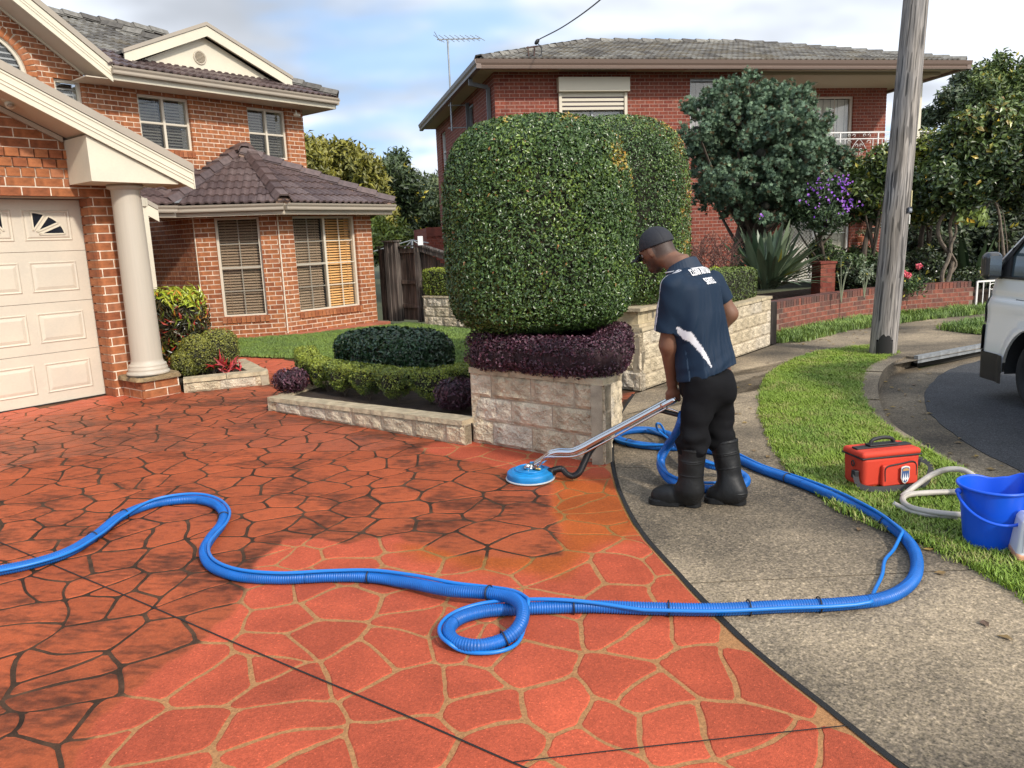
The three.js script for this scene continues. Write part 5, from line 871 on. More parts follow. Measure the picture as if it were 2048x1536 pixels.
{ const t = thing('hedge_planter', 'cream split-block planter by the timber gate holding the bright box hedge', 'retaining wall'), c = onA(848, 641, 10.75).setY(0), d = NV, p = c.clone(), q = c.clone().addScaledVector(NV, 2.4), b = c.clone().addScaledVector(AV, 1.6);
blockFace(t, p, q, 0.56, 0.56, { phase: 0.25, e0: 0.012 }); blockFace(t, b, p, 0.56, 0.56, { phase: 0.4, e1: 0.0 }); const y = (v) => v.clone().setY(0.56); capStones(t, y(p), y(q), 0.2, 0.03); capStones(t, y(b), y(p).addScaledVector(AV, 0.21), 0.2, 0.03);
mesh('planting_soil', prism([p, q, q.clone().addScaledVector(AV, 1.6), b].map((v) => v.clone().addScaledVector(AV, 0.09).setY(0.3)), V(0, 0.24, 0)), M.soil, t);
const e = c.clone().addScaledVector(AV, 0.9).addScaledVector(NV, -0.95); blockFace(t, e, c.clone().addScaledVector(AV, 0.9), 0.2, 0.2, { course: 0.2, name: 'step_block' }); capStones(t, e.clone().setY(0.2), c.clone().addScaledVector(AV, 0.9).setY(0.2), 0.25, 0.035, 0.45); }

// ================================================================ timber fence, outbuilding, clothes line
{ const woodT = tex(256, 512, (u, v) => { const g = fbm2(u * 40, v * 3, 4, 81, 0), n = fbm2(u * 4, v * 4, 3, 82, 4); const k = 0.55 + (g - 0.5) * 0.9 + (n - 0.5) * 0.4; return [b255(150 * k), b255(140 * k), b255(132 * k)]; });
M.greyWood = std([0.80, 0.74, 0.70], 0.95, { map: reps(woodT, 2, 0.7), bumpMap: reps(woodT, 2, 0.7), bumpScale: 0.004 }); M.darkWood = std([0.85, 0.66, 0.56], 0.95, { map: reps(woodT, 3, 0.7) });
const t = thing('paling_fence', 'weathered timber paling fence with raking top beside the bay wall', 'fence'), F0 = G(757, 640), a = 11.3, f = (n, y, da = 0) => AN(a + da, n, y), n0 = -12.7, n1 = -8.2, nk = onA(842, 500, a).dot(NV);
const top = (n) => n < nk ? 1.55 : Math.max(0.75, 1.55 - (n - nk) * 0.62);
for (let n = n0; n < n1; n += 0.098) { const h = top(n + 0.05) - 0.03; mesh('paling', prism([f(n, 0.02, 0.05), f(n + 0.093, 0.02, 0.05), f(n + 0.093, h, 0.05), f(n, h, 0.05)], AV.clone().multiplyScalar(0.014)), M.darkWood, t); }
const railAt = (y, m0, m1, h = 0.08) => mesh('rail', prism([f(m0, y(m0), 0), f(m1, y(m1), 0), f(m1, y(m1) + h, 0), f(m0, y(m0) + h, 0)], AV.clone().multiplyScalar(0.045)), M.darkWood, t);
railAt(() => 0.28, n0, n1); railAt(() => 0.78, n0, n1); railAt((n) => top(n) - 0.13, n0, nk, 0.1); mesh('capping', [bar(f(n0, 1.56, 0.03), f(nk, 1.56, 0.03), 0.13, 0.03)], M.greyWood, t); mesh('capping', bar(f(nk, 1.56, 0.03), f(n1, top(n1) + 0.01, 0.03), 0.16, 0.035), M.greyWood, t); mesh('raking_board', bar(f(nk, 1.49, -0.02), f(n1, top(n1) - 0.06, -0.02), 0.03, 0.1), M.greyWood, t);
mesh('post', gridBox(a - 0.07, a + 0.02, nk - 0.14, nk - 0.04, 0, 1.53), M.greyWood, t); mesh('post', gridBox(a - 0.07, a + 0.02, -12.62, -12.5, 0, 1.5), M.darkWood, t); mesh('post', gridBox(a - 0.06, a + 0.02, -9.2, -9.1, 0, 1.0), M.darkWood, t);
const pc = G(797, 641), g = toAN(pc); for (const [d, w] of [[0, 0.11], [0.115, 0.095], [0.215, 0.085]]) mesh('gate_post', gridBox(g[0] - 0.16 + d * 0.15, g[0] - 0.02 + d * 0.15, g[1] - 0.13 + d, g[1] - 0.13 + d + w, 0, 1.66 + (d === 0 ? 0.0 : 0.0)), M.greyWood, t); mesh('post_cap', gridBox(g[0] - 0.19, g[0] + 0.04, g[1] - 0.16, g[1] + 0.2, 1.66, 1.69), M.greyWood, t);
const bx = f(nk + 0.03, 1.6, -0.03); mesh('white_bracket', box(0.1, 0.18, 0.06, bx.x, bx.y + 0.06, bx.z), std([0.75, 0.75, 0.75], 0.5), t); }
{ const t = thing('brick_outhouse', 'small dark red brick outbuilding with flat parapet behind the fence', 'shed'), br = new Masonry(t, 'brick', redBricks, 200), z = -24, p = atZ(872, 600, z), o = { gap: 0.009, proud: 0.004, back: std([0.2, 0.1, 0.08], 0.95), depth: 0.06, len: 0.23 };
const L = atZ(852, 455, z), Rr = atZ(960, 455, z), u = Rr.clone().sub(L).setY(0).normalize(), w = u.length(), org = L.clone().setY(0), W = Rr.clone().sub(L).setY(0).length(), H = L.y;
brickWall(br, t, org, u, [[0, 0], [W, 0], [W, H - 0.28], [0, H - 0.28]], [], o); mesh('parapet', prism([V(0, H - 0.28, 0), V(W, H - 0.28, 0), V(W, H, 0), V(0, H, 0)].map((q) => org.clone().addScaledVector(u, q.x).setY(q.y).add(V(0, 0, 0.03))), V(-u.z, 0, u.x).multiplyScalar(-0.25)), std([0.22, 0.055, 0.035], 0.85, { map: reps(mottleT, 1) }), t);
const s = V(-0.25, 0, -1).normalize(); brickWall(br, t, org.clone().addScaledVector(s, 3), s.clone().negate(), [[0, 0], [3, 0], [3, H - 0.02], [0, H - 0.02]], [], { ...o, e1: 0.004 }); br.finish(); }
{ const t = thing('clothes_line', 'grey rotary clothes line seen over the timber fence', 'clothes line'), z = -20.5, P = (u, v) => atZ(u, v, z), m = M.galv; mesh('mast', tube([P(824, 640), P(824, 480)], 0.035, 6, 8), m, t);
for (const [a, b] of [[[824, 480], [784, 492]], [[824, 480], [747, 503]], [[824, 480], [836, 487]], [[824, 480], [806, 500]], [[784, 492], [747, 503]]]) mesh('arm', tube([P(...a), P(...b)], 0.016, 4, 6), m, t);
for (const q of [[836, 487], [806, 500]]) mesh('arm', tube([P(824, 480), P(...q).add(V(0.4, 0, 1.2))], 0.014, 4, 6), m, t); }

// ================================================================ curved brick garden wall, gate, pole
{ srand(606); const t = thing('garden_wall', 'curved low brown brick garden wall with on-edge coping beside the footpath', 'wall');
const path = curve(pline([[1549, 671], [1640, 652], [1740, 635], [1850, 624], [1944, 617]])), L = path.getLength(), H = 0.40, br = new Masonry(t, 'brick', gardenBricks), cp = new Masonry(t, 'coping_brick', gardenBricks);
const fr = (s) => { const k = clamp(s / L), p = path.getPointAt(k), u = path.getTangentAt(k); return [p, u, V(-u.z, 0, u.x)]; };
const back = []; for (let i = 0; i < 40; i++) { const [p, u, w] = fr(i / 40 * L), [q, , w2] = fr((i + 1) / 40 * L); back.push(prism([p.clone().addScaledVector(w, -0.005), q.clone().addScaledVector(w2, -0.005), q.clone().addScaledVector(w2, -0.005).setY(H), p.clone().addScaledVector(w, -0.005).setY(H)], w.clone().multiplyScalar(-0.2))); } mesh('wall_core', back, std([0.34, 0.24, 0.18], 0.95, { map: reps(mottleT, 2) }), t);
const lay = (m, s, y, l, h, d, b) => { const [p, u, w] = fr(s); m.add(brickGeo(l, h, d), new THREE.Matrix4().makeBasis(u, UP, w).setPosition(p.clone().setY(y).addScaledVector(w, (rnd() - 0.5) * 0.004)), b, l); };
for (let r = 0; r < 5; r++) for (let s = 0.12 + (r % 2) * 0.118; s < L - 0.08; s += 0.236) lay(br, s, r * 0.08 + 0.04, 0.222, 0.068, 0.1, gardenBricks[[0, 2, 0, 1, 2, 3, 1][Math.floor(rnd() * (r > 2 ? 7 : 5))]]);
for (let s = 0.04; s < L - 0.03; s += 0.081) lay(cp, s, H + 0.055, 0.069, 0.105, 0.23, gardenBricks[[1, 3, 1, 0, 3][Math.floor(rnd() * 5)]]);
br.finish(); cp.finish();
const g = thing('timber_post', 'short pale timber post at the end of the brick garden wall', 'post'), p = G(1543, 688); mesh('post', boxUV(new THREE.BoxGeometry(0.1, 0.6, 0.1).translate(p.x, 0.3, p.z)), M.greyWood, g); mesh('edge_board', boxUV(new THREE.BoxGeometry(0.045, 0.6, 0.12).translate(p.x - 0.085, 0.3, p.z + 0.01)), M.darkWood, g); }
{ const t = thing('garden_gate', 'white wrought iron garden gate between brick wall and van', 'gate'), p = G(1951, 617), q = p.clone().add(V(1.1, 0, -0.25)), w = M.whitePaint, at = (k, y) => p.clone().lerp(q, k).setY(y);
mesh('top_rail', bar(at(0, 0.5), at(1, 0.5), 0.03, 0.03), w, t); mesh('bottom_rail', bar(at(0, 0.04), at(1, 0.04), 0.03, 0.03), w, t); for (let i = 0; i <= 8; i++) mesh('bar', bar(at(i / 8, 0.04), at(i / 8, 0.5), i % 8 ? 0.016 : 0.03, i % 8 ? 0.016 : 0.03, V(0, 0, 1)), w, t);
for (const k of [0.3, 0.55]) { const pts = []; for (let i = 0; i < 20; i++) { const a = i / 19 * 7, r = 0.08 * (1 - i / 26); pts.push(at(k + r * Math.cos(a) / 1.1, 0.38 + r * Math.sin(a))); } mesh('scroll', tube(pts, 0.008, 30, 5), w, t); } }
{ const t = thing('utility_pole', 'weathered grey timber power pole leaning right beside the footpath', 'pole');
const b = G(1765, 709), top = b.clone().add(V(0.40, 9, 0)), poleT = tex(512, 2048, (u, v) => { const w = u + (fbm2(u * 6, v * 22, 3, 90) - 0.5) * 0.03, g = fbm2(w * 90, v * 42, 4, 91, 0), s = fbm2(w * 26, v * 7, 4, 92), n = fbm2(u * 6, v * 18, 4, 93), cr = sstep(0.66, 0.74, noise2(w * 70, v * 34, 94)); const k = 0.85 + (g - 0.5) * 0.6 + (s - 0.5) * 0.45 - cr * 0.3; return [b255(152 * k + (n - 0.5) * 20), b255(145 * k + (n - 0.5) * 12), b255(138 * k)]; });
const g = new THREE.CylinderGeometry(0.108, 0.158, 9, 40, 60, false), pa = g.attributes.position; for (let i = 0; i < pa.count; i++) { const x = pa.getX(i), z = pa.getZ(i), y = pa.getY(i), r = Math.hypot(x, z); if (r > 0.05) { const a = Math.atan2(z, x), k = 1 + (noise2(a * 7 + 20, y * 0.8, 95) - 0.5) * 0.05; pa.setX(i, x * k); pa.setZ(i, z * k); } } g.computeVertexNormals();
const d = top.clone().sub(b), m = new THREE.Matrix4().compose(b.clone().add(top).multiplyScalar(0.5), new THREE.Quaternion().setFromUnitVectors(UP, d.normalize()), V(1, 1, 1)); g.applyMatrix4(m);
mesh('shaft', g, std([1, 1, 1], 0.95, { map: poleT, bumpMap: poleT, bumpScale: 0.006 }), t);
const tar = new THREE.CylinderGeometry(0.1585, 0.1615, 0.3, 30, 6, true, -1.0, 1.25), tp = tar.attributes.position; for (let i = 0; i < tp.count; i++) if (tp.getY(i) > 0.1) tp.setY(i, tp.getY(i) - 0.14 * noise2(tp.getX(i) * 30, tp.getZ(i) * 30, 96)); tar.computeVertexNormals(); mesh('tar_stain', tar.translate(b.x + 0.006, 0.155, b.z), std([0.012, 0.011, 0.01], 0.7, { side: THREE.DoubleSide }), t);
const at = (u, v) => { const p = atZ(u, v, b.z), h = p.y; return b.clone().lerp(top, h / 9).add(V(0.62 * 0.152, 0, 0.78 * 0.152)).setY(h); }, tagp = at(1800, 421).add(V(0.01, 0, 0.075)); mesh('tag_band', boxUV(new THREE.BoxGeometry(0.11, 0.06, 0.012).rotateZ(-0.05).rotateY(0.75).translate(tagp.x, tagp.y, tagp.z - 0.07)), std([0.05, 0.055, 0.07], 0.4, { metalness: 0.4 }), t);
for (const [i, q] of [-0.03, -0.01, 0.012, 0.033].entries()) mesh('embossed_digit', boxUV(new THREE.BoxGeometry(0.012, 0.03, 0.004).rotateZ(-0.05).rotateY(0.75).translate(tagp.x + q * 0.72 + 0.006, tagp.y, tagp.z - 0.062 - q * 0.68)), std([0.4, 0.42, 0.45], 0.5), t);
for (const [u, v, h, c] of [[1812, 398, 0.19, [0.62, 0.52, 0.25]], [1806, 439, 0.11, [0.7, 0.68, 0.6]]]) { const p = at(u, v); mesh('reflective_strip', boxUV(new THREE.BoxGeometry(0.035, h, 0.006).rotateZ(-0.04).rotateY(0.9).translate(p.x + 0.03, p.y, p.z - 0.02)), std(c, 0.4), t); } }
// ================================================================ plants
function leafGeo(w = 0.5, fold = 0.12, droop = 0.15, tip = 0.6) {    // one unit long, from its stalk at 0 along +y, facing +z
const P = (x, y, z) => V(x, y, z), a = P(0, 0, 0), b = P(0, 0.5, -0.02), c = P(0, 1, -droop), l = P(-w / 2, 0.42 * tip + 0.12, fold), r = P(w / 2, 0.42 * tip + 0.12, fold);
return polys([[a, r, b], [a, b, l], [b, r, c], [b, c, l]]);
}
const leafMat = (rough = 0.42, o = {}) => new THREE.MeshPhysicalMaterial({ color: 0xffffff, roughness: rough, side: THREE.DoubleSide, ...o });
const LM = { gloss: leafMat(0.33), mid: leafMat(0.5), matte: leafMat(0.75) };
const rdir = () => { const z = rr(-1, 1), a = rnd() * 6.283, s = Math.sqrt(1 - z * z); return V(s * Math.cos(a), z, s * Math.sin(a)); };
// leaves: list of [place, outward normal]; col(p, n, depth) gives a linear colour
function leaves(parent, name, list, geo, mat, size, col, { spread = 0.75, up = 0.25, label } = {}) {
const o = new THREE.InstancedMesh(geo, mat, list.length), m = new THREE.Matrix4(), x = V(), y = V(), z = V(), c = new THREE.Color();
list.forEach(([p, n, k], i) => {
z.copy(n).addScaledVector(rdir(), spread).normalize(); y.copy(rdir()).addScaledVector(UP, up).addScaledVector(n, 0.35); y.addScaledVector(z, -y.dot(z)).normalize(); x.copy(y).cross(z);
const s = rr(size[0], size[1]); m.makeBasis(x, y, z).scale(V(s, s, s)).setPosition(p); o.setMatrixAt(i, m); c.setRGB(...col(p, n, k)); o.setColorAt(i, c);
});
o.name = name; o.castShadow = o.receiveShadow = true; parent.add(o); if (label) o.userData.label = label; return stuff(o);
}
// a clipped body: |x/a|^p + |z/c|^p over |y/b|^q; returns shell places
function shell(C, a, b, c, p, q0, n, depth = 0.12, wob = 0.03, s = 0) {
const out = [], Q = (y) => q0.length ? q0[y > 0 ? 0 : 1] : q0, f = (x, y, z, q = Q(y)) => Math.pow(Math.pow(Math.abs(x), p) + Math.pow(Math.abs(z), p), q / p) + Math.pow(Math.abs(y), q);
while (out.length < n) {
const x = rr(-1, 1), y = rr(-1, 1), z = rr(-1, 1), v = Math.pow(f(x, y, z), 1 / Q(y)); if (v < 0.35 || v > 1.3) continue;
const k = 1 / v, X = x * k, Y = y * k, Z = z * k, e = 1e-3, g = V((f(X + e, Y, Z) - f(X - e, Y, Z)) / a, (f(X, Y + e, Z) - f(X, Y - e, Z)) / b, (f(X, Y, Z + e) - f(X, Y, Z - e)) / c).normalize();
const t = rnd(), w = 1 + (fbm3(X * a * 3.5 + 5, Y * b * 3.5, Z * c * 3.5, s) - 0.5) * wob * 2, sc = w - depth * t * t / Math.max(a, b, c) + (rnd() < 0.06 ? rnd() * 0.02 : 0);
out.push([V(C.x + X * a * sc, C.y + Y * b * sc, C.z + Z * c * sc), g, t]);
}
return out;
}
function coreGeo(C, a, b, c, p, q0, k = 0.9) {
const g = new THREE.SphereGeometry(1, 40, 28), P = g.attributes.position;
for (let i = 0; i < P.count; i++) { const x = P.getX(i), y = P.getY(i), z = P.getZ(i), q = q0.length ? q0[y > 0 ? 0 : 1] : q0, v = Math.pow(Math.pow(Math.pow(Math.abs(x), p) + Math.pow(Math.abs(z), p), q / p) + Math.pow(Math.abs(y), q), 1 / q); P.setXYZ(i, C.x + x / v * a * k, C.y + y / v * b * k, C.z + z / v * c * k); }
g.computeVertexNormals(); return g;
}
M.twigs = std([0.022, 0.022, 0.012], 1); M.coreRed = std([0.03, 0.014, 0.016], 1);  // solid dark filler cores added inside foliage to close gaps, no twigs modelled
const mix3 = (a, b, t) => [mixf(a[0], b[0], t), mixf(a[1], b[1], t), mixf(a[2], b[2], t)];
const vary = (c, k = 0.25) => { const v = 1 + (rnd() - 0.5) * 2 * k; return [c[0] * v, c[1] * v, c[2] * v * (1 + (rnd() - 0.5) * 0.2)]; };
const L1 = leafGeo(0.52), L2 = leafGeo(0.4, 0.1, 0.25), L3 = leafGeo(0.62, 0.08, 0.1), LL = leafGeo(0.22, 0.06, 0.35, 0.9);
srand(707);
// ---- the two clipped topiaries
function topiary(name, label, C, R, Hh, n, tips, trunkY) {
const t = thing(name, label, 'topiary'), list = shell(C, R, Hh, R, 2.4, [3.2, 5.5], n, 0.16, 0.022, 3);
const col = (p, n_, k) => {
const f = fbm3(p.x * 2.4, p.y * 2.4, p.z * 2.4, 31), g = fbm3(p.x * 6, p.y * 6, p.z * 6, 37), young = tips(p, n_, f, g), d = rnd();  // sunlight painted in: yellower leaves on top and right, besides orange-brown tips
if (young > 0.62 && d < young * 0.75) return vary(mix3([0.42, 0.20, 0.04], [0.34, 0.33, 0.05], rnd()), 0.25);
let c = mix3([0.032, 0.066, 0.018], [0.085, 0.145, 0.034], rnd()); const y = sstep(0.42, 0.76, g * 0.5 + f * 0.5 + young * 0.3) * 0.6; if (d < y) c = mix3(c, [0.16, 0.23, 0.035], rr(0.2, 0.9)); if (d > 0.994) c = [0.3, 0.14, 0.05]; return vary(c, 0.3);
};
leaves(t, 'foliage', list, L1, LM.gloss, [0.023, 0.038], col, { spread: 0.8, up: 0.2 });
mesh('inner_twigs', coreGeo(C, R, Hh, R, 2.4, [3.2, 5.5], 0.885), M.twigs, t);
for (let i = 0; i < 3; i++) { const a = i * 2.1 + 0.4; mesh('stem', taper([V(C.x + Math.cos(a) * 0.05, trunkY, C.z + Math.sin(a) * 0.05), V(C.x + Math.cos(a) * 0.1, trunkY + 0.2, C.z + Math.sin(a) * 0.1), V(C.x + Math.cos(a) * 0.22, C.y - Hh * 0.8, C.z + Math.sin(a) * 0.22)], (t_) => 0.028 - 0.008 * t_, 8, 7), M.bark, t); }
return t;
}
const tz1 = -6.35, t1L = atZ(890, 480, tz1), t1R = atZ(1262, 480, tz1), t1T = atZ(1080, 218, tz1 + 0.45), t1B = atZ(1080, 668, tz1 + 0.5);
const T1 = { c: t1L.clone().add(t1R).multiplyScalar(0.5), r: (t1R.x - t1L.x) / 2, y0: t1B.y, y1: t1T.y };
topiary('clipped_topiary', 'huge clipped lilly pilly topiary, barrel shaped, on the cream block planter', V(T1.c.x, (T1.y0 + T1.y1) / 2, tz1), T1.r, (T1.y1 - T1.y0) / 2, 115000, (p, n, f, g) => { const right = sstep(0.45, 0.95, n.x * 0.85 + n.z * 0.25) * sstep(1.5, 2.3, p.y), top = sstep(0.35, 0.9, n.y); return clamp(right * 0.85 + top * 0.35 + (g - 0.5) * 1.3 * Math.max(right, top)); }, 0.55);  // sunward top and right sides get the painted yellow
const tz2 = -8.9, t2R = atZ(1374, 420, tz2), t2T = atZ(1300, 226, tz2 + 0.3), t2B = atZ(1300, 614, tz2 + 0.3);
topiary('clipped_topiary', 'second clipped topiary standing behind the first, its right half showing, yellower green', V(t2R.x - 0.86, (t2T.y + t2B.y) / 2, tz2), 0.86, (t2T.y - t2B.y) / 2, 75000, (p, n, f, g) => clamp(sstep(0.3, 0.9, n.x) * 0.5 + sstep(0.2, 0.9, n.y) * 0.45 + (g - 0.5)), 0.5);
// ---- hedges and small shrubs
function clipped(name, label, cat, C, a, b, c, p, q, n, geo, mat, size, col, { turn = 0, wob = 0.03, depth = 0.1, core = M.twigs, k = 0.88, s = 1 } = {}) {
const t = thing(name, label, cat, V(C.x, C.y - b, C.z), turn), Z = V(0, b, 0);
leaves(t, 'foliage', shell(Z, a, b, c, p, q, n, depth, wob, s), geo, mat, size, col); mesh('inner_twigs', coreGeo(Z, a, b, c, p, q, k), core, t); return t;
}
const GT = Math.PI / 2 - TH;                            // turns local x onto the street direction n ... local -z onto a
const gturn = -Math.atan2(NV.z, NV.x);
{ const c = onA(785, 690, 5.72); clipped('rounded_hedge', 'dark glossy clipped hedge with rounded ends in the front garden bed', 'hedge', V(c.x, 0.385, c.z), 0.72, 0.30, 0.43, 3, 3.5, 13000, L1, LM.gloss, [0.04, 0.065], (p, n) => vary(mix3([0.012, 0.034, 0.014], [0.035, 0.075, 0.026], rnd() * (0.5 + 0.5 * n.y)), 0.3), { turn: gturn, s: 11, wob: 0.04 }); }
{ // scalloped box hedge curving round the dark one
const t = thing('scalloped_hedge', 'low yellow-green box hedge curving round the dark hedge, scalloped beneath', 'hedge');
const path = curve([G(614, 735, 0.2), G(632, 768, 0.16), G(690, 787, 0.14), G(770, 799, 0.14), G(850, 806, 0.14), G(915, 797, 0.14), G(958, 775, 0.2)].map((p) => p.setY(0.12))), L = path.getLength(), list = [], N = 26000, nb = Math.round(L / 0.36), top = 0.46;
for (let i = 0; i < N; i++) { const s = rnd(), p = path.getPointAt(s), u = path.getTangentAt(s), w = V(-u.z, 0, u.x), ang = rnd() * 6.283, k = Math.abs(((s * nb) % 1) - 0.5) * 2; const yl = mixf(0.17, 0.36, Math.pow(k, 1.5)), cy = (top + yl) / 2, hy = (top - yl) / 2, ce = Math.cos(ang), se = Math.sin(ang), pw = (v) => Math.sign(v) * Math.pow(Math.abs(v), 0.55), rad = 0.145 * (0.86 + 0.14 * (1 - k)), t2 = 1 - 0.3 * rnd() ** 2 + (fbm3(p.x * 6, ang, p.z * 6, 9) - 0.5) * 0.16;
list.push([p.clone().addScaledVector(w, pw(ce) * rad * t2).setY(cy + pw(se) * hy * t2), w.clone().multiplyScalar(ce).addScaledVector(UP, se).normalize(), 0]); }
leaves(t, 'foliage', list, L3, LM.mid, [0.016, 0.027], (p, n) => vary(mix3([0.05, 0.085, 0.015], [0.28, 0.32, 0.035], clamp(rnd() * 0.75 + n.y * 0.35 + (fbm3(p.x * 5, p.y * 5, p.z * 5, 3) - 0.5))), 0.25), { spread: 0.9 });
const core = []; for (let i = 0; i < nb; i++) { const p = path.getPointAt((i + 0.5) / nb); core.push(coreGeo(V(p.x, 0.335, p.z), 0.155, 0.105, 0.125, 2.4, 2.6, 0.9)); for (let k = 0; k < 4; k++) mesh('stem', taper([p.clone().setY(0.12).add(V(rr(-0.02, 0.02), 0, rr(-0.02, 0.02))), p.clone().setY(0.2).add(V(rr(-0.05, 0.05), 0, rr(-0.05, 0.05))), p.clone().setY(0.32).add(V(rr(-0.1, 0.1), 0, rr(-0.08, 0.08)))], (q) => 0.007 - 0.003 * q, 4, 5), M.bark, t); } stuff(mesh('inner_twigs', core, M.twigs, t)); }
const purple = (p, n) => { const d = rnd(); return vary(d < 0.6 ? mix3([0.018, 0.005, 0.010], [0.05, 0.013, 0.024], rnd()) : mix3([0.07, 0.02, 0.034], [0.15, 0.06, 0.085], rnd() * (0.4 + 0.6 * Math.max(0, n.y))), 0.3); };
function purpleShrub(label, u, v, y, a, b, c, n) { const p = G(u, v, 0.14); clipped('purple_shrub', label, 'shrub', V(p.x, 0.14 + b, p.z), a, b, c, 2, 2, n, L2, LM.mid, [0.03, 0.05], purple, { wob: 0.12, depth: 0.1, core: M.coreRed, k: 0.75, s: 21 + u }); }
purpleShrub('small dark purple shrub at the left end of the stone edging', 583, 784, 0.1, 0.185, 0.125, 0.17, 1500);
purpleShrub('dark purple shrub leaning against the left side of the tall planter', 915, 818, 0.1, 0.2, 0.14, 0.2, 1800);
{ const t = thing('purple_hedge', 'clipped ring of deep purple foliage on top of the tall planter', 'hedge');
const pts = [AN(4.62, -4.02), AN(4.56, -3.45), AN(4.62, -2.93), AN(5.1, -3.12), AN(5.6, -3.42), AN(5.68, -3.75), AN(5.6, -4.05), AN(5.1, -4.12)], path = new THREE.CatmullRomCurve3(pts, true, 'centripetal'), list = [], y0 = 0.635, top = 0.86;
for (let i = 0; i < 23000; i++) { const s = rnd(), p = path.getPointAt(s), u = path.getTangentAt(s), w = V(-u.z, 0, u.x), a = rnd() * 6.283, ce = Math.cos(a), se = Math.sin(a), pw = (v) => Math.sign(v) * Math.pow(Math.abs(v), 0.6), k = 1 - 0.35 * rnd() ** 2 + (fbm3(p.x * 7, a, p.z * 7, 4) - 0.5) * 0.2; list.push([p.clone().addScaledVector(w, pw(ce) * 0.15 * k).setY((y0 + top) / 2 + pw(se) * 0.14 * k), w.clone().multiplyScalar(ce).addScaledVector(UP, se).normalize(), 0]); }
leaves(t, 'foliage', list, L1, LM.mid, [0.02, 0.032], purple, { spread: 0.9 });
const c = []; for (let i = 0; i < 30; i++) { const p = path.getPointAt(i / 30); c.push(coreGeo(V(p.x, 0.725, p.z), 0.115, 0.1, 0.115, 2, 2.4, 1)); } stuff(mesh('inner_twigs', c, M.coreRed, t)); }
// croton with yellow, red and green straps, and the round bush beside it
{ const C = onA(352, 650, 5.25), t = thing('croton_shrub', 'tall variegated croton with yellow-green tips and red leaves behind the column', 'shrub'); C.y = 0.62;
const l = shell(C, 0.40, 0.50, 0.36, 3, 3.5, 3600, 0.3, 0.09, 61);
leaves(t, 'foliage', l, LL, LM.gloss, [0.08, 0.15], (p, n) => { const d = rnd(), top = sstep(0.85, 1.12, p.y + 0.35 * (p.x - C.x)); if (d < top * 0.95) return vary(mix3([0.28, 0.38, 0.03], [0.5, 0.45, 0.04], rnd() * 0.6), 0.2); if (d > 0.93) return vary([0.45, 0.22, 0.03], 0.3); if (d > 0.86) return vary([0.30, 0.035, 0.02], 0.3); if (d > 0.76) return vary([0.13, 0.17, 0.02], 0.3); return vary(mix3([0.02, 0.03, 0.012], [0.06, 0.045, 0.015], rnd()), 0.3); }, { spread: 0.7, up: 0.9 });
const rg = []; for (let i = 0; i < 26; i++) { const p = AN(rr(4.95, 5.1), rr(-8.75, -8.35), 0.14); rg.push([p.add(V(0, rr(0, 0.12), 0)), rdir(), 0]); } leaves(t, 'red_basal_leaves', rg, LL, LM.gloss, [0.12, 0.2], () => vary([0.34, 0.03, 0.03], 0.3), { up: 1 });
mesh('inner_twigs', coreGeo(C, 0.40, 0.50, 0.36, 3, 3.5, 0.72), std([0.03, 0.02, 0.012], 1), t); for (let i = 0; i < 6; i++) mesh('stem', taper([V(C.x + rr(-0.1, 0.1), 0.1, C.z + rr(-0.1, 0.1)), V(C.x + rr(-0.2, 0.2), 0.35, C.z + rr(-0.15, 0.15))], () => 0.012, 3, 5), M.bark, t); }
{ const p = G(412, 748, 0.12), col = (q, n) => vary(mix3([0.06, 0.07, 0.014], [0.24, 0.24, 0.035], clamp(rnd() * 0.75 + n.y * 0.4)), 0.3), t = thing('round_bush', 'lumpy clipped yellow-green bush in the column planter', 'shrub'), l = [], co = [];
for (const [u, v, r] of [[398, 708, 0.24], [438, 697, 0.25], [372, 726, 0.17]]) { const c = atZ(u, v, p.z - (u - 400) * 0.004); l.push(...shell(c, r, r * 1.02, r, 2.1, 2.3, 5200, 0.08, 0.08, u)); co.push(coreGeo(c, r, r, r, 2, 2, 0.86)); } leaves(t, 'foliage', l, L3, LM.mid, [0.018, 0.03], col); stuff(mesh('inner_twigs', co, M.twigs, t)); for (let i = 0; i < 7; i++) mesh('stem', taper([p.clone().add(V(rr(-0.12, 0.12), -0.02, rr(-0.05, 0.05))), p.clone().add(V(rr(-0.2, 0.25), 0.22, rr(-0.1, 0.1)))], () => 0.009, 3, 5), M.bark, t); }
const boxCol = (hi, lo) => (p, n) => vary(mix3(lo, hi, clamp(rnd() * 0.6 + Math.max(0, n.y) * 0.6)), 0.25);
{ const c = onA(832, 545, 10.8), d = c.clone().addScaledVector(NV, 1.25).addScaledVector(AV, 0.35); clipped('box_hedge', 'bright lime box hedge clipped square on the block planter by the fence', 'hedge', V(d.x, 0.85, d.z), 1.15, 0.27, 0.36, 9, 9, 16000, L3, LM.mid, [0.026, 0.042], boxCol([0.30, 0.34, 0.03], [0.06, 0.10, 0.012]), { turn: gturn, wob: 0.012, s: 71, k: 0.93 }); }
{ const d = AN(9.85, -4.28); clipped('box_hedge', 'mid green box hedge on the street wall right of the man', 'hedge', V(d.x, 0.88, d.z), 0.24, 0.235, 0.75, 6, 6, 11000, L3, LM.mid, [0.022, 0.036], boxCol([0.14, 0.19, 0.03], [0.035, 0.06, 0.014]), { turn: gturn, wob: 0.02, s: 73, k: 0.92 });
const e = atZ(1431, 537, -11.4); clipped('lime_shrub', 'small lime green shrub tip showing beside the man\'s shoulder', 'shrub', V(e.x, e.y - 0.13, e.z), 0.11, 0.16, 0.11, 2.2, 2.4, 900, L3, LM.mid, [0.025, 0.04], boxCol([0.40, 0.46, 0.03], [0.2, 0.26, 0.02]), { s: 75 }); }
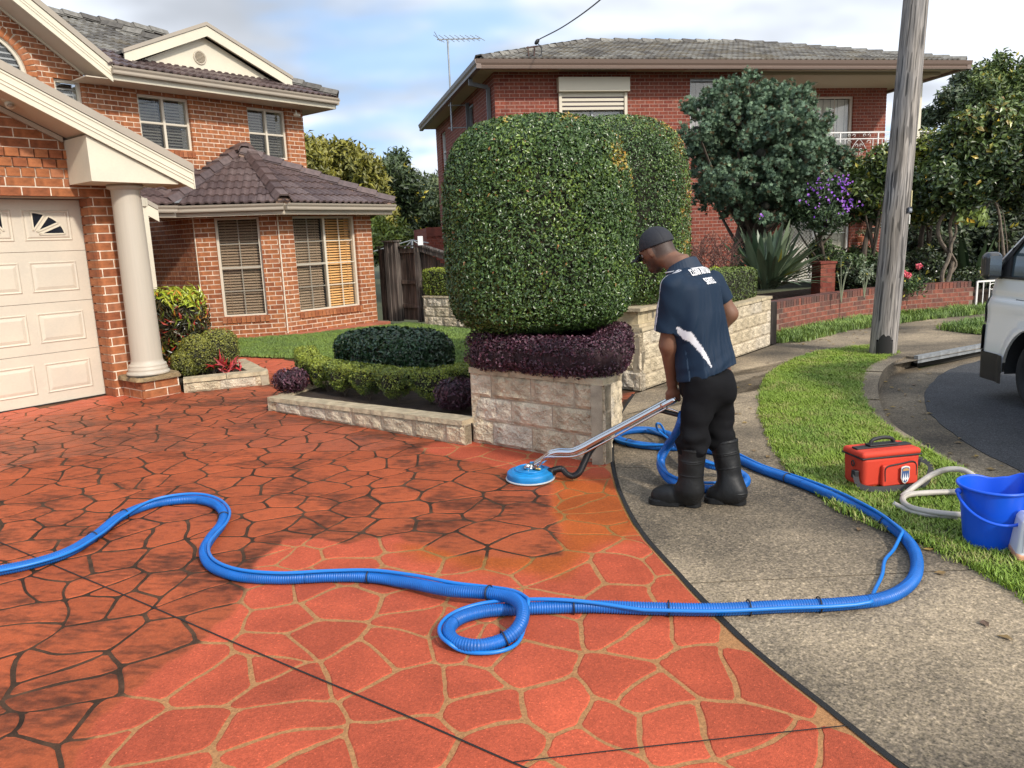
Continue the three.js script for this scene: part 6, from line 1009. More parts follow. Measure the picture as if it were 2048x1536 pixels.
// ---- strap-leaved clump behind the brick wall: every blade a leaf
function strapClump(label, base, n, len, colA, colB, lean, yaw0 = 0, yawS = 6.283) {
const t = thing('strap_leaf_plant', label, 'plant', base), mats = [0, 1, 2, 3, 4].map((k) => new THREE.MeshPhysicalMaterial({ color: lin(...mix3(colA, colB, k / 4)), roughness: 0.4, side: THREE.DoubleSide })); mats.push(new THREE.MeshPhysicalMaterial({ color: lin(0.34, 0.30, 0.05), roughness: 0.5, side: THREE.DoubleSide }));
for (let i = 0; i < n; i++) {
const a = yaw0 + rnd() * yawS, el = rr(0.25, 1.0), L = len * rr(0.6, 1.05), w = rr(0.085, 0.135), d = V(Math.cos(a), 0, Math.sin(a)), s = V(-d.z, 0, d.x), F = [], ks = [0, 0.15, 0.4, 0.65, 0.85, 1], P = ks.map((k) => { const r = Math.cos(el * 1.35) * k, y = Math.sin(el * 1.35) * k - lean * k * k * (1 - el * 0.6); return d.clone().multiplyScalar(r * L + 0.05).setY(y * L + 0.02); });
const W = [0.25, 0.35, 1, 1, 0.6, 0.03];
for (let j = 0; j < 5; j++) { const p = P[j], q = P[j + 1], e = (x, k, sg) => x.clone().addScaledVector(s, sg * w * W[k] / 2).add(V(0, 0.012 * W[k], 0)); F.push([e(p, j, -1), p, q, e(q, j + 1, -1)], [p, e(p, j, 1), e(q, j + 1, 1), q]); }
const o = mesh('leaf', polys(F), mats[rnd() < 0.03 ? 5 : Math.floor(rnd() * 5)], t); o.position.set(rr(-0.12, 0.12), 0, rr(-0.1, 0.1));
}
return t;
}
strapClump('big grey-green strap-leaved clump overhanging the brick wall beside the box hedge', G(1535, 640, 0.0).setY(0.5).add(V(0.15, 0, -0.5)), 150, 1.45, [0.05, 0.085, 0.045], [0.17, 0.215, 0.13], 0.3);
strapClump('dark strap-leaved clump under the vine arch near the van', atZ(1935, 590, -17), 70, 1.7, [0.018, 0.04, 0.016], [0.07, 0.11, 0.05], 0.4);
// ---- trees: limbs to clumps, each clump a loose shell of leaves
let leafTuft0;
function tree(name, label, cat, base, clumps, { geo = L1, mat = LM.mid, size = [0.05, 0.09], per = 500, col, trunkR = 0.12, limbs = true, fill = 0.55, limbMat = M.bark, group, spread = 0.9, up = 0.1, stems = [[0, 0]], core = 0.62, coreMat = M.twigs, tufts } = {}) {
const t = thing(name, label, cat, V(0, 0, 0), 0, group), l = [], c = [];
const tf = [], cen = clumps.reduce((a, k) => a.add(k[0]), V()).multiplyScalar(1 / clumps.length);
for (const [C, r, ry] of clumps) {
const sz = (size[0] + size[1]) / 2, n = Math.round((per > 3000 ? per : (geo === leafTuft0 ? per : 16 / (0.27 * sz * sz))) * r * r);
if (tufts) { const T = Math.round(tufts.n * r * r * 6); for (let j = 0; j < T; j++) { const d = rdir(), w = rr(0.72, 1.08), A = V(C.x + d.x * r * w, C.y + d.y * (ry ?? r) * w, C.z + d.z * r * w), up_ = d.clone().add(V(0.15, 0.7, 0.1)).normalize(), tr = tufts.r * rr(0.6, 1.25), tone = rr(0, 1); for (let i = 0; i < tufts.per; i++) { const e = rdir(), q = rnd() ** 0.5; l.push([A.clone().addScaledVector(e, tr * q).addScaledVector(up_, tr * 0.9 * rnd()), up_.clone().addScaledVector(e, 0.5).normalize(), q * 0.5 + tone * 0.5]); } } }
else for (let i = 0; i < n; i++) { const d = rdir(), k = 1 - (1 - fill) * rnd() ** 1.5, w = 1 + (fbm3(C.x + d.x * 2, C.y + d.y * 2, C.z + d.z * 2, 13) - 0.5) * 0.75; l.push([V(C.x + d.x * r * k * w, C.y + d.y * (ry ?? r * 0.75) * k * w, C.z + d.z * r * k * w), d.clone().lerp(C.clone().sub(cen).normalize(), 0.3).normalize(), k]); }
if (core) c.push(new THREE.IcosahedronGeometry(1, 1).scale(r * core, (ry ?? r * 0.75) * core, r * core).translate(C.x, C.y, C.z));
}
leaves(t, 'crown', l, geo, mat, size, col, { spread, up });
if (c.length) stuff(mesh('inner_twigs', c, coreMat, t));
if (limbs) { const B = stems.map(([x, z]) => base.clone().add(V(x, 0, z))); const H = cen.y - base.y; B.forEach((b) => mesh('trunk', taper([b, b.clone().lerp(cen, 0.35).add(V(rr(-0.1, 0.1) * H, 0, 0)).setY(base.y + H * 0.4), cen.clone().lerp(b, 0.25).setY(base.y + H * 0.8)], (k) => trunkR * (1 - 0.5 * k), 10, 9), limbMat, t));
clumps.forEach(([C, r]) => { const b = B[Math.floor(rnd() * B.length)], p = b.clone().lerp(cen, 0.45).setY(base.y + H * rr(0.3, 0.75)); mesh('limb', taper([p, p.clone().lerp(C, 0.55).add(V(0, (C.y - p.y) * -0.08, 0)), C], (k) => trunkR * 0.42 * (1 - 0.7 * k), 7, 6), limbMat, t); }); }
return t;
}
const blobs = (z, list, dz = 0.6) => list.map(([u, v, rpx, ry]) => { const Z = z + (rnd() - 0.5) * dz, p = atZ(u, v, Z), k = Math.abs(Z) / FPX * 1.02; return [p, rpx * k, ry ? ry * k : undefined]; });
const sprayGeo = (() => { const F = []; for (let i = 0; i < 9; i++) { const a = (i / 8 - 0.5) * 2.0, L = 1 - Math.abs(a) * 0.35, d = V(Math.sin(a), Math.cos(a), (i % 3 - 1) * 0.25).multiplyScalar(L), s = V(Math.cos(a), -Math.sin(a), 0).multiplyScalar(0.055); F.push([s.clone().negate(), s.clone(), d.clone().multiplyScalar(0.6).add(s.clone().multiplyScalar(1.5)), d], [s.clone().negate(), d, d.clone().multiplyScalar(0.6).sub(s.clone().multiplyScalar(1.5))]); } return polys(F); })();
// blue-green conifer in front of the red house
{ const z = -15.6, B = []; const C0 = [1530, 320]; let tries = 0;
const edge = [[1382, 300], [1375, 250], [1400, 200], [1445, 175], [1490, 168], [1545, 182], [1590, 190], [1625, 225], [1650, 270], [1680, 320], [1690, 350], [1655, 385], [1600, 410], [1530, 425], [1470, 420], [1420, 400], [1395, 360], [1405, 325]];
for (const [u, v] of edge) B.push([mixf(u, C0[0], 0.12), mixf(v, C0[1], 0.12), rr(26, 42), rr(22, 34)]);
for (let i = 0; i < 52; i++) { const [u, v] = edge[Math.floor(rnd() * edge.length)], k = rr(0.2, 1.0); B.push([mixf(u, C0[0], k) + rr(-14, 14), mixf(v, C0[1], k) + rr(-12, 12), rr(30, 48), rr(24, 38)]); }
const cl = blobs(z, B, 2.2).filter(() => true);
tree('conifer_tree', 'dense blue-green conifer with feathery clumps in front of the red house', 'tree', atZ(1478, 560, z).setY(0.2), cl, { geo: sprayGeo, mat: LM.matte, size: [0.045, 0.095], tufts: { n: 30, r: 0.115, per: 36 }, trunkR: 0.11, fill: 0.5, core: 0.25, coreMat: std([0.02, 0.02, 0.013], 1), spread: 1.2, up: 1.1, col: (p, n, k) => { const d = rnd(); if (d < 0.1) return vary([0.10, 0.075, 0.03], 0.3); return vary(mix3([0.045, 0.09, 0.05], [0.19, 0.28, 0.165], clamp(rnd() * 0.6 + (k - 0.5) * 0.7 + n.y * 0.25)), 0.25); }, stems: [[0, 0], [0.12, 0.1], [-0.15, 0.05]] }); }
// low reddish twiggy shrub under it
{ const t = thing('twiggy_shrub', 'reddish brown bare twiggy shrub below the conifer', 'shrub'), z = -13.8, F = []; for (let i = 0; i < 130; i++) { const p = atZ(rr(1375, 1470), rr(500, 560), z + rr(-0.4, 0.4)), q = p.clone().add(V(rr(-0.35, 0.35), rr(0.1, 0.45), rr(-0.2, 0.2))); F.push(taper([p, p.clone().lerp(q, 0.5).add(V(rr(-0.06, 0.06), 0.03, 0)), q], (k) => 0.008 - 0.005 * k, 4, 4)); } mesh('twigs', F, std([0.13, 0.06, 0.045], 0.9), t);
const l = []; for (let i = 0; i < 700; i++) l.push([atZ(rr(1372, 1475), rr(470, 560), z + rr(-0.5, 0.5)), rdir(), 0]); leaves(t, 'foliage', l, L2, LM.mid, [0.03, 0.06], () => vary(mix3([0.08, 0.03, 0.025], [0.2, 0.07, 0.04], rnd()), 0.3)); }
// purple-flowering tree
{ const z = -14.8, t = tree('flowering_tree', 'dark green tree with violet blossom clusters right of the conifer', 'tree', atZ(1640, 600, z).setY(0.2), blobs(z, [[1600, 400, 34, 26], [1635, 385, 38, 30], [1665, 410, 36, 28], [1620, 430, 36, 28], [1655, 440, 34, 26], [1580, 430, 26, 20], [1690, 430, 24, 20]], 0.8), { geo: L2, mat: LM.mid, size: [0.07, 0.12], per: 2900, trunkR: 0.05, core: 0.5, col: () => vary(mix3([0.02, 0.04, 0.014], [0.06, 0.10, 0.035], rnd()), 0.3) });
const l = []; for (const [u, v, n, s] of [[1690, 362, 26, 7], [1690, 378, 26, 8], [1686, 398, 20, 8], [1705, 410, 26, 9], [1690, 415, 18, 8], [1620, 380, 16, 10], [1640, 372, 14, 10], [1655, 395, 16, 12], [1660, 360, 8, 8], [1521, 430, 9, 5], [1645, 440, 8, 10], [1615, 410, 8, 10]]) for (let i = 0; i < n * 0.6; i++) l.push([atZ(u + gauss() * s * 1.5, v + gauss() * s * 1.5, z + 0.45 + rnd() * 0.25), V(rr(-0.4, 0.4), 0.3, 1).normalize(), 0]);
leaves(t, 'blossom', l, leafGeo(0.9, 0.05, 0.1), LM.matte, [0.035, 0.06], () => vary(mix3([0.13, 0.025, 0.34], [0.34, 0.13, 0.52], rnd()), 0.25)); }
// broad-leaved shrubs and the vine arch at the right
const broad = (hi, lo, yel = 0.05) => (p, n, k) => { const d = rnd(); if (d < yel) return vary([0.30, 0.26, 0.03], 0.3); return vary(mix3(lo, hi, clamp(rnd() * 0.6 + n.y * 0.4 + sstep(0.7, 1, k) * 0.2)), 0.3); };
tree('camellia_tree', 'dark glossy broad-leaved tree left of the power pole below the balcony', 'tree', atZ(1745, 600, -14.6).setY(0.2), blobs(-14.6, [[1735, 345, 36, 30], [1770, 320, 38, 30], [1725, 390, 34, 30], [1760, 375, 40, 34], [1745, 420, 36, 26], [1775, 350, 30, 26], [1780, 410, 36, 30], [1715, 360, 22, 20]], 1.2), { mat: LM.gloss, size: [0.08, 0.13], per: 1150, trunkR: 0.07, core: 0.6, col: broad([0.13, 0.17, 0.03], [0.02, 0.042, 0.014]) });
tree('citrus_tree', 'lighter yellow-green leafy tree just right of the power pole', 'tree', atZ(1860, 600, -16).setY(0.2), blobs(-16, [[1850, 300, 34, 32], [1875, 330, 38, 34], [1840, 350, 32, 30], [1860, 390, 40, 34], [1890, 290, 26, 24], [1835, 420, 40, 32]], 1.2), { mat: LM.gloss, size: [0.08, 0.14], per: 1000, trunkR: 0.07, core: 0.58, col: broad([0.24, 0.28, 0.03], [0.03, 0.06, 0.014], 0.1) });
{ const z = -14.6, t = tree('vine_arch', 'climbing vine trained over an arch with twisted bare stems beside the van', 'vine', atZ(1895, 640, z).setY(0.2), blobs(z, [[1870, 360, 46, 36], [1915, 330, 50, 40], [1965, 310, 52, 42], [2015, 320, 52, 44], [2050, 345, 50, 44], [1905, 290, 40, 36], [1955, 265, 44, 36], [2010, 265, 46, 38], [2060, 270, 50, 40], [1890, 395, 38, 26], [1940, 370, 46, 34], [1990, 365, 48, 32], [2040, 390, 44, 34], [1925, 400, 36, 22], [1840, 395, 30, 24], [1930, 245, 30, 26], [1985, 235, 34, 30], [2040, 225, 38, 30]], 1.4), { mat: LM.gloss, size: [0.09, 0.15], per: 850, limbs: false, core: 0.6, col: (p, n, k) => { const d = rnd(), high = sstep(2.6, 3.6, p.y); if (d < 0.02) return vary([0.42, 0.30, 0.04], 0.2); if (d < high * 0.2) return vary(mix3([0.2, 0.12, 0.03], [0.26, 0.27, 0.04], rnd()), 0.3); return vary(mix3([0.02, 0.04, 0.015], [0.12, 0.17, 0.04], clamp(rnd() * 0.6 + n.y * 0.3 + high * 0.3)), 0.3); } });
const S = (pts, r) => mesh('stem', taper(pts.map(([u, v, d = 0]) => atZ(u, v, z + d)), (k) => r * (1 - 0.35 * k), 24, 7), std([0.20, 0.16, 0.12], 0.9, { map: reps(mottleT, 2), bumpMap: reps(roughT, 3), bumpScale: 0.01 }), t);
S([[1888, 590], [1900, 545], [1905, 520], [1893, 500], [1880, 480], [1876, 455], [1890, 425], [1915, 405], [1945, 398]], 0.045); S([[1890, 590, 0.1], [1884, 550, 0.12], [1898, 515, 0.1], [1902, 480], [1900, 450], [1908, 425], [1930, 402], [1965, 392]], 0.04); S([[1896, 590, -0.1], [1893, 560], [1912, 530], [1900, 500, 0.1], [1912, 465], [1910, 430], [1925, 412]], 0.03); S([[2012, 590], [2008, 520], [2002, 460], [1996, 420], [1985, 398], [1955, 392]], 0.034); S([[2020, 590, -0.2], [2012, 470, -0.2], [2003, 420, -0.2], [1990, 400, -0.2]], 0.012); S([[1995, 590, -0.1], [1998, 480, -0.1], [1996, 410]], 0.012); S([[1940, 398], [1965, 420, 0.1], [1985, 396]], 0.02);
const hl = []; for (let i = 0; i < 60; i++) hl.push([atZ(rr(1915, 1975), rr(410, 445), z + 0.1 + rnd() * 0.4), V(rr(-0.3, 0.3), -0.3, 1).normalize(), 0]); leaves(t, 'hanging_leaves', hl, L3, LM.mid, [0.1, 0.16], () => rnd() < 0.08 ? vary([0.5, 0.33, 0.03], 0.15) : vary(mix3([0.06, 0.10, 0.025], [0.18, 0.24, 0.04], rnd()), 0.25), { up: -1.2, spread: 0.5 }); }
tree('background_shrubs', 'dark shrubbery filling the shade behind the vine arch', 'shrub', atZ(1950, 600, -18.2).setY(0.2), blobs(-18.2, [[1840, 425, 44, 34], [1900, 430, 50, 36], [1965, 435, 55, 38], [2040, 430, 60, 42], [1830, 480, 50, 44], [1880, 500, 55, 46], [1940, 470, 60, 50], [2000, 480, 60, 54], [2060, 470, 60, 54], [1850, 540, 50, 40], [1920, 545, 55, 40], [1990, 550, 60, 40], [2060, 545, 55, 40], [1810, 540, 36, 34]], 1.5), { size: [0.1, 0.17], per: 480, limbs: false, core: 0.75, col: broad([0.05, 0.075, 0.022], [0.01, 0.017, 0.008], 0.01) });
tree('garden_shrubs', 'dark green ferny shrubs behind the brick wall left of the power pole', 'shrub', atZ(1700, 620, -15).setY(0.2), blobs(-15, [[1655, 520, 32, 26], [1690, 540, 38, 32], [1735, 550, 40, 34], [1720, 515, 34, 24], [1765, 535, 36, 30], [1690, 570, 36, 22], [1745, 580, 38, 22], [1640, 500, 24, 22], [1790, 560, 34, 26]], 1), { geo: L2, size: [0.07, 0.13], per: 900, limbs: false, core: 0.65, col: broad([0.07, 0.11, 0.03], [0.012, 0.024, 0.01], 0.02) });
tree('garden_shrubs', 'dark low shrubs behind the brick wall right of the power pole', 'shrub', atZ(1850, 620, -15.4).setY(0.2), blobs(-15.4, [[1830, 575, 36, 24], [1870, 565, 36, 26], [1910, 570, 36, 24], [1950, 565, 36, 28], [1850, 525, 32, 30], [1990, 570, 36, 26]], 1), { geo: L1, mat: LM.gloss, size: [0.07, 0.12], per: 900, limbs: false, core: 0.65, col: broad([0.06, 0.085, 0.03], [0.012, 0.022, 0.01], 0.02) });
{ const t = thing('rose_bush', 'rose bush with bright pink blooms behind the brick wall beside the pole', 'rose bush'), z = -13.7, l = []; for (let i = 0; i < 420; i++) l.push([atZ(1822 + gauss() * 24, 572 + gauss() * 14, z + rr(-0.3, 0.2)), rdir(), 0]); leaves(t, 'foliage', l, L1, LM.mid, [0.05, 0.08], broad([0.13, 0.20, 0.05], [0.03, 0.06, 0.02], 0.02));
for (const [u, v] of [[1838, 533], [1805, 546], [1816, 551], [1800, 552]]) { const c = atZ(u, v, z + 0.25), k = []; for (let i = 0; i < 90; i++) { const d = rdir(); k.push([c.clone().addScaledVector(d, 0.045), d, 0]); } leaves(t, 'bloom', k, L3, LM.matte, [0.03, 0.055], () => vary(mix3([0.62, 0.06, 0.10], [0.85, 0.22, 0.25], rnd()), 0.15), { spread: 0.35 }); mesh('cane', taper([atZ(u - 3, v + 60, z), atZ(u + 2, v + 25, z + 0.1), c], () => 0.006, 6, 5), M.bark, t); } }
for (const [u, v, h, lab] of [[1682, 590, 75, 'bare branching white-tipped stem rising over the brick wall'], [1728, 580, 60, 'silvery leafed stem plant just left of the power pole']]) { const t = thing('stem_plant', lab, 'plant'), z = -12.7, l = []; for (const [du, dv] of [[0, -h], [14, -h * 0.75], [-8, -h * 0.6], [22, -h * 0.9]]) { mesh('stem', taper([atZ(u, v + 15, z), atZ(u + du * 0.4, v + dv * 0.5, z), atZ(u + du, v + dv, z)], (k) => 0.008 - 0.004 * k, 8, 5), std([0.26, 0.28, 0.18], 0.8), t); for (let i = 0; i < (h > 70 ? 3 : 26); i++) l.push([atZ(u + du * rr(0.6, 1), v + dv * rr(0.5, 1), z + rr(-0.1, 0.1)), rdir(), 0]); } leaves(t, 'foliage', l, L2, LM.mid, [0.04, 0.07], () => vary([0.22, 0.26, 0.17], 0.3)); }
{ const z = -19.9; // pots hung on the lower wall
for (const [u, v, c, lab] of [[1722, 484, [0.5, 0.17, 0.09], 'terracotta wall pot lower left on the red house wall'], [1747, 466, [0.05, 0.06, 0.06], 'dark wall pot with pale saucer right on the red house wall'], [1730, 452, [0.5, 0.24, 0.18], 'pink terracotta wall pot topmost on the red house wall']]) { const p = onM(u, v, -20.62), t = thing('wall_pot', lab, 'flower pot', p); mesh('pot', lathe([[0, 0], [0.08, 0], [0.12, 0.14], [0.13, 0.14], [0.13, 0.16], [0.1, 0.16], [0.09, 0.12], [0, 0.12]], 18), std(c, 0.8), t); if (c[0] < 0.1) mesh('saucer', lathe([[0, -0.02], [0.14, -0.02], [0.16, 0.03], [0.145, 0.03], [0.13, 0], [0, 0]], 18), std([0.6, 0.5, 0.36], 0.8), t); const l = []; for (let i = 0; i < 90; i++) { const d = rdir(); l.push([V(d.x * 0.16, 0.2 + Math.abs(d.y) * 0.16, d.z * 0.14), d, 0]); } leaves(t, 'foliage', l, L2, LM.mid, [0.05, 0.1], () => vary([0.12, 0.13, 0.06], 0.4)); mesh('wall_ring', bar(V(0, 0.08, 0), V(0, 0.08, 0.0).addScaledVector(MV, -0.17), 0.03, 0.02), M.black, t); } }
{ const t = thing('brick_pier', 'short dark red brick pier in the garden left of the power pole', 'pier'), br = new Masonry(t, 'brick', redBricks), u = DV, o = G(1622, 640).setY(0).add(V(0.55, 0, -1.5)), c = atZ(1640, 585, -14.2), org = c.clone().setY(0), H = atZ(1640, 528, -14.2).y; const op = { gap: 0.009, proud: 0.004, back: std([0.16, 0.09, 0.07], 0.95), depth: 0.06, len: 0.23 };
brickWall(br, t, org, DV, [[0, 0], [0.3, 0], [0.3, H], [0, H]], [], op); brickWall(br, t, org.clone().addScaledVector(MV, -0.3), MV, [[0, 0], [0.3, 0], [0.3, H], [0, H]], [], { ...op, e1: 0.004 }); mesh('cap', prism([V(-0.02, 0, 0.02), V(0.32, 0, 0.02), V(0.32, 0, -0.32), V(-0.02, 0, -0.32)].map((p) => org.clone().addScaledVector(DV, p.x).addScaledVector(MV, p.z).setY(H)), V(0, 0.04, 0)), redBricks[2], t); br.finish(); }
// garden soil behind the wall
struct(mesh('garden_soil', slab([...pline([[1552, 668], [1740, 634], [1944, 616]]).map((p) => p.add(V(-0.1, 0, -0.25))), V(16, 0, -16), V(16, 0, -19.5), V(9, 0, -18.5), AN(10.8, -7.5), AN(10.7, -4)], 0.3, 0.45), M.soil));
// far trees beyond the fence and behind the right house
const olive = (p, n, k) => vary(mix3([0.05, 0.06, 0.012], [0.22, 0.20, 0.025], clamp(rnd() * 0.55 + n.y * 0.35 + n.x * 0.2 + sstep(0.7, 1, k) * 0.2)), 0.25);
const leafTuft = (() => { const F = []; for (let i = 0; i < 6; i++) { const g = leafGeo(0.4, 0.1, 0.3), p = g.attributes.position, m = new THREE.Matrix4().makeRotationFromEuler(new THREE.Euler(i * 1.7, i * 2.3, i * 1.1)).setPosition(Math.sin(i * 2.4) * 0.5, Math.cos(i * 1.9) * 0.5, Math.sin(i * 3.1 + 1) * 0.5); F.push(g.applyMatrix4(m)); } return merged(F); })(); leafTuft0 = leafTuft;
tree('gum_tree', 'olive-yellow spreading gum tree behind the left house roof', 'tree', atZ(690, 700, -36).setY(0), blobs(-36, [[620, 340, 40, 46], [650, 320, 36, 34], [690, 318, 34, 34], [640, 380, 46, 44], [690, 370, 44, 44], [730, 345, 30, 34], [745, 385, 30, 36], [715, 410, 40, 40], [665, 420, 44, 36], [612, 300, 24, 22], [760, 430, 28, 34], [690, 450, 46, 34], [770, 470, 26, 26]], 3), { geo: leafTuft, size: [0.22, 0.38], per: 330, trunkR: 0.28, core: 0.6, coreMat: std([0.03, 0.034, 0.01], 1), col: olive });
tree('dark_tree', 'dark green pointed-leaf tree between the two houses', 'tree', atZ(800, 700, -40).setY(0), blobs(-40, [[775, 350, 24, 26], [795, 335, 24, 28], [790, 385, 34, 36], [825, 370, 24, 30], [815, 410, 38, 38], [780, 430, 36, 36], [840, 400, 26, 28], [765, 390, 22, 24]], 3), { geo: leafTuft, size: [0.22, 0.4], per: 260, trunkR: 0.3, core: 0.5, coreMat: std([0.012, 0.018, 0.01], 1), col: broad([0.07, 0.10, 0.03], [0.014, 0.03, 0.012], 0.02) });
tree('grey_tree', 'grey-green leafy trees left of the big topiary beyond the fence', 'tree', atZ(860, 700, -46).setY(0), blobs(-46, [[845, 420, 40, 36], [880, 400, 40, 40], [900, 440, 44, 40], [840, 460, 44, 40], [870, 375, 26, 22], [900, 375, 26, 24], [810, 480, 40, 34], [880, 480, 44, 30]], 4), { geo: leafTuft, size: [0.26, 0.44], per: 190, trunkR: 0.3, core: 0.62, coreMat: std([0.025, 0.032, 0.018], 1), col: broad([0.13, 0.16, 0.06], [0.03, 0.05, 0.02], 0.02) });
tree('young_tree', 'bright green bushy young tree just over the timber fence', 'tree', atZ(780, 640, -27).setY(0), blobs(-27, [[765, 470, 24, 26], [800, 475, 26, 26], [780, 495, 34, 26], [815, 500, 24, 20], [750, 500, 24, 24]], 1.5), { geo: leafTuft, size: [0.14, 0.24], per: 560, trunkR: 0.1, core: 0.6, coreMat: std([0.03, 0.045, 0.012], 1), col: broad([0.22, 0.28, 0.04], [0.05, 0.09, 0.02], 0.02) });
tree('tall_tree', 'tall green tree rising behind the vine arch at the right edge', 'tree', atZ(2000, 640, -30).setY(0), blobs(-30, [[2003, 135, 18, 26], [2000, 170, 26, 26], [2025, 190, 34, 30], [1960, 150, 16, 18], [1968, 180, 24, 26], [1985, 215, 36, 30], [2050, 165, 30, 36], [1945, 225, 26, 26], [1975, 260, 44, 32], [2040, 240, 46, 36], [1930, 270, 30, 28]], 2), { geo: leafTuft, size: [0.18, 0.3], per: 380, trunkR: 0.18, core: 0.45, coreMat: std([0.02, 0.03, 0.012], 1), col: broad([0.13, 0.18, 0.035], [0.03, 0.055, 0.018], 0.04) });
tree('wispy_tree', 'airy gum tree with tufted branches seen between pole and vine arch', 'tree', atZ(1900, 640, -40).setY(0), blobs(-40, [[1905, 195, 26, 13], [1935, 160, 24, 12], [1865, 232, 22, 14], [1845, 240, 18, 14], [1890, 230, 12, 8], [1930, 205, 20, 14], [1920, 250, 20, 14], [1868, 300, 20, 16], [1850, 275, 18, 14], [1925, 290, 30, 24]], 2), { geo: leafTuft, size: [0.2, 0.34], per: 300, trunkR: 0.16, core: 0.35, coreMat: std([0.02, 0.028, 0.014], 1), limbMat: std([0.14, 0.12, 0.10], 0.9), col: broad([0.09, 0.12, 0.05], [0.025, 0.042, 0.02], 0.02) });
// ================================================================ the man with the floor wand
function surfaceNets(f, lo, hi, h, col) {
const nx = Math.ceil((hi.x - lo.x) / h) + 1, ny = Math.ceil((hi.y - lo.y) / h) + 1, nz = Math.ceil((hi.z - lo.z) / h) + 1, S = new Float32Array(nx * ny * nz), id = (i, j, k) => (k * ny + j) * nx + i;
for (let k = 0; k < nz; k++) for (let j = 0; j < ny; j++) for (let i = 0; i < nx; i++) S[id(i, j, k)] = f(lo.x + i * h, lo.y + j * h, lo.z + k * h);
const vi = new Int32Array(nx * ny * nz).fill(-1), pos = [], idx = [];
for (let k = 0; k < nz - 1; k++) for (let j = 0; j < ny - 1; j++) for (let i = 0; i < nx - 1; i++) {
let m = 0; const s = []; for (let c = 0; c < 8; c++) { const v = S[id(i + (c & 1), j + (c >> 1 & 1), k + (c >> 2))]; s.push(v); if (v < 0) m |= 1 << c; } if (m === 0 || m === 255) continue;
let x = 0, y = 0, z = 0, n = 0; for (let a = 0; a < 8; a++) for (const b of [a | 1, a | 2, a | 4]) if (b !== a && (s[a] < 0) !== (s[b] < 0)) { const t = s[a] / (s[a] - s[b]); x += mixf(a & 1, b & 1, t); y += mixf(a >> 1 & 1, b >> 1 & 1, t); z += mixf(a >> 2, b >> 2, t); n++; }
vi[id(i, j, k)] = pos.length / 3; pos.push(lo.x + (i + x / n) * h, lo.y + (j + y / n) * h, lo.z + (k + z / n) * h);
}
const q = (a, b, c, d, fl) => { if (a < 0 || b < 0 || c < 0 || d < 0) return; fl ? idx.push(a, b, c, a, c, d) : idx.push(a, c, b, a, d, c); };
for (let k = 1; k < nz - 1; k++) for (let j = 1; j < ny - 1; j++) for (let i = 1; i < nx - 1; i++) {
const s = S[id(i, j, k)] < 0; let t;
t = S[id(i + 1, j, k)] < 0; if (s !== t) q(vi[id(i, j - 1, k - 1)], vi[id(i, j, k - 1)], vi[id(i, j, k)], vi[id(i, j - 1, k)], s);
t = S[id(i, j + 1, k)] < 0; if (s !== t) q(vi[id(i - 1, j, k - 1)], vi[id(i - 1, j, k)], vi[id(i, j, k)], vi[id(i, j, k - 1)], s);
t = S[id(i, j, k + 1)] < 0; if (s !== t) q(vi[id(i - 1, j - 1, k)], vi[id(i, j - 1, k)], vi[id(i, j, k)], vi[id(i - 1, j, k)], s);
}
const N = pos.length / 3, nor = new Float32Array(N * 3), uv = new Float32Array(N * 2), e = h * 0.4; let C = col && new Float32Array(N * 3);
for (let i = 0; i < N; i++) { const x = pos[3 * i], y = pos[3 * i + 1], z = pos[3 * i + 2], n = V(f(x + e, y, z) - f(x - e, y, z), f(x, y + e, z) - f(x, y - e, z), f(x, y, z + e) - f(x, y, z - e)).normalize(); nor.set([n.x, n.y, n.z], 3 * i); uv.set([x + z, y], 2 * i); if (col) C.set(col(x, y, z, n), 3 * i); }
const g = new THREE.BufferGeometry(); g.setAttribute('position', new THREE.BufferAttribute(new Float32Array(pos), 3)); g.setAttribute('normal', new THREE.BufferAttribute(nor, 3)); g.setAttribute('uv', new THREE.BufferAttribute(uv, 2)); if (col) g.setAttribute('color', new THREE.BufferAttribute(C, 3)); g.setIndex(idx); return g;
}
const smin = (a, b, k) => { const h = Math.max(k - Math.abs(a - b), 0) / k; return Math.min(a, b) - h * h * k * 0.25; };
const capsule = (A, B, ra, rb) => { const dx = B.x - A.x, dy = B.y - A.y, dz = B.z - A.z, L = dx * dx + dy * dy + dz * dz; return (x, y, z) => { const t = clamp(((x - A.x) * dx + (y - A.y) * dy + (z - A.z) * dz) / L); return Math.hypot(x - A.x - dx * t, y - A.y - dy * t, z - A.z - dz * t) - mixf(ra, rb, t); }; };
const ellipsoid = (C, ax, ay, az, X, Y, Z) => (x, y, z) => { const px = x - C.x, py = y - C.y, pz = z - C.z, a = (px * X.x + py * X.y + pz * X.z) / ax, b = (px * Y.x + py * Y.y + pz * Y.z) / ay, c = (px * Z.x + py * Z.y + pz * Z.z) / az, k = Math.hypot(a, b, c), g = Math.hypot(a / ax, b / ay, c / az); return k < 1e-6 ? -Math.min(ax, ay, az) : k * (k - 1) / g; };
const union = (k, ...fs) => (x, y, z) => { let d = fs[0](x, y, z); for (let i = 1; i < fs.length; i++) d = smin(d, fs[i](x, y, z), k); return d; };
const man = thing('person', 'man in navy polo shirt, black cap, trousers and rubber boots, bent over a floor wand', 'person', V(0, 0, 0));
const J = { pelvis: atZ(1417, 752, -4.43), neck: atZ(1366, 530, -4.54), shL: atZ(1346, 572, -4.37), shR: atZ(1425, 567, -4.66), elL: atZ(1337, 690, -4.44), wrL: atZ(1344, 764, -4.54), elR: atZ(1459, 628, -4.66), wrR: atZ(1384, 735, -4.74), hipL: atZ(1404, 770, -4.345), hipR: atZ(1433, 766, -4.5), knL: atZ(1388, 878, -4.34), anL: atZ(1381, 975, -4.345), knR: atZ(1440, 868, -4.46), anR: atZ(1462, 970, -4.4) };
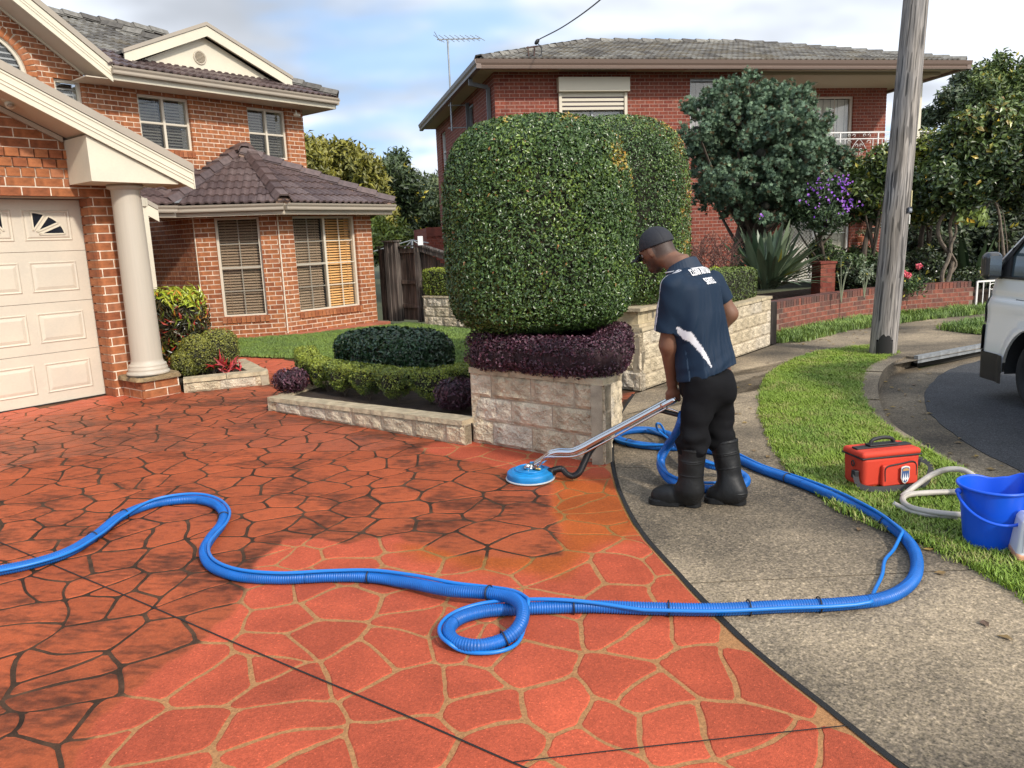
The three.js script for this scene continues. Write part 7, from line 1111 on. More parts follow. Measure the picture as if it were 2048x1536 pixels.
const handC = atZ(1346, 790, -4.575);
{
const up = J.neck.clone().sub(J.pelvis).normalize(), lat0 = J.shL.clone().sub(J.shR).normalize(), lat = lat0.clone().addScaledVector(up, -lat0.dot(up)).normalize(), bk = lat.clone().cross(up).normalize();   // bk points out of the back
if (bk.z < 0) bk.negate();
const TL = J.neck.clone().sub(J.pelvis).length();
// torso cross-sections: height along the spine, half width, half depth, shift towards the back
const SEC = [[-0.12, 0.182, 0.135, 0.0], [0.0, 0.176, 0.132, 0.0], [0.18, 0.163, 0.122, 0.0], [0.36, 0.172, 0.126, 0.012], [0.5, 0.178, 0.122, 0.02], [0.6, 0.142, 0.092, 0.012], [0.66, 0.085, 0.068, 0.0], [0.74, 0.06, 0.06, -0.01]];
const torso = (x, y, z, off = 0) => {
const px = x - J.pelvis.x, py = y - J.pelvis.y, pz = z - J.pelvis.z, h = px * up.x + py * up.y + pz * up.z, l = px * lat.x + py * lat.y + pz * lat.z, b0 = px * bk.x + py * bk.y + pz * bk.z;
let i = 0; while (i < SEC.length - 2 && h > SEC[i + 1][0]) i++; const A = SEC[i], B = SEC[i + 1], t = sm(clamp((h - A[0]) / (B[0] - A[0]))), w = mixf(A[1], B[1], t) + off, d = mixf(A[2], B[2], t) + off, b = b0 - mixf(A[3], B[3], t);
const k = Math.pow(Math.pow(Math.abs(l / w), 2.4) + Math.pow(Math.abs(b / d), 2.4), 1 / 2.4), r = Math.hypot(l, b), e = r < 1e-5 ? -d : r * (1 - 1 / Math.max(k, 1e-4)); const cap = Math.max(SEC[0][0] - h, h - SEC[SEC.length - 1][0] - off);
return Math.max(e, cap);
};
const slvL = J.shL.clone().lerp(J.elL, 0.74).add(V(-0.022, 0, 0.005)), slvR = J.shR.clone().lerp(J.elR, 0.62);
const armsUp = union(0.05, capsule(J.shL, J.elL, 0.06, 0.05), capsule(J.shR, J.elR, 0.06, 0.048));
// ---- the body: torso core, neck, arms; head and left hand meshed finer and merged in
const headC = atZ(1313, 497, -4.66), hf = V(-0.64, -0.42, -0.64).normalize(), hu0 = V(-0.25, 0.95, -0.12), hu = hu0.clone().addScaledVector(hf, -hu0.dot(hf)).normalize(), hl = hu.clone().cross(hf).normalize();   // hl: the head's left
if (hl.z < 0) hl.negate();
const H = (f, u, l) => headC.clone().addScaledVector(hf, f).addScaledVector(hu, u).addScaledVector(hl, l);
const neckF = capsule(J.neck.clone().addScaledVector(up, -0.04), H(-0.035, -0.055, 0), 0.066, 0.058);
const head = union(0.03, ellipsoid(H(-0.008, 0.012, 0), 0.098, 0.104, 0.079, hf, hu, hl), capsule(H(0.025, -0.03, 0), H(0.055, -0.085, 0), 0.066, 0.042), capsule(H(-0.005, -0.06, 0.04), H(0.055, -0.095, 0.012), 0.03, 0.026), capsule(H(-0.005, -0.06, -0.04), H(0.055, -0.095, -0.012), 0.03, 0.026));
const nose = union(0.012, capsule(H(0.092, 0.0, 0), H(0.112, -0.035, 0), 0.009, 0.014), capsule(H(0.1, -0.04, 0.011), H(0.1, -0.04, -0.011), 0.01, 0.01)), lips = capsule(H(0.088, -0.066, 0.018), H(0.088, -0.066, -0.018), 0.011, 0.011), brow = capsule(H(0.083, 0.018, 0.04), H(0.083, 0.018, -0.04), 0.013, 0.013), chin = ellipsoid(H(0.078, -0.098, 0), 0.022, 0.018, 0.026, hf, hu, hl);
const ear = (s) => union(0.008, ellipsoid(H(-0.008, -0.012, s * 0.079), 0.021, 0.031, 0.009, hf, hu, hl.clone().addScaledVector(hf, -0.35 * s).normalize()), capsule(H(0.004, -0.036, s * 0.077), H(0.002, -0.03, s * 0.078), 0.009, 0.009));
const sockets = (x, y, z) => Math.min(Math.hypot(x - H(0.094, -0.002, 0.032).x, y - H(0.094, -0.002, 0.032).y, z - H(0.094, -0.002, 0.032).z), Math.hypot(x - H(0.094, -0.002, -0.032).x, y - H(0.094, -0.002, -0.032).y, z - H(0.094, -0.002, -0.032).z)) - 0.014;
const headAll = (x, y, z) => { let d = smin(head(x, y, z), neckF(x, y, z), 0.04); d = smin(d, nose(x, y, z), 0.012); d = smin(d, lips(x, y, z), 0.01); d = smin(d, brow(x, y, z), 0.014); d = smin(d, chin(x, y, z), 0.02); d = -smin(-d, sockets(x, y, z), 0.012); d = smin(d, ear(1)(x, y, z), 0.008); return smin(d, ear(-1)(x, y, z), 0.008); };
const skin = [0.155, 0.071, 0.039], skinPale = [0.19, 0.09, 0.052], stub = [0.028, 0.018, 0.014];  // two skin tones mixed by noise, then stubble
const loc = (x, y, z) => { const p = V(x, y, z).sub(headC); return [p.dot(hf), p.dot(hu), p.dot(hl)]; };
const headCol = (x, y, z) => { const [f, u, l] = loc(x, y, z), n = fbm3(x * 60, y * 60, z * 60, 3); let c = mix3(skin, skinPale, n); const beard = sstep(-0.035, -0.06, u - f * 0.12) * sstep(-0.02, 0.02, f) * (1 - sstep(0.098, 0.104, f) * sstep(-0.062, -0.05, u)); c = mix3(c, stub, beard * 0.85 * (0.7 + 0.5 * n)); const hair = sstep(0.025, -0.02, f) * sstep(-0.095, -0.06, u) * (Math.abs(l) < 0.074 || f < -0.02 ? 1 : 0.3); c = mix3(c, stub, clamp(hair) * sstep(-0.105, -0.045, u) * 0.85); if (Math.hypot(f - 0.096, u - 0.006, Math.abs(l) - 0.032) < 0.012) c = [0.05, 0.03, 0.025]; if (Math.abs(u + 0.066) < 0.008 && f > 0.085) c = [0.16, 0.06, 0.05]; return c; };
const armCol = (x, y, z) => { const n = fbm3(x * 26, y * 26, z * 26, 5), t = sstep(0.56, 0.72, fbm3(x * 55, y * 55, z * 55, 8)) * sstep(0.05, 0.02, Math.hypot(x - J.elL.x - 0.02, y - J.elL.y - 0.015, z - J.elL.z - 0.03)); return mix3(mix3(skin, skinPale, n), [0.05, 0.026, 0.018], t * 0.7); };
const foreL = capsule(J.elL, J.wrL, 0.051, 0.031), foreR = capsule(J.elR, J.wrR, 0.046, 0.03), body = (x, y, z) => smin(smin(smin(torso(x, y, z, -0.02), armsUp(x, y, z), 0.06), smin(foreL(x, y, z), foreR(x, y, z), 0.001), 0.03), neckF(x, y, z), 0.04);
// hand: palm, four curled fingers round the tube, thumb along it
const tubeD = atZ(1346, 797, -4.60).sub(atZ(1192, 879, -4.80)).normalize();
function hand(wr, C, axis, s) {
const down = C.clone().sub(wr).normalize(), ax = axis.clone().addScaledVector(down, -axis.dot(down)).normalize(), nrm = down.clone().cross(ax).multiplyScalar(s);   // nrm: away from the palm
const P = (a, d, n) => C.clone().addScaledVector(ax, a).addScaledVector(down, d).addScaledVector(nrm, n), L = [capsule(wr, P(0, -0.025, 0.012), 0.029, 0.03), capsule(P(-0.028, -0.02, 0.014), P(-0.03, 0.008, 0.016), 0.017, 0.015), capsule(P(0.026, -0.025, 0.014), P(0.028, 0.008, 0.016), 0.018, 0.015), capsule(P(0, -0.03, 0.014), P(0, 0.01, 0.016), 0.019, 0.015)];
const palm = union(0.02, ...L), F = [];
[[-0.033, 0.88], [-0.011, 1], [0.011, 1.04], [0.033, 0.96]].forEach(([a, k]) => { const q = [P(a, 0.008, 0.018), P(a * 1.02, 0.032 * k, 0.012), P(a * 1.02, 0.044 * k, -0.012), P(a, 0.03 * k, -0.034), P(a, 0.012, -0.036)]; F.push(union(0.006, capsule(q[0], q[1], 0.0098, 0.0095), capsule(q[1], q[2], 0.0095, 0.009), capsule(q[2], q[3], 0.009, 0.0082), capsule(q[3], q[4], 0.0082, 0.0075))); });
const th = union(0.012, capsule(P(0.034, -0.03, 0.006), P(0.052, -0.006, -0.014), 0.015, 0.0115), capsule(P(0.052, -0.006, -0.014), P(0.042, 0.016, -0.036), 0.0115, 0.009));
return (x, y, z) => { let d = palm(x, y, z); let m = 1e9; for (const f of F) m = Math.min(m, f(x, y, z)); d = smin(d, m, 0.01); return smin(d, th(x, y, z), 0.012); };
}
const hL = hand(J.wrL, handC, tubeD, 1), hRc = J.wrR.clone().add(V(-0.05, -0.07, 0.02)), hR = hand(J.wrR, hRc, tubeD, 1);
const B = (c, r) => [c.clone().addScalar(-r), c.clone().addScalar(r)];
const bodyG = surfaceNets(body, V(0.66, 0.62, -4.98), V(1.5, 1.56, -4.12), 0.011, armCol);
const headG = surfaceNets(headAll, ...B(headC, 0.19), 0.0045, headCol), hGL = surfaceNets((x, y, z) => smin(hL(x, y, z), foreL(x, y, z), 0.015), ...B(handC.clone().lerp(J.wrL, 0.3), 0.085), 0.0035, armCol), hGR = surfaceNets((x, y, z) => smin(hR(x, y, z), foreR(x, y, z), 0.015), ...B(hRc.clone().lerp(J.wrR, 0.3), 0.085), 0.0045, armCol);
mesh('body', [bodyG, headG, hGL, hGR], std([1, 1, 1], 0.55, { vertexColors: true, bumpMap: reps(grainT, 6), bumpScale: 0.0008 }), man);
for (const s of [1, -1]) mesh('eye', new THREE.SphereGeometry(0.0115, 14, 10).translate(...H(0.085, -0.002, s * 0.032).toArray()), std([0.3, 0.28, 0.26], 0.2), man);
// cap: crown over the skull, brim forward
const capF = ellipsoid(H(-0.01, 0.02, 0), 0.112, 0.108, 0.092, hf, hu, hl), capCut = (x, y, z) => { const [f, u] = loc(x, y, z); return -(u - 0.012 - f * 0.12); };
mesh('cap', surfaceNets((x, y, z) => { const [f, u, l] = loc(x, y, z), a = Math.atan2(l, f) * 3; return Math.max(capF(x, y, z) + Math.exp(-((((a / Math.PI + 10) % 1) - 0.5) ** 2) * 900) * 0.0012, capCut(x, y, z)); }, ...B(headC, 0.17), 0.005), std([0.014, 0.015, 0.02], 0.75, { bumpMap: reps(grainT, 20), bumpScale: 0.0006 }), man);
{ const F = [], pt = (a, k, dy) => { const w = 0.082 * Math.sin(a), f = 0.075 + 0.03 * Math.cos(a) + k * 0.09 * Math.pow(Math.cos(a), 0.7); return H(f, 0.018 + dy - 0.42 * (k * 0.045) - 0.018 * (Math.sin(a) ** 2), w); }; for (let i = 0; i < 14; i++) { const a = mixf(-1.35, 1.35, i / 14), b = mixf(-1.35, 1.35, (i + 1) / 14); for (const [k0, k1] of [[0, 0.5], [0.5, 1]]) F.push([pt(a, k0, 0.003), pt(a, k1, 0.003), pt(b, k1, 0.003), pt(b, k0, 0.003)], [pt(a, k0, -0.002), pt(b, k0, -0.002), pt(b, k1, -0.002), pt(a, k1, -0.002)]); F.push([pt(a, 1, 0.003), pt(a, 1, -0.002), pt(b, 1, -0.002), pt(b, 1, 0.003)]); } mesh('cap_brim', polys(F), std([0.013, 0.014, 0.018], 0.75, { side: THREE.DoubleSide }), man); }
mesh('cap_button', new THREE.SphereGeometry(0.007, 10, 6).translate(...H(-0.012, 0.129, 0).toArray()), std([0.014, 0.015, 0.02], 0.75), man);
// ---- polo shirt
const hemA = atZ(1350, 764, -4.40), hemB = atZ(1484, 722, -4.40), hemD = hemB.clone().sub(hemA).normalize(), hemN = V(0, 0, 1).cross(hemD).normalize(); if (hemN.y > 0) hemN.negate();
const sleeveEnd = (A, Bp, E, s) => { const d = Bp.clone().sub(A).normalize().add(s).normalize(); return (x, y, z) => (x - E.x) * d.x + (y - E.y) * d.y + (z - E.z) * d.z; };
const sL = union(0.03, capsule(J.shL.clone().add(V(0, 0.002, 0)), slvL, 0.072, 0.069)), sR = capsule(J.shR, slvR, 0.072, 0.066), eL = sleeveEnd(J.shL, J.elL, slvL, V(0, 0, 0)), eR = sleeveEnd(J.shR, J.elR, slvR, V(0, 0, 0));
const shirt = (x, y, z) => {
const px = x - J.pelvis.x, py = y - J.pelvis.y, pz = z - J.pelvis.z, h = px * up.x + py * up.y + pz * up.z, l = px * lat.x + py * lat.y + pz * lat.z, b = px * bk.x + py * bk.y + pz * bk.z;
const lo = sstep(0.5, 0.1, h), fold = (fbm2(l * 17 + h * 3.2 + 4, h * 2.4 + (b > 0 ? 0 : 9), 3, 71) - 0.5) * 0.058 * (0.25 + 0.75 * lo) + (noise2(l * 34 + h * 7, h * 4, 72) - 0.5) * 0.008 * lo + (noise2(h * 26 + l * 9, l * 6 + b * 5, 74) - 0.5) * 0.011 * sstep(0.16, 0.02, h), flare = sstep(0.34, -0.08, h) * 0.012;
const sf = (noise3(x * 15 + y * 9, y * 8, z * 15, 73) - 0.5) * 0.018;
const t = torso(x, y, z, 0.012 + flare) + fold, a = Math.max(sL(x, y, z) + sf, eL(x, y, z)), c = Math.max(sR(x, y, z) + sf, eR(x, y, z)); let d = smin(smin(t, a, 0.05), c, 0.05);
d = Math.max(d, (x - hemA.x) * hemN.x + (y - hemA.y) * hemN.y + (z - hemA.z) * hemN.z); return Math.max(d, h - 0.64);
};
const march = (u, v) => { const d = rayOf(u, v).normalize(); let t = 3.4; for (let i = 0; i < 160; i++) { const p = EYEV.clone().addScaledVector(d, t), s = shirt(p.x, p.y, p.z); if (s < 0.0008) return p; t += s * 0.6; if (t > 6.5) return null; } return EYEV.clone().addScaledVector(d, t); };
const cyl = (p) => { const q = p.clone().sub(J.pelvis); return [Math.atan2(q.dot(lat), q.dot(bk)), q.dot(up)]; };
const sw = [[1351, 652], [1368, 661], [1382, 664], [1394, 680], [1406, 696], [1416, 714], [1425, 737], [1414, 724], [1402, 708], [1388, 692], [1380, 684], [1366, 678], [1356, 668]].map(([u, v]) => march(u, v)).filter(Boolean).map((p) => cyl(p)).map(([a, h]) => V(a, 0, h));
const st = [[1350, 520], [1330, 548], [1317, 580], [1311, 620], [1304, 655]].map(([u, v]) => march(u + 2, v) ?? atZ(u + 4, v, -4.4)), stN = st[4].clone().sub(st[0]).cross(st[2].clone().sub(st[0])).normalize();
const segD = (p) => { let d = 1e9; for (let i = 0; i < 4; i++) { const A = st[i], Bq = st[i + 1], e = Bq.clone().sub(A), t = clamp(p.clone().sub(A).dot(e) / e.lengthSq()); d = Math.min(d, p.distanceTo(A.clone().addScaledVector(e, t))); } return d; };
const navy = [0.007, 0.019, 0.040], white = [0.66, 0.65, 0.66];
const shirtCol = (x, y, z, n) => {
const p = V(x, y, z), sd = segD(p); if (sd < 0.06) { const o = p.sub(st[2]).dot(stN); for (const c of [-0.007, 0.012]) { if (Math.abs(o - c) < 0.0055) return white; } return navy; }
const [a, h] = cyl(V(x, y, z)); if (torso(x, y, z, 0.0) < 0.04 && sdPoly(a, h, sw) < 0.0) return white;
return navy;
};
const sg = surfaceNets(shirt, V(0.66, 0.6, -4.98), V(1.52, 1.52, -4.1), 0.0062, shirtCol);
mesh('polo_shirt', sg, new THREE.MeshPhysicalMaterial({ roughness: 0.68, specularIntensity: 0.45, vertexColors: true, bumpMap: reps(grainT, 24), bumpScale: 0.0004 }), man);
// collar with white piping
{ const c = J.neck.clone().addScaledVector(up, 0.0), ring = (r, h, tilt) => { const p = []; for (let i = 0; i <= 28; i++) { const a = mixf(-2.7, 2.7, i / 28); p.push(c.clone().addScaledVector(bk, Math.cos(a) * r).addScaledVector(lat, Math.sin(a) * r * 1.08).addScaledVector(up, h + Math.cos(a) * tilt)); } return p; };
const r0 = ring(0.105, -0.03, -0.012), r1 = ring(0.083, 0.012, 0.016), r2 = ring(0.072, 0.014, 0.018), F = []; for (let i = 0; i < 28; i++) F.push([r0[i], r0[i + 1], r1[i + 1], r1[i]], [r1[i], r1[i + 1], r2[i + 1], r2[i]]); mesh('collar', polys(F), std(navy, 0.7, { side: THREE.DoubleSide }), man); mesh('collar_piping', tube(r0, 0.0035, 60, 6), std(white, 0.7), man); }
// printed words across the shoulder blades
{ const cv = document.createElement('canvas'); cv.width = 512; cv.height = 192; const x = cv.getContext('2d'); x.fillStyle = 'rgba(255,255,255,0)'; x.clearRect(0, 0, 512, 192); x.fillStyle = '#ffffff'; x.textAlign = 'center'; x.textBaseline = 'middle'; x.font = '900 50px sans-serif'; x.save(); x.translate(256, 50); x.scale(0.6, 1.45); x.fillText('CLEAN AUSTRALIA', 0, 0); x.restore(); x.save(); x.translate(262, 138); x.scale(0.68, 1.45); x.fillText('SERVICE', 0, 0); x.restore();
const tx = new THREE.CanvasTexture(cv); tx.colorSpace = THREE.SRGBColorSpace; tx.magFilter = THREE.LinearFilter;
const pL = march(1383, 551), pR = march(1431, 544), pC = march(1411, 552), u = pR.clone().sub(pL), W = u.length() * 1.2; u.normalize(); const n = bk.clone().addScaledVector(u, -bk.dot(u)).normalize(), w = n.clone().cross(u).normalize(); if (w.y < 0) w.negate(); const Hh = W * 192 / 512, pos = [], uv = [], ix = [], NX = 28, NY = 12;
for (let j = 0; j <= NY; j++) for (let i = 0; i <= NX; i++) { let p = pC.clone().addScaledVector(u, (i / NX - 0.5) * W).addScaledVector(w, (j / NY - 0.5) * Hh).addScaledVector(n, 0.06); for (let k = 0; k < 60; k++) { const s = shirt(p.x, p.y, p.z); p.addScaledVector(n, -s * 0.6); } p.addScaledVector(n, 0.0048); pos.push(p.x, p.y, p.z); uv.push(i / NX, j / NY); }
for (let j = 0; j < NY; j++) for (let i = 0; i < NX; i++) { const a = j * (NX + 1) + i; ix.push(a, a + 1, a + NX + 2, a, a + NX + 2, a + NX + 1); }
const g = new THREE.BufferGeometry(); g.setAttribute('position', new THREE.BufferAttribute(new Float32Array(pos), 3)); g.setAttribute('uv', new THREE.BufferAttribute(new Float32Array(uv), 2)); g.setIndex(ix); g.computeVertexNormals(); mesh('back_print', g, new THREE.MeshStandardMaterial({ color: lin(0.75, 0.74, 0.74), map: tx, transparent: true, roughness: 0.6, side: THREE.DoubleSide }), man); }
// ---- trousers
const shaftT = { L: atZ(1384, 893, -4.34), R: atZ(1447, 880, -4.45) };
const hips = ellipsoid(J.pelvis.clone().add(V(0.002, -0.06, -0.01)), 0.168, 0.16, 0.138, V(0.86, 0.1, 0.5).normalize(), UP, V(-0.5, 0, 0.86).normalize());
const pants = (x, y, z) => { const lowL = Math.exp(-(((y - J.knL.y + 0.02) / 0.09) ** 2)), w = (noise3(x * 12, y * 20, z * 12, 81) - 0.5) * 0.044 * (0.3 + lowL) + (noise3(x * 9 + y * 7, y * 5 - x * 4, z * 9, 82) - 0.5) * 0.022; let d = smin(capA(x, y, z), capB(x, y, z), 0.012); d = smin(d, hips(x, y, z), 0.05); return Math.max(d + w, y - (J.pelvis.y + 0.06)); };
const capA = union(0.05, capsule(J.hipL, J.knL, 0.1, 0.084), capsule(J.knL, shaftT.L.clone().add(V(0, -0.02, 0)), 0.09, 0.082)), capB = union(0.05, capsule(J.hipR, J.knR, 0.096, 0.08), capsule(J.knR, shaftT.R.clone().add(V(0.004, -0.02, 0)), 0.085, 0.078));
mesh('trousers', surfaceNets(pants, V(0.78, 0.28, -4.72), V(1.5, 1.02, -4.12), 0.0075), new THREE.MeshPhysicalMaterial({ color: lin(0.007, 0.007, 0.008), roughness: 0.85, specularIntensity: 0.25, bumpMap: reps(grainT, 14), bumpScale: 0.0008 }), man);
{ // small white emblem on the pocket: three quarter arcs in a rounded half dome
const c = (() => { const d = rayOf(1355, 794).normalize(); let t = 3.5; for (let i = 0; i < 200; i++) { const p = EYEV.clone().addScaledVector(d, t), s = pants(p.x, p.y, p.z); if (s < 0.001) break; t += s * 0.5; } return EYEV.clone().addScaledVector(d, t); })();
const n = V(-0.55, 0.1, 0.83).normalize(), u = V(0.83, 0, 0.55).normalize(), w = n.clone().cross(u).normalize().multiplyScalar(1), P = (a, b, o = 0.014) => c.clone().addScaledVector(u, a).addScaledVector(w, b).addScaledVector(n, o), up_ = w.y > 0 ? 1 : -1, F = [];
for (const [r0, r1] of [[0.0, 0.009], [0.012, 0.016], [0.019, 0.023]]) { for (let i = 0; i < 8; i++) { const a = i / 8 * Math.PI / 2, b = (i + 1) / 8 * Math.PI / 2, q = (r, t) => P(-0.012 + r * 1.25 * Math.sin(t), up_ * (-0.008 + r * 0.72 * Math.cos(t))); F.push([q(r0, a), q(r1, a), q(r1, b), q(r0, b)]); } } mesh('pocket_emblem', prism([P(-0.016, -up_ * 0.010, 0.012), P(0.022, -up_ * 0.010, 0.012), P(0.022, up_ * 0.0, 0.012), P(0.006, up_ * 0.012, 0.012), P(-0.016, up_ * 0.012, 0.012)], n.clone().multiplyScalar(-0.004)), std([0.02, 0.02, 0.022], 0.7), man); mesh('pocket_emblem', polys(F), std([0.7, 0.7, 0.7], 0.6, { side: THREE.DoubleSide }), man); }
// ---- rubber boots
const boot = (an, top, heel, toe) => {
const fw = toe.clone().sub(heel).setY(0).normalize(), sd = V(-fw.z, 0, fw.x), L = toe.clone().sub(heel).setY(0).length(), P = (f, y, s = 0) => heel.clone().setY(0).addScaledVector(fw, f).addScaledVector(sd, s).add(V(0, y, 0));
const shaft = capsule(an.clone(), top, 0.068, 0.083), foot = union(0.05, capsule(P(0.065, 0.075), P(L - 0.10, 0.06), 0.056, 0.05), capsule(P(L - 0.12, 0.058), P(L - 0.052, 0.05), 0.05, 0.044), capsule(an, P(0.07, 0.07), 0.066, 0.056)), axis = top.clone().sub(an).normalize();
const sole = (x, y, z) => { const q = V(x - heel.x, 0, z - heel.z), f = q.dot(fw), s = q.dot(sd), w = 0.044 + 0.012 * sstep(0.1, L - 0.08, f) - 0.006 * Math.exp(-(((f - 0.1) / 0.03) ** 2)); const e = Math.hypot(Math.max(0, Math.abs(f - L / 2) - (L / 2 - 0.05)), s) - w, arch = f > 0.09 && f < 0.13 ? 0.012 : 0; return Math.max(e, y - 0.034, arch + 0.001 - y); };
return (x, y, z) => { const h = (x - top.x) * axis.x + (y - top.y) * axis.y + (z - top.z) * axis.z, f = (x - heel.x) * fw.x + (z - heel.z) * fw.z; let d = smin(shaft(x, y, z), foot(x, y, z), 0.045) + (noise3(x * 14, y * 18, z * 14, 85) - 0.5) * 0.007; for (const b of [-0.012, -0.075, -0.085, -0.165]) d -= Math.exp(-(((h - b) / 0.0035) ** 2)) * 0.0022; if (f < 0.05 && y < 0.09) d -= 0.002 * Math.max(0, Math.sin(y * 420)); d = Math.max(d, h, 0.012 - y); d = Math.min(d, sole(x, y, z)); const inner = capsule(an, top.clone().addScaledVector(axis, 0.05), 0.06, 0.076); return Math.max(d, -Math.max(inner(x, y, z), -(h + 0.05))); };
};
const rubber = new THREE.MeshPhysicalMaterial({ color: lin(0.011, 0.0115, 0.012), roughness: 0.5, specularIntensity: 0.55, bumpMap: reps(roughT, 6), bumpScale: 0.0012 });
const heL = G(1405, 1014), toL = G(1299, 1005), heR = G(1495, 1010), toR = G(1410, 1002);
const bL = boot(J.anL.clone(), shaftT.L, heL, toL), bR = boot(J.anR.clone(), shaftT.R, heR, toR);
mesh('boot', surfaceNets(bL, V(0.68, -0.01, -4.56), V(1.28, 0.52, -4.16), 0.0055), rubber, man); mesh('boot', surfaceNets(bR, V(0.95, -0.01, -4.62), V(1.52, 0.54, -4.2), 0.0055), rubber, man);
}
// ================================================================ cleaning gear
const blueHose = std([0.004, 0.135, 0.50], 0.42, { map: reps(mottleT, 8, 1.3), bumpMap: reps(roughT, 4, 2), bumpScale: 0.0006 }), blueLine = std([0.008, 0.17, 0.55], 0.4), blueDisc = std([0.012, 0.26, 0.62], 0.42, { map: reps(mottleT, 2) });
{ // rotary surface cleaner and wand
const t = thing('surface_cleaner', 'blue disc floor cleaner with bent steel wand and black ribbed hose', 'cleaning tool'), c = G(1061, 958), add = (n, g, m) => mesh(n, g, m, t);
c.y = 0; const at = (u, v, k) => atZ(u, v, mixf(c.z, -4.575, k));
add('deck', lathe([[0, 0.075], [0.08, 0.074], [0.125, 0.068], [0.132, 0.062], [0.15, 0.058], [0.158, 0.05], [0.16, 0.012], [0.15, 0.012], [0.15, 0.03], [0, 0.03]], 56).translate(c.x, 0, c.z), blueDisc); add('skirt_rim', lathe([[0.15, 0.004], [0.166, 0.004], [0.168, 0.012], [0.16, 0.016], [0.15, 0.012]], 56).translate(c.x, 0, c.z), std([0.42, 0.45, 0.46], 0.5));
add('deck_ring', new THREE.TorusGeometry(0.1, 0.006, 8, 48).rotateX(Math.PI / 2).translate(c.x, 0.074, c.z), blueDisc); add('hub', lathe([[0, 0.11], [0.022, 0.108], [0.026, 0.095], [0.04, 0.09], [0.045, 0.074], [0, 0.074]], 24).translate(c.x, 0, c.z), M.steel);
const pv = at(1071, 936, 0.03); pv.y = 0.11; for (const s of [-1, 1]) { const q = pv.clone().add(V(0.02 * s, -0.02, 0.035 * s)); add('pivot_bracket', boxUV(new THREE.BoxGeometry(0.03, 0.05, 0.012).translate(q.x, q.y, q.z)), blueDisc); } add('pivot_bolt', new THREE.CylinderGeometry(0.012, 0.012, 0.1, 14).rotateX(Math.PI / 2).translate(pv.x, pv.y - 0.005, pv.z), M.steel);
const vv = at(1056, 943, 0.0).setY(0.1); add('valve_knob', new THREE.SphereGeometry(0.019, 18, 12).scale(1, 1.15, 1).translate(vv.x, vv.y, vv.z + 0.04), M.steel); add('valve_stem', new THREE.CylinderGeometry(0.01, 0.014, 0.05, 12).translate(vv.x, vv.y - 0.03, vv.z + 0.04), M.steel); add('inlet_fitting', new THREE.CylinderGeometry(0.012, 0.012, 0.035, 6).rotateZ(1.3).translate(c.x + 0.05, 0.085, c.z + 0.05), std([0.45, 0.33, 0.14], 0.3, { metalness: 1 }));
const grip = at(1346, 797, 1), wandPts = (dy, dz) => [pv.clone().add(V(0, dy, dz)), at(1089, 916, 0.1).add(V(0, dy, dz)), at(1102, 906, 0.15).add(V(0, dy, dz)), at(1112, 903, 0.19).add(V(0, dy, dz)), at(1148, 901, 0.32).add(V(0, dy, dz)), at(1158, 897, 0.36).add(V(0, dy, dz)), at(1192, 879, 0.47).add(V(0, dy, dz)), at(1270, 838, 0.74).add(V(0, dy, dz)), grip.clone().add(V(0, dy, dz)), grip.clone().add(grip.clone().sub(at(1270, 838, 0.74)).multiplyScalar(0.06)).add(V(0, dy, dz))];
add('wand_tube', tube(new THREE.CatmullRomCurve3(wandPts(0.002, -0.022), false, 'chordal', 0.2), 0.0145, 110, 16), M.steel); add('wand_tube', tube(new THREE.CatmullRomCurve3(wandPts(0.0, 0.026), false, 'chordal', 0.2), 0.0185, 110, 18), M.steel);
add('spray_line', tube([at(1077, 930, 0.05), at(1088, 910, 0.1), at(1110, 909, 0.19), at(1150, 907, 0.33), at(1195, 886, 0.48), at(1330, 812, 0.95)].map((p) => p.add(V(0, -0.004, 0.044))), 0.006, 60, 8), M.steel);
const rub = [at(1102, 948, 0.05).setY(0.055), at(1112, 939, 0.1), at(1124, 938, 0.15), at(1134, 948, 0.18), at(1146, 952, 0.22), at(1158, 945, 0.27), at(1168, 926, 0.32), at(1178, 905, 0.37), at(1190, 890, 0.43), at(1206, 881, 0.5)], rc = curve(rub), RL = rc.getLength(), nr = Math.round(RL / 0.0085); add('ribbed_hose', taper(rc, (k) => 0.0205 + 0.0028 * Math.cos(k * nr * 2 * Math.PI), nr * 4, 14), std([0.016, 0.016, 0.017], 0.4)); add('hose_cuff', taper([at(1099, 950, 0.04).setY(0.052), at(1109, 943, 0.09)], () => 0.027, 4, 18), M.black);
add('grip_sleeve', taper([at(1322, 811, 0.92), at(1350, 796, 1.02)].map((p) => p.add(V(0, 0, 0.026))), () => 0.021, 6, 18), M.steel); add('trigger_handle', tube([at(1318, 817, 0.92), at(1328, 819, 0.95), at(1344, 823, 1.0), at(1356, 826, 1.04)].map((p) => p.add(V(0, -0.012, 0))), 0.015, 20, 10), M.black); add('trigger_lever', tube([at(1328, 812, 0.95), at(1340, 815, 1.0), at(1354, 820, 1.04)].map((p) => p.add(V(0, -0.006, 0.02))), 0.006, 14, 8), M.steel); }
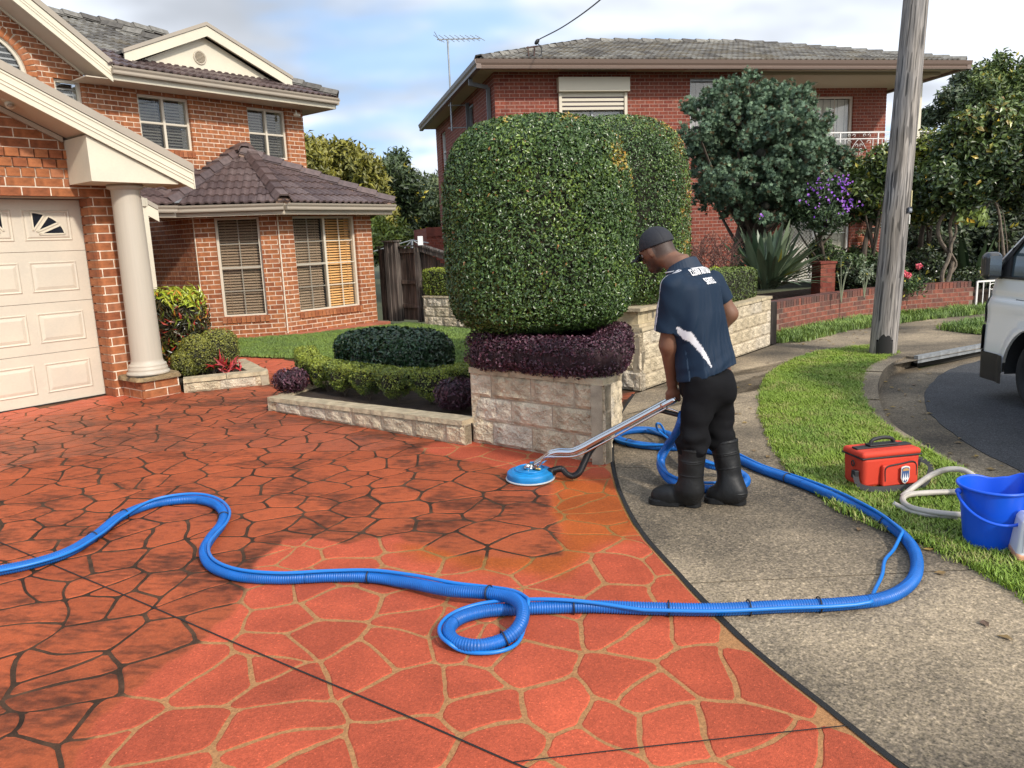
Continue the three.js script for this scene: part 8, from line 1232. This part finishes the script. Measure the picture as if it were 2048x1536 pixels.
// the long corrugated hose and the thin pressure line that follows it
const hosePx = [[-170, 1160], [-60, 1150], [0, 1141], [70, 1126], [130, 1107], [190, 1072], [245, 1031], [310, 1007], [385, 999], [425, 1006], [447, 1026], [442, 1050], [420, 1078], [409, 1102], [424, 1132], [475, 1151], [560, 1157], [660, 1153], [740, 1154], [820, 1166], [900, 1181], [980, 1187], [1026, 1197], [1046, 1222], [1036, 1256], [1003, 1281], [955, 1292], [912, 1284], [897, 1262], [915, 1239], [962, 1224], [1050, 1217], [1180, 1213], [1300, 1217], [1430, 1219], [1560, 1213], [1680, 1208], [1770, 1196], [1821, 1166], [1834, 1124], [1818, 1085], [1770, 1044], [1700, 1008], [1600, 966], [1520, 938], [1440, 905], [1380, 896], [1310, 893], [1260, 886], [1234, 876], [1246, 864], [1290, 860], [1330, 868], [1352, 886], [1378, 910], [1420, 930], [1466, 940], [1490, 955], [1484, 970], [1440, 977], [1390, 976], [1352, 966], [1328, 946], [1322, 920], [1334, 894], [1350, 872]];
const HR = 0.0285; let hoseCurve;
{ const t = thing('vacuum_hose', 'long blue corrugated vacuum hose snaking across driveway and footpath', 'hose');
const lift = { 19: 0.01, 20: 0.028, 21: 0.045, 22: 0.058, 23: 0.058, 24: 0.03, 53: 0.065, 54: 0.065, 55: 0.06, 56: 0.03, 61: 0.02, 62: 0.03, 63: 0.07, 64: 0.16, 65: 0.30 };
const P = hosePx.map(([u, v], i) => G(u, v, HR + (lift[i] ?? 0))); P.push(atZ(1362, 845, -4.52), atZ(1366, 826, -4.56));
hoseCurve = new THREE.CatmullRomCurve3(P, false, 'centripetal'); hoseCurve.arcLengthDivisions = 1500; const L = hoseCurve.getLength();
// 1/100 m corrugation in lengths, so that each length is a part
const parts = 8, pos = [0, 1, 2, 3, 4, 5, 6, 7, 8].map((i) => i / parts), seg = Math.round(L / parts / 0.0031);
for (let k = 0; k < parts; k++) { const pts = []; const n = 160; for (let i = 0; i <= n; i++) pts.push(hoseCurve.getPointAt(clamp(mixf(pos[k], pos[k + 1] + (k < parts - 1 ? 0.00005 : 0), i / n)))); const c = new THREE.CatmullRomCurve3(pts); c.arcLengthDivisions = 800; const l = c.getLength(), ribs = Math.round(l / 0.0112); mesh('hose_length', taper(c, (q) => HR - 0.0016 + 0.002 * Math.cos(q * ribs * 2 * Math.PI), seg, 18), blueHose, t); }
const tie = (u, v, r = 1.06) => { let bi = 0, bd = 1e9; const g = G(u, v, HR); for (let i = 0; i <= 1500; i++) { const p = hoseCurve.getPointAt(i / 1500), d = p.distanceToSquared(g); if (d < bd) { bd = d; bi = i / 1500; } } const p = hoseCurve.getPointAt(bi), d = hoseCurve.getTangentAt(bi); mesh('cable_tie', new THREE.TorusGeometry(HR * r + 0.003, 0.0032, 6, 28).applyQuaternion(new THREE.Quaternion().setFromUnitVectors(V(0, 0, 1), d)).translate(p.x, p.y + 0.002, p.z), M.black, t); };
for (const [u, v] of [[187, 1075], [250, 1029], [449, 1035], [739, 1154], [998, 1190], [1006, 1279], [1146, 1214], [1335, 1218], [1495, 1216], [1639, 1210], [1770, 1045], [1575, 957], [1262, 884]]) tie(u, v);
// pressure line: beside or on top of the hose, wandering away between the ties
const l = thing('pressure_line', 'thin blue pressure line tied along the corrugated hose', 'hose'), Q = [], N = 420, side = (s) => 1.2 * Math.sin(s * 31) + 0.9 * Math.sin(s * 13 + 1);
for (let i = 0; i <= N; i++) { const s = i / N * 0.985, p = hoseCurve.getPointAt(s), d = hoseCurve.getTangentAt(s), w = V(-d.z, 0, d.x).normalize(), a = clamp(side(s), -1.25, 1.25); let q = p.clone().addScaledVector(w, Math.sin(a) * (HR + 0.011)).add(V(0, Math.cos(a) * (HR + 0.009), 0)); Q.push(q); }
// where it leaves the hose: the loop on the footpath and round the small coil
const away = (a, b, pts) => { let i0 = 0, i1 = 0, d0 = 1e9, d1 = 1e9; const A = G(...a, HR), Bq = G(...b, HR); Q.forEach((q, i) => { const x = q.distanceTo(A), y = q.distanceTo(Bq); if (x < d0) { d0 = x; i0 = i; } if (y < d1) { d1 = y; i1 = i; } }); const lo = Math.min(i0, i1), hi = Math.max(i0, i1), c = curve([Q[lo], ...(i0 < i1 ? pts : [...pts].reverse()).map((p) => G(...p, 0.014)), Q[hi]]); for (let i = lo; i <= hi; i++) Q[i] = c.getPointAt((i - lo) / (hi - lo)); };
away([1722, 1203], [1800, 1074], [[1748, 1184], [1764, 1150], [1770, 1120], [1788, 1098]]); away([1046, 1232], [905, 1285], [[1040, 1278], [1010, 1300], [960, 1306], [920, 1300]]);
const lp = [G(1330, 868, 0.1), G(1322, 850, 0.19), G(1313, 848, 0.24), G(1318, 862, 0.14), G(1340, 880, 0.1)];
const lc = new THREE.CatmullRomCurve3(Q); lc.arcLengthDivisions = 1500; mesh('line', new THREE.TubeGeometry(lc, 900, 0.0085, 9), blueLine, l); mesh('line_loop', tube([G(1296, 858, 0.05), ...lp, G(1352, 892, 0.08)], 0.0085, 50, 9), blueLine, l); }
{ // cream garden hose coil
const t = thing('cream_hose', 'cream garden hose coiled on the verge grass beside the blue bucket', 'hose'), m = std([0.56, 0.51, 0.44], 0.5, { map: reps(mottleT, 3) }), y = 0.035, path = [[1789, 1009, 0.03], [1800, 1014, 0.03], [1840, 1027, 0.03], [1920, 1035, 0.03], [2000, 1040, 0.03], [2070, 1026, 0.03], [2075, 1000, 0.035], [2020, 984, 0.04], [1930, 983, 0.05], [1850, 986, 0.05], [1815, 990, 0.045], [1806, 1002, 0.05], [1825, 1016, 0.05], [1900, 1028, 0.05], [1990, 1030, 0.05], [2060, 1014, 0.06]].map(([u, v, h]) => G(u, v, h));
mesh('hose', tube(path, 0.0165, 150, 12), m, t); mesh('hose', tube([G(1803, 994, 0.03), G(1832, 971, 0.08), G(1865, 949, 0.14), G(1895, 939, 0.18), G(1925, 940, 0.19), G(1948, 953, 0.17), G(1966, 978, 0.12), G(1985, 1020, 0.05)], 0.0165, 60, 12), m, t); const e = G(1789, 1009, 0.03); mesh('hose_clamp', new THREE.TorusGeometry(0.017, 0.004, 8, 20).rotateY(1.2).translate(e.x, e.y, e.z), M.galv, t); }
{ // red tool bag
const L = G(1718, 985), R = G(1834, 972), t = thing('tool_bag', 'red fabric tool bag with black handle and shield badge on the verge', 'bag', L.clone().add(R).multiplyScalar(0.5), 0), u = R.clone().sub(L).setY(0), W = u.length() * 0.98; u.normalize(); t.rotation.y = Math.atan2(-u.z, u.x); t.position.y = 0.02; const D = 0.2;
const red = std([0.60, 0.045, 0.018], 0.72, { bumpMap: reps(grainT, 20), bumpScale: 0.0008 }), blk = std([0.014, 0.014, 0.015], 0.6), hw = W / 2, H = 0.2;
const bodyG = rbox(W, H, D, 0.03, 0, H / 2, -D / 2 + 0.02, 6), p = bodyG.attributes.position; for (let i = 0; i < p.count; i++) { const x = p.getX(i), y = p.getY(i), k = 1 - 0.05 * (1 - y / H); p.setX(i, x * k); p.setZ(i, p.getZ(i) + (noise3(x * 14, y * 16, p.getZ(i) * 14, 7) - 0.5) * 0.026); } bodyG.computeVertexNormals(); mesh('bag_body', bodyG, red, t);
const lid = rbox(W * 1.03, 0.042, D * 1.05, 0.02, 0, H + 0.011, -D / 2 + 0.02, 6), q = lid.attributes.position; for (let i = 0; i < q.count; i++) q.setY(i, q.getY(i) + 0.012 * (1 - (q.getX(i) / hw) ** 2)); lid.computeVertexNormals(); mesh('lid', lid, red, t);
mesh('lid_zip', rbox(W * 1.045, 0.011, D * 1.07, 0.005, 0, H - 0.006, -D / 2 + 0.02, 2), blk, t); mesh('lid_band', rbox(W * 0.96, 0.012, 0.055, 0.004, 0, H + 0.037, -D / 2 + 0.02), blk, t);
mesh('handle', tube([V(-0.085, H + 0.045, -0.08), V(-0.07, H + 0.075, -0.08), V(-0.02, H + 0.088, -0.08), V(0.03, H + 0.088, -0.08), V(0.07, H + 0.075, -0.08), V(0.085, H + 0.045, -0.08)], 0.0115, 30, 10), blk, t); mesh('handle_base', rbox(0.2, 0.012, 0.055, 0.005, 0, H + 0.05, -0.08), blk, t);
const pk = rbox(W * 0.62, 0.135, 0.03, 0.012, 0.045, 0.085, 0.032, 5), s = pk.attributes.position; for (let i = 0; i < s.count; i++) if (s.getZ(i) > 0.04) s.setZ(i, s.getZ(i) + (fbm3(s.getX(i) * 26, s.getY(i) * 26, 1, 9) - 0.5) * 0.022); pk.computeVertexNormals(); mesh('front_pocket', pk, red, t);
mesh('pocket_zip', tube([V(-0.06, 0.05, 0.044), V(-0.06, 0.13, 0.044), V(-0.045, 0.142, 0.046), V(0.05, 0.155, 0.05), V(0.13, 0.158, 0.044), V(0.148, 0.14, 0.044), V(0.152, 0.07, 0.044)], 0.005, 40, 6), blk, t);
const sh = (k, z, mat, n) => { const P = [[-0.03, 0.05], [-0.022, 0.056], [0, 0.06], [0.022, 0.056], [0.03, 0.05], [0.03, -0.02], [0.018, -0.045], [0, -0.058], [-0.018, -0.045], [-0.03, -0.02]].map(([x, y]) => V(0.062 + x * k, 0.085 + y * k, z)); mesh(n, prism(P, V(0, 0, -0.004)), mat, t); };
sh(0.95, 0.0655, std([0.75, 0.72, 0.62], 0.5), 'badge'); sh(0.82, 0.0672, std([0.05, 0.10, 0.24], 0.5), 'badge'); { const z = 0.0685, w = std([0.75, 0.76, 0.78], 0.5), F = []; for (const x of [-0.014, 0, 0.014]) F.push([V(0.062 + x - 0.008, 0.062, z), V(0.062 + x, 0.045, z), V(0.062 + x + 0.008, 0.062, z), V(0.062 + x + 0.003, 0.075, z), V(0.062 + x, 0.1, z), V(0.062 + x - 0.003, 0.075, z)]); mesh('badge_peaks', polys(F), w, t); mesh('badge_band', polys([[V(0.04, 0.112, z), V(0.084, 0.112, z), V(0.08, 0.125, z), V(0.062, 0.13, z), V(0.044, 0.125, z)]]), std([0.5, 0.28, 0.10], 0.5), t); }
for (const sx of [-1, 1]) { mesh('strap_ring', new THREE.TorusGeometry(0.017, 0.004, 8, 18).rotateY(1.4).translate(sx * (hw + 0.012), 0.15, -0.06), blk, t); mesh('strap_buckle', rbox(0.03, 0.05, 0.04, 0.006, sx * (hw + 0.016), sx < 0 ? 0.09 : 0.13, -0.03), blk, t); }
const flat = (pts, w) => { const F = []; for (let i = 0; i + 1 < pts.length; i++) { const a = pts[i], b = pts[i + 1], d = b.clone().sub(a).normalize(), s_ = d.clone().cross(V(0, 0.6, 0.8)).normalize().multiplyScalar(w / 2); F.push([a.clone().sub(s_), b.clone().sub(s_), b.clone().add(s_), a.clone().add(s_)]); } return polys(F); };
mesh('shoulder_strap', flat(curve([V(-hw - 0.015, 0.1, -0.03), V(-hw - 0.03, 0.04, 0.03), V(-hw + 0.02, 0.022, 0.07), V(0, 0.02, 0.1), V(hw - 0.05, 0.024, 0.1), V(hw + 0.03, 0.05, 0.06), V(hw + 0.09, 0.1, 0.0), V(hw + 0.07, 0.13, -0.05), V(hw + 0.02, 0.14, -0.04)]).getSpacedPoints(40), 0.038), std([0.014, 0.014, 0.015], 0.7, { side: THREE.DoubleSide }), t); }
{ // blue bucket
const b = G(2012, 1110), t = thing('bucket', 'blue plastic bucket with pouring lip and lowered handle on the grass', 'bucket', b.clone().add(V(0.0, 0.01, -0.13))), m = std([0.004, 0.085, 0.62], 0.38), hgt = 0.305, seg = 64, rings = [[0.115, 0], [0.118, 0.006], [0.152, hgt - 0.02], [0.156, hgt], [0.164, hgt + 0.004], [0.166, hgt - 0.006], [0.162, hgt - 0.014]], inner = [[0.15, hgt], [0.112, 0.01], [0, 0.01]], F = [];
const lip = (a) => Math.exp(-((((a - 0.35 + Math.PI) % (2 * Math.PI)) - Math.PI) ** 2) / 0.10), P = ([r, y], a) => { const k = clamp(y / hgt - 0.45) * 1.8 * lip(a); return V(Math.cos(a) * (r + k * 0.05), y + Math.max(0, k - 0.5) * 0.05 - 0.016 * clamp(y / hgt - 0.9) * 10 * Math.exp(-(((Math.abs(a - 0.35) - 0.75) / 0.3) ** 2)), -Math.sin(a) * (r + k * 0.05)); };
const grid = (rs) => { const pos = [], ix = []; rs.forEach((r) => { for (let i = 0; i <= seg; i++) { const p = P(r, i / seg * 2 * Math.PI); pos.push(p.x, p.y, p.z); } }); for (let j = 0; j + 1 < rs.length; j++) for (let i = 0; i < seg; i++) { const a = j * (seg + 1) + i, c = a + seg + 1; ix.push(a, a + 1, c + 1, a, c + 1, c); } const g = new THREE.BufferGeometry(); g.setAttribute('position', new THREE.BufferAttribute(new Float32Array(pos), 3)); g.setIndex(ix); g.computeVertexNormals(); return g; };
mesh('shell', [grid([...rings.slice(0, 4), [0.15, hgt], ...inner.slice(1)])], m, t).material.side = THREE.DoubleSide; mesh('rim', tube(new THREE.CatmullRomCurve3(Array.from({ length: 48 }, (_, i) => P([0.159, hgt - 0.002], i / 48 * 2 * Math.PI)), true), 0.0075, 120, 10), m, t);
const hp = []; for (let i = 0; i <= 24; i++) { const a = Math.PI + i / 24 * Math.PI; hp.push(V(Math.cos(a) * 0.172 * 1.0, hgt - 0.03 + Math.sin(a) * 0.115, 0.03 + Math.sin(-a) * 0.155)); } const hx = new THREE.Matrix4().makeRotationY(-0.25); mesh('handle', tube(hp.map((p) => p.applyMatrix4(hx)), 0.0078, 60, 10), m, t); for (const s of [-1, 1]) mesh('handle_lug', new THREE.SphereGeometry(0.016, 14, 10).translate(s * 0.166, hgt - 0.03, 0.03).applyMatrix4(hx), m, t); }
{ // white jerrycan with orange liquid, cut by the picture edge
const b = G(2052, 1140), t = thing('jerrycan', 'white plastic jerrycan with peach liquid at the right edge of the verge', 'jerrycan', b.clone().add(V(0.13, 0.01, -0.085)), -0.35), w = 0.25, d = 0.17, h = 0.22;
const body = rbox(w, h, d, 0.022, 0, h / 2, 0, 5), p = body.attributes.position; for (let i = 0; i < p.count; i++) { const y = p.getY(i); if (y > h * 0.75) { const k = 1 - (y - h * 0.75) / h * 0.9; p.setX(i, p.getX(i) * k); p.setZ(i, p.getZ(i) * k); } } body.computeVertexNormals(); mesh('can_body', body, std([0.74, 0.72, 0.72], 0.35), t);
mesh('liquid_level', rbox(w + 0.002, 0.052, d + 0.002, 0.02, 0, 0.028, 0, 4), std([0.72, 0.36, 0.2], 0.35), t); mesh('cap', lathe([[0, 0.03], [0.022, 0.03], [0.024, 0], [0, 0]], 20).translate(0.05, h - 0.004, 0), M.black, t); mesh('grip', tube([V(-0.08, h - 0.02, 0), V(-0.06, h + 0.03, 0), V(0.0, h + 0.03, 0), V(0.02, h - 0.01, 0)], 0.012, 20, 10), std([0.74, 0.72, 0.72], 0.35), t);
mesh('label', boxUV(new THREE.BoxGeometry(0.2, 0.115, 0.002).translate(0, 0.118, d / 2 + 0.0015)), std([0.55, 0.53, 0.55], 0.6), t); { const L = []; for (let i = 0; i < 9; i++) L.push(box(0.13 - (i % 3) * 0.02, 0.003, 0.001, -0.02 - (i % 3) * 0.01, 0.118 - 0.002 - i * 0.0058, d / 2 + 0.0032)); mesh('label_print', L, std([0.2, 0.2, 0.21], 0.6), t); mesh('label_symbol', polys([[V(-0.05, 0.128, d / 2 + 0.0034), V(-0.03, 0.13, d / 2 + 0.0034), V(0.0, 0.15, d / 2 + 0.0034), V(0.03, 0.168, d / 2 + 0.0034), V(0.0, 0.162, d / 2 + 0.0034), V(-0.03, 0.15, d / 2 + 0.0034)]]), std([0.02, 0.02, 0.02], 0.6), t); } }

// ================================================================ the van
{ const nose = atZ(1968, 700, -8.0), t = thing('van', 'white delivery van parked at the kerb with black bumper and mirror', 'van');
// local axes: f forward (away from the camera), s to the left side (towards the footpath), y up from the road
const gx = -0.13, P0 = G(1946, 749, 0.07).setY(gx), f = V(0.035, 0, -1).normalize(), s = V(f.z, 0, -f.x), W = 1.72, B = (x, y, z) => P0.clone().addScaledVector(f, x).addScaledVector(s, z).add(V(0, y, 0));   // x: 0 at the front corner, negative to the rear; z: 0 at the left side, negative inside
const white = new THREE.MeshPhysicalMaterial({ color: lin(0.84, 0.84, 0.82), roughness: 0.3, clearcoat: 0.8, clearcoatRoughness: 0.08 }), trim = std([0.022, 0.022, 0.023], 0.55, { bumpMap: reps(grainT, 30), bumpScale: 0.0005 });
// left side as a grid over (x, y), bulging; the wheel arch and window are cut out by cells
const prof = (y) => (y < 0.5 ? -0.012 * ((0.5 - y) / 0.3) ** 2 : 0) - (y > 1.0 ? 0.055 * ((y - 1.0) / 0.9) ** 1.6 : 0) - 0.012 * Math.exp(-(((y - 1.02) / 0.02) ** 2)) + 0.01 * Math.exp(-(((y - 0.93) / 0.06) ** 2));
const wx = -0.93, wy = 0.335, wr = 0.43, front = (y) => y < 0.95 ? -0.0 - 0.03 * (y / 0.95) ** 2 - 0.015 * ((0.95 - y) / 0.95) ** 2 : y < 1.35 ? -0.045 - (y - 0.95) * 0.28 : -0.157 - (y - 1.35) * 1.3, corner = (x, y) => { const d = x - (front(y) - 0.18); return d > 0 ? -0.28 * (d / 0.18) ** 2.4 * 0.55 : 0; };
const skin = (x, y) => B(x, y, prof(y) + corner(x, y) + (Math.hypot(x - wx, y - wy) < wr + 0.10 && y > 0.2 ? 0.022 * sstep(wr + 0.10, wr + 0.02, Math.hypot(x - wx, y - wy)) : 0));
const F = [], ys = []; for (let y = 0.3; y <= 1.98; y += 0.03) ys.push(y);
const cell = (x0, x1, y0, y1) => F.push([skin(x0, y0), skin(x0, y1), skin(x1, y1), skin(x1, y0)].reverse());
const arch = (y, out) => { const d = wr * wr - (y - wy) ** 2; return d <= 0 || y < 0 ? null : [wx - Math.sqrt(d), wx + Math.sqrt(d)]; }, win = (y) => y < 1.2 || y > 1.74 ? null : [-1.75, front(y) - 0.16 - (y < 1.25 ? 0.02 : 0)];
for (let j = 0; j + 1 < ys.length; j++) { const y0 = ys[j], y1 = ys[j + 1], ym = (y0 + y1) / 2, xa = -4.6, xb0 = front(y0), xb1 = front(y1); let spans = [[xa, null]]; const hole = arch(ym) ?? win(ym); const N = (a0, a1, b0, b1, n) => { for (let i = 0; i < n; i++) { const q = (k, a, b) => mixf(a, b, k / n); F.push([skin(q(i, a0, b0), y0), skin(q(i + 1, a0, b0), y0), skin(q(i + 1, a1, b1), y1), skin(q(i, a1, b1), y1)]); } };
if (!hole) N(xa, xa, xb0, xb1, 60); else { const h0 = arch(y0) ?? win(clamp(y0, 1.201, 1.739)), h1 = arch(y1) ?? win(clamp(y1, 1.201, 1.739)); const H0 = arch(ym) ? (arch(y0) ?? hole) : win(clamp(y0, 1.2, 1.74)), H1 = arch(ym) ? (arch(y1) ?? hole) : win(clamp(y1, 1.2, 1.74)); N(xa, xa, H0[0], H1[0], 40); N(H0[1], H1[1], xb0, xb1, 14); } }
// nose and windscreen surround, roof
for (let j = 0; j + 1 < ys.length; j++) { const y0 = ys[j], y1 = ys[j + 1]; if (y0 > 1.05 && y1 < 1.85) continue; const a0 = skin(front(y0), y0), a1 = skin(front(y1), y1), m = (p, k) => { const z = p.clone().sub(P0).dot(s); return p.clone().addScaledVector(s, -(W + 2 * z) * k).addScaledVector(f, 0.16 * (1 - (2 * k - 1) ** 2)); }; for (let i = 0; i < 10; i++) F.push([m(a0, i / 10), m(a0, (i + 1) / 10), m(a1, (i + 1) / 10), m(a1, i / 10)]); }
const topY = 1.95; F.push([B(-4.6, topY, -0.06), B(front(topY), topY, -0.2), B(front(topY) + 0.1, topY + 0.03, -W / 2), B(-4.6, topY + 0.05, -W / 2)], [B(-4.6, topY + 0.05, -W / 2), B(front(topY) + 0.1, topY + 0.03, -W / 2), B(front(topY), topY, -W + 0.2), B(-4.6, topY, -W + 0.06)], [B(-4.6, 0.3, 0), B(-4.6, topY, -0.06), B(-4.6, topY, -W + 0.06), B(-4.6, 0.3, -W)], [B(-4.6, 0.3, -W), B(-4.6, topY, -W + 0.06), B(front(topY), topY, -W + 0.2), B(front(1), 1, -W + 0.1), B(-0.05, 0.3, -W + 0.1)]);
const bg = mergeVertices((() => { const g = polys(F); g.deleteAttribute('normal'); g.deleteAttribute('uv'); return g; })(), 1e-4); bg.computeVertexNormals(); mesh('body', bg, white, t).material.side = THREE.DoubleSide;
mesh('underbody', prism([B(-4.55, 0.28, -0.06), B(-1.4, 0.28, -0.06), B(-1.4, 0.28, -W + 0.1), B(-4.55, 0.28, -W + 0.1)], V(0, 0.1, 0)), M.dark, t); mesh('underbody', prism([B(-0.45, 0.28, -0.2), B(-0.1, 0.28, -0.3), B(-0.1, 0.28, -W + 0.3), B(-0.45, 0.28, -W + 0.2)], V(0, 0.1, 0)), M.dark, t);
{ const A = []; for (let i = 0; i <= 20; i++) { const a = i / 20 * Math.PI * 1.06 - 0.1; A.push([wx + Math.cos(a) * wr, wy + Math.sin(a) * wr]); } const G2 = []; for (let i = 0; i < 20; i++) G2.push([B(A[i][0], A[i][1], -0.005), B(A[i][0], A[i][1], -0.5), B(A[i + 1][0], A[i + 1][1], -0.5), B(A[i + 1][0], A[i + 1][1], -0.005)]); G2.push([B(wx - wr, 0.2, -0.4), B(wx + wr, 0.2, -0.4), B(wx + wr, wy + wr, -0.4), B(wx - wr, wy + wr, -0.4)]); mesh('wheel_arch', polys(G2), std([0.012, 0.012, 0.012], 0.9, { side: THREE.DoubleSide }), t); }
// black lower bumper wrapping the corner, with lamp above it
{ const G3 = [], lo = 0.2, band = (y0, y1, off, xa, mat, name, nx = 20) => { const q = []; for (let i = 0; i < nx; i++) for (let j = 0; j < 6; j++) { const X = (k) => mixf(xa, front(mixf(y0, y1, j / 6)) + 0.0, k / nx), Y = (k) => mixf(y0, y1, k / 6); const p = (a, b) => skin(Math.min(X(a), front(Y(b))), Math.max(0.3, Y(b))).setY(gx + Y(b)).addScaledVector(s, off).addScaledVector(f, off * 0.7); q.push([p(i, j), p(i + 1, j), p(i + 1, j + 1), p(i, j + 1)]); } const a0 = (b) => skin(front(Math.max(0.3, b)), Math.max(0.3, b)).setY(gx + b).addScaledVector(s, off).addScaledVector(f, off * 0.7); for (let j = 0; j < 6; j++) for (let i = 0; i < 8; i++) { const m = (b, k) => a0(b).addScaledVector(s, -(W - 0.3) * k).addScaledVector(f, 0.16 * (1 - (2 * k - 1) ** 2)), y = (k) => mixf(y0, y1, k / 6); q.push([m(y(j), i / 8), m(y(j), (i + 1) / 8), m(y(j + 1), (i + 1) / 8), m(y(j + 1), i / 8)]); } const g = polys(q); mesh(name, g, mat, t).material.side = THREE.DoubleSide; };
band(0.2, 0.47, 0.018, wx + 0.40, trim, 'lower_bumper'); band(0.47, 0.72, 0.022, -0.14, trim, 'bumper_corner', 6);
const lampMat = new THREE.MeshPhysicalMaterial({ color: lin(0.5, 0.48, 0.42), roughness: 0.12, clearcoat: 1 }); band(0.735, 1.06, 0.012, -0.13, lampMat, 'headlamp', 6); }
// door window, mirror, shut lines
{ const g = [], sk = (x, y) => skin(x, y).addScaledVector(s, -0.012), n = 10; for (let j = 0; j < n; j++) { const y0 = mixf(1.2, 1.74, j / n), y1 = mixf(1.2, 1.74, (j + 1) / n); g.push([sk(-1.75, y0), sk(front(y0) - 0.14, y0), sk(front(y1) - 0.14, y1), sk(-1.75, y1)]); } mesh('door_window', polys(g), new THREE.MeshPhysicalMaterial({ color: lin(0.05, 0.075, 0.085), roughness: 0.04, side: THREE.DoubleSide, clearcoat: 1 }), t);
const w = [[-1.75, 1.2], [front(1.2) - 0.14, 1.2], [front(1.74) - 0.14, 1.74], [-1.75, 1.74]].map(([x, y]) => skin(x, y).addScaledVector(s, 0.002)); for (let i = 0; i < 4; i++) mesh('window_seal', bar(w[i], w[(i + 1) % 4], 0.022, 0.022, s), trim, t);
mesh('quarter_trim', prism([skin(front(1.2) - 0.15, 1.21), skin(front(1.2) - 0.36, 1.21), skin(front(1.48) - 0.15, 1.48)].map((p) => p.addScaledVector(s, 0.004)), s.clone().multiplyScalar(-0.02)), trim, t);
const mc = skin(front(1.2) - 0.2, 1.31).addScaledVector(s, 0.1).addScaledVector(f, -0.02), mg = rbox(0.13, 0.26, 0.17, 0.06, 0, 0, 0, 6).applyMatrix4(new THREE.Matrix4().makeBasis(f.clone().negate(), UP, s.clone()).setPosition(mc)); mesh('mirror_housing', mg, new THREE.MeshPhysicalMaterial({ color: lin(0.03, 0.03, 0.032), roughness: 0.35, clearcoat: 0.8 }), t); mesh('mirror_glass', boxUV(new THREE.BoxGeometry(0.01, 0.19, 0.11).applyMatrix4(new THREE.Matrix4().makeBasis(f.clone().negate(), UP, s.clone()).setPosition(mc.clone().addScaledVector(f, -0.066)))), std([0.8, 0.82, 0.85], 0.05, { metalness: 1 }), t); mesh('mirror_arm', bar(mc.clone().addScaledVector(s, -0.05).add(V(0, -0.06, 0)), mc.clone().addScaledVector(s, -0.12).add(V(0, -0.1, 0)), 0.06, 0.07), trim, t);
const rail = []; rail.push(tube([skin(-4, 1.0), skin(-2, 1.0), skin(-0.6, 1.005)].map((p) => p.addScaledVector(s, 0.0)), 0.004, 20, 5)); mesh('shut_line', rail, std([0.12, 0.12, 0.12], 0.6), t); mesh('shut_line', tube(Array.from({ length: 9 }, (_, i) => skin(-1.82, 0.5 + i * 0.15)), 0.004, 16, 5), std([0.1, 0.1, 0.1], 0.6), t);
mesh('windscreen', polys([[skin(front(1.07), 1.07).addScaledVector(s, -0.04), skin(front(1.83), 1.83).addScaledVector(s, -0.06), skin(front(1.83), 1.83).addScaledVector(s, -W / 2).addScaledVector(f, 0.14), skin(front(1.07), 1.07).addScaledVector(s, -W / 2 + 0.1).addScaledVector(f, 0.14)]]), new THREE.MeshPhysicalMaterial({ color: lin(0.03, 0.04, 0.045), roughness: 0.04, side: THREE.DoubleSide, clearcoat: 1 }), t); }
// wheels
for (const x of [wx, wx - 2.57]) { const w = new THREE.Group(); w.name = 'wheel'; t.add(w); const m = new THREE.Matrix4().makeBasis(f, s.clone(), f.clone().cross(s)).setPosition(B(x, wy, -0.13)), T = (g) => g.applyMatrix4(m);
mesh('tyre', T(lathe([[0.2, -0.09], [0.29, -0.095], [0.325, -0.08], [0.335, -0.05], [0.335, 0.05], [0.325, 0.08], [0.29, 0.095], [0.2, 0.09], [0.2, -0.09]], 48)), std([0.02, 0.02, 0.02], 0.85, { bumpMap: reps(grainT, 10), bumpScale: 0.002 }), w); mesh('rim', T(lathe([[0.215, 0.085], [0.205, 0.088], [0.195, 0.06], [0.19, -0.05], [0, -0.05], [0, -0.06], [0.2, -0.06], [0.215, 0.06]], 40)), std([0.10, 0.10, 0.105], 0.4, { metalness: 0.7 }), w);
for (let i = 0; i < 6; i++) { const a = i / 6 * 6.283; mesh('spoke', T(rbox(0.175, 0.03, 0.062, 0.01).translate(0.105, 0.055, 0).rotateY(a)), std([0.30, 0.30, 0.31], 0.35, { metalness: 0.85 }), w); } mesh('hub_cap', T(lathe([[0, 0.085], [0.03, 0.083], [0.045, 0.06], [0, 0.06]], 20)), std([0.28, 0.28, 0.29], 0.35, { metalness: 0.85 }), w); }
}
renderer.render(scene, camera);
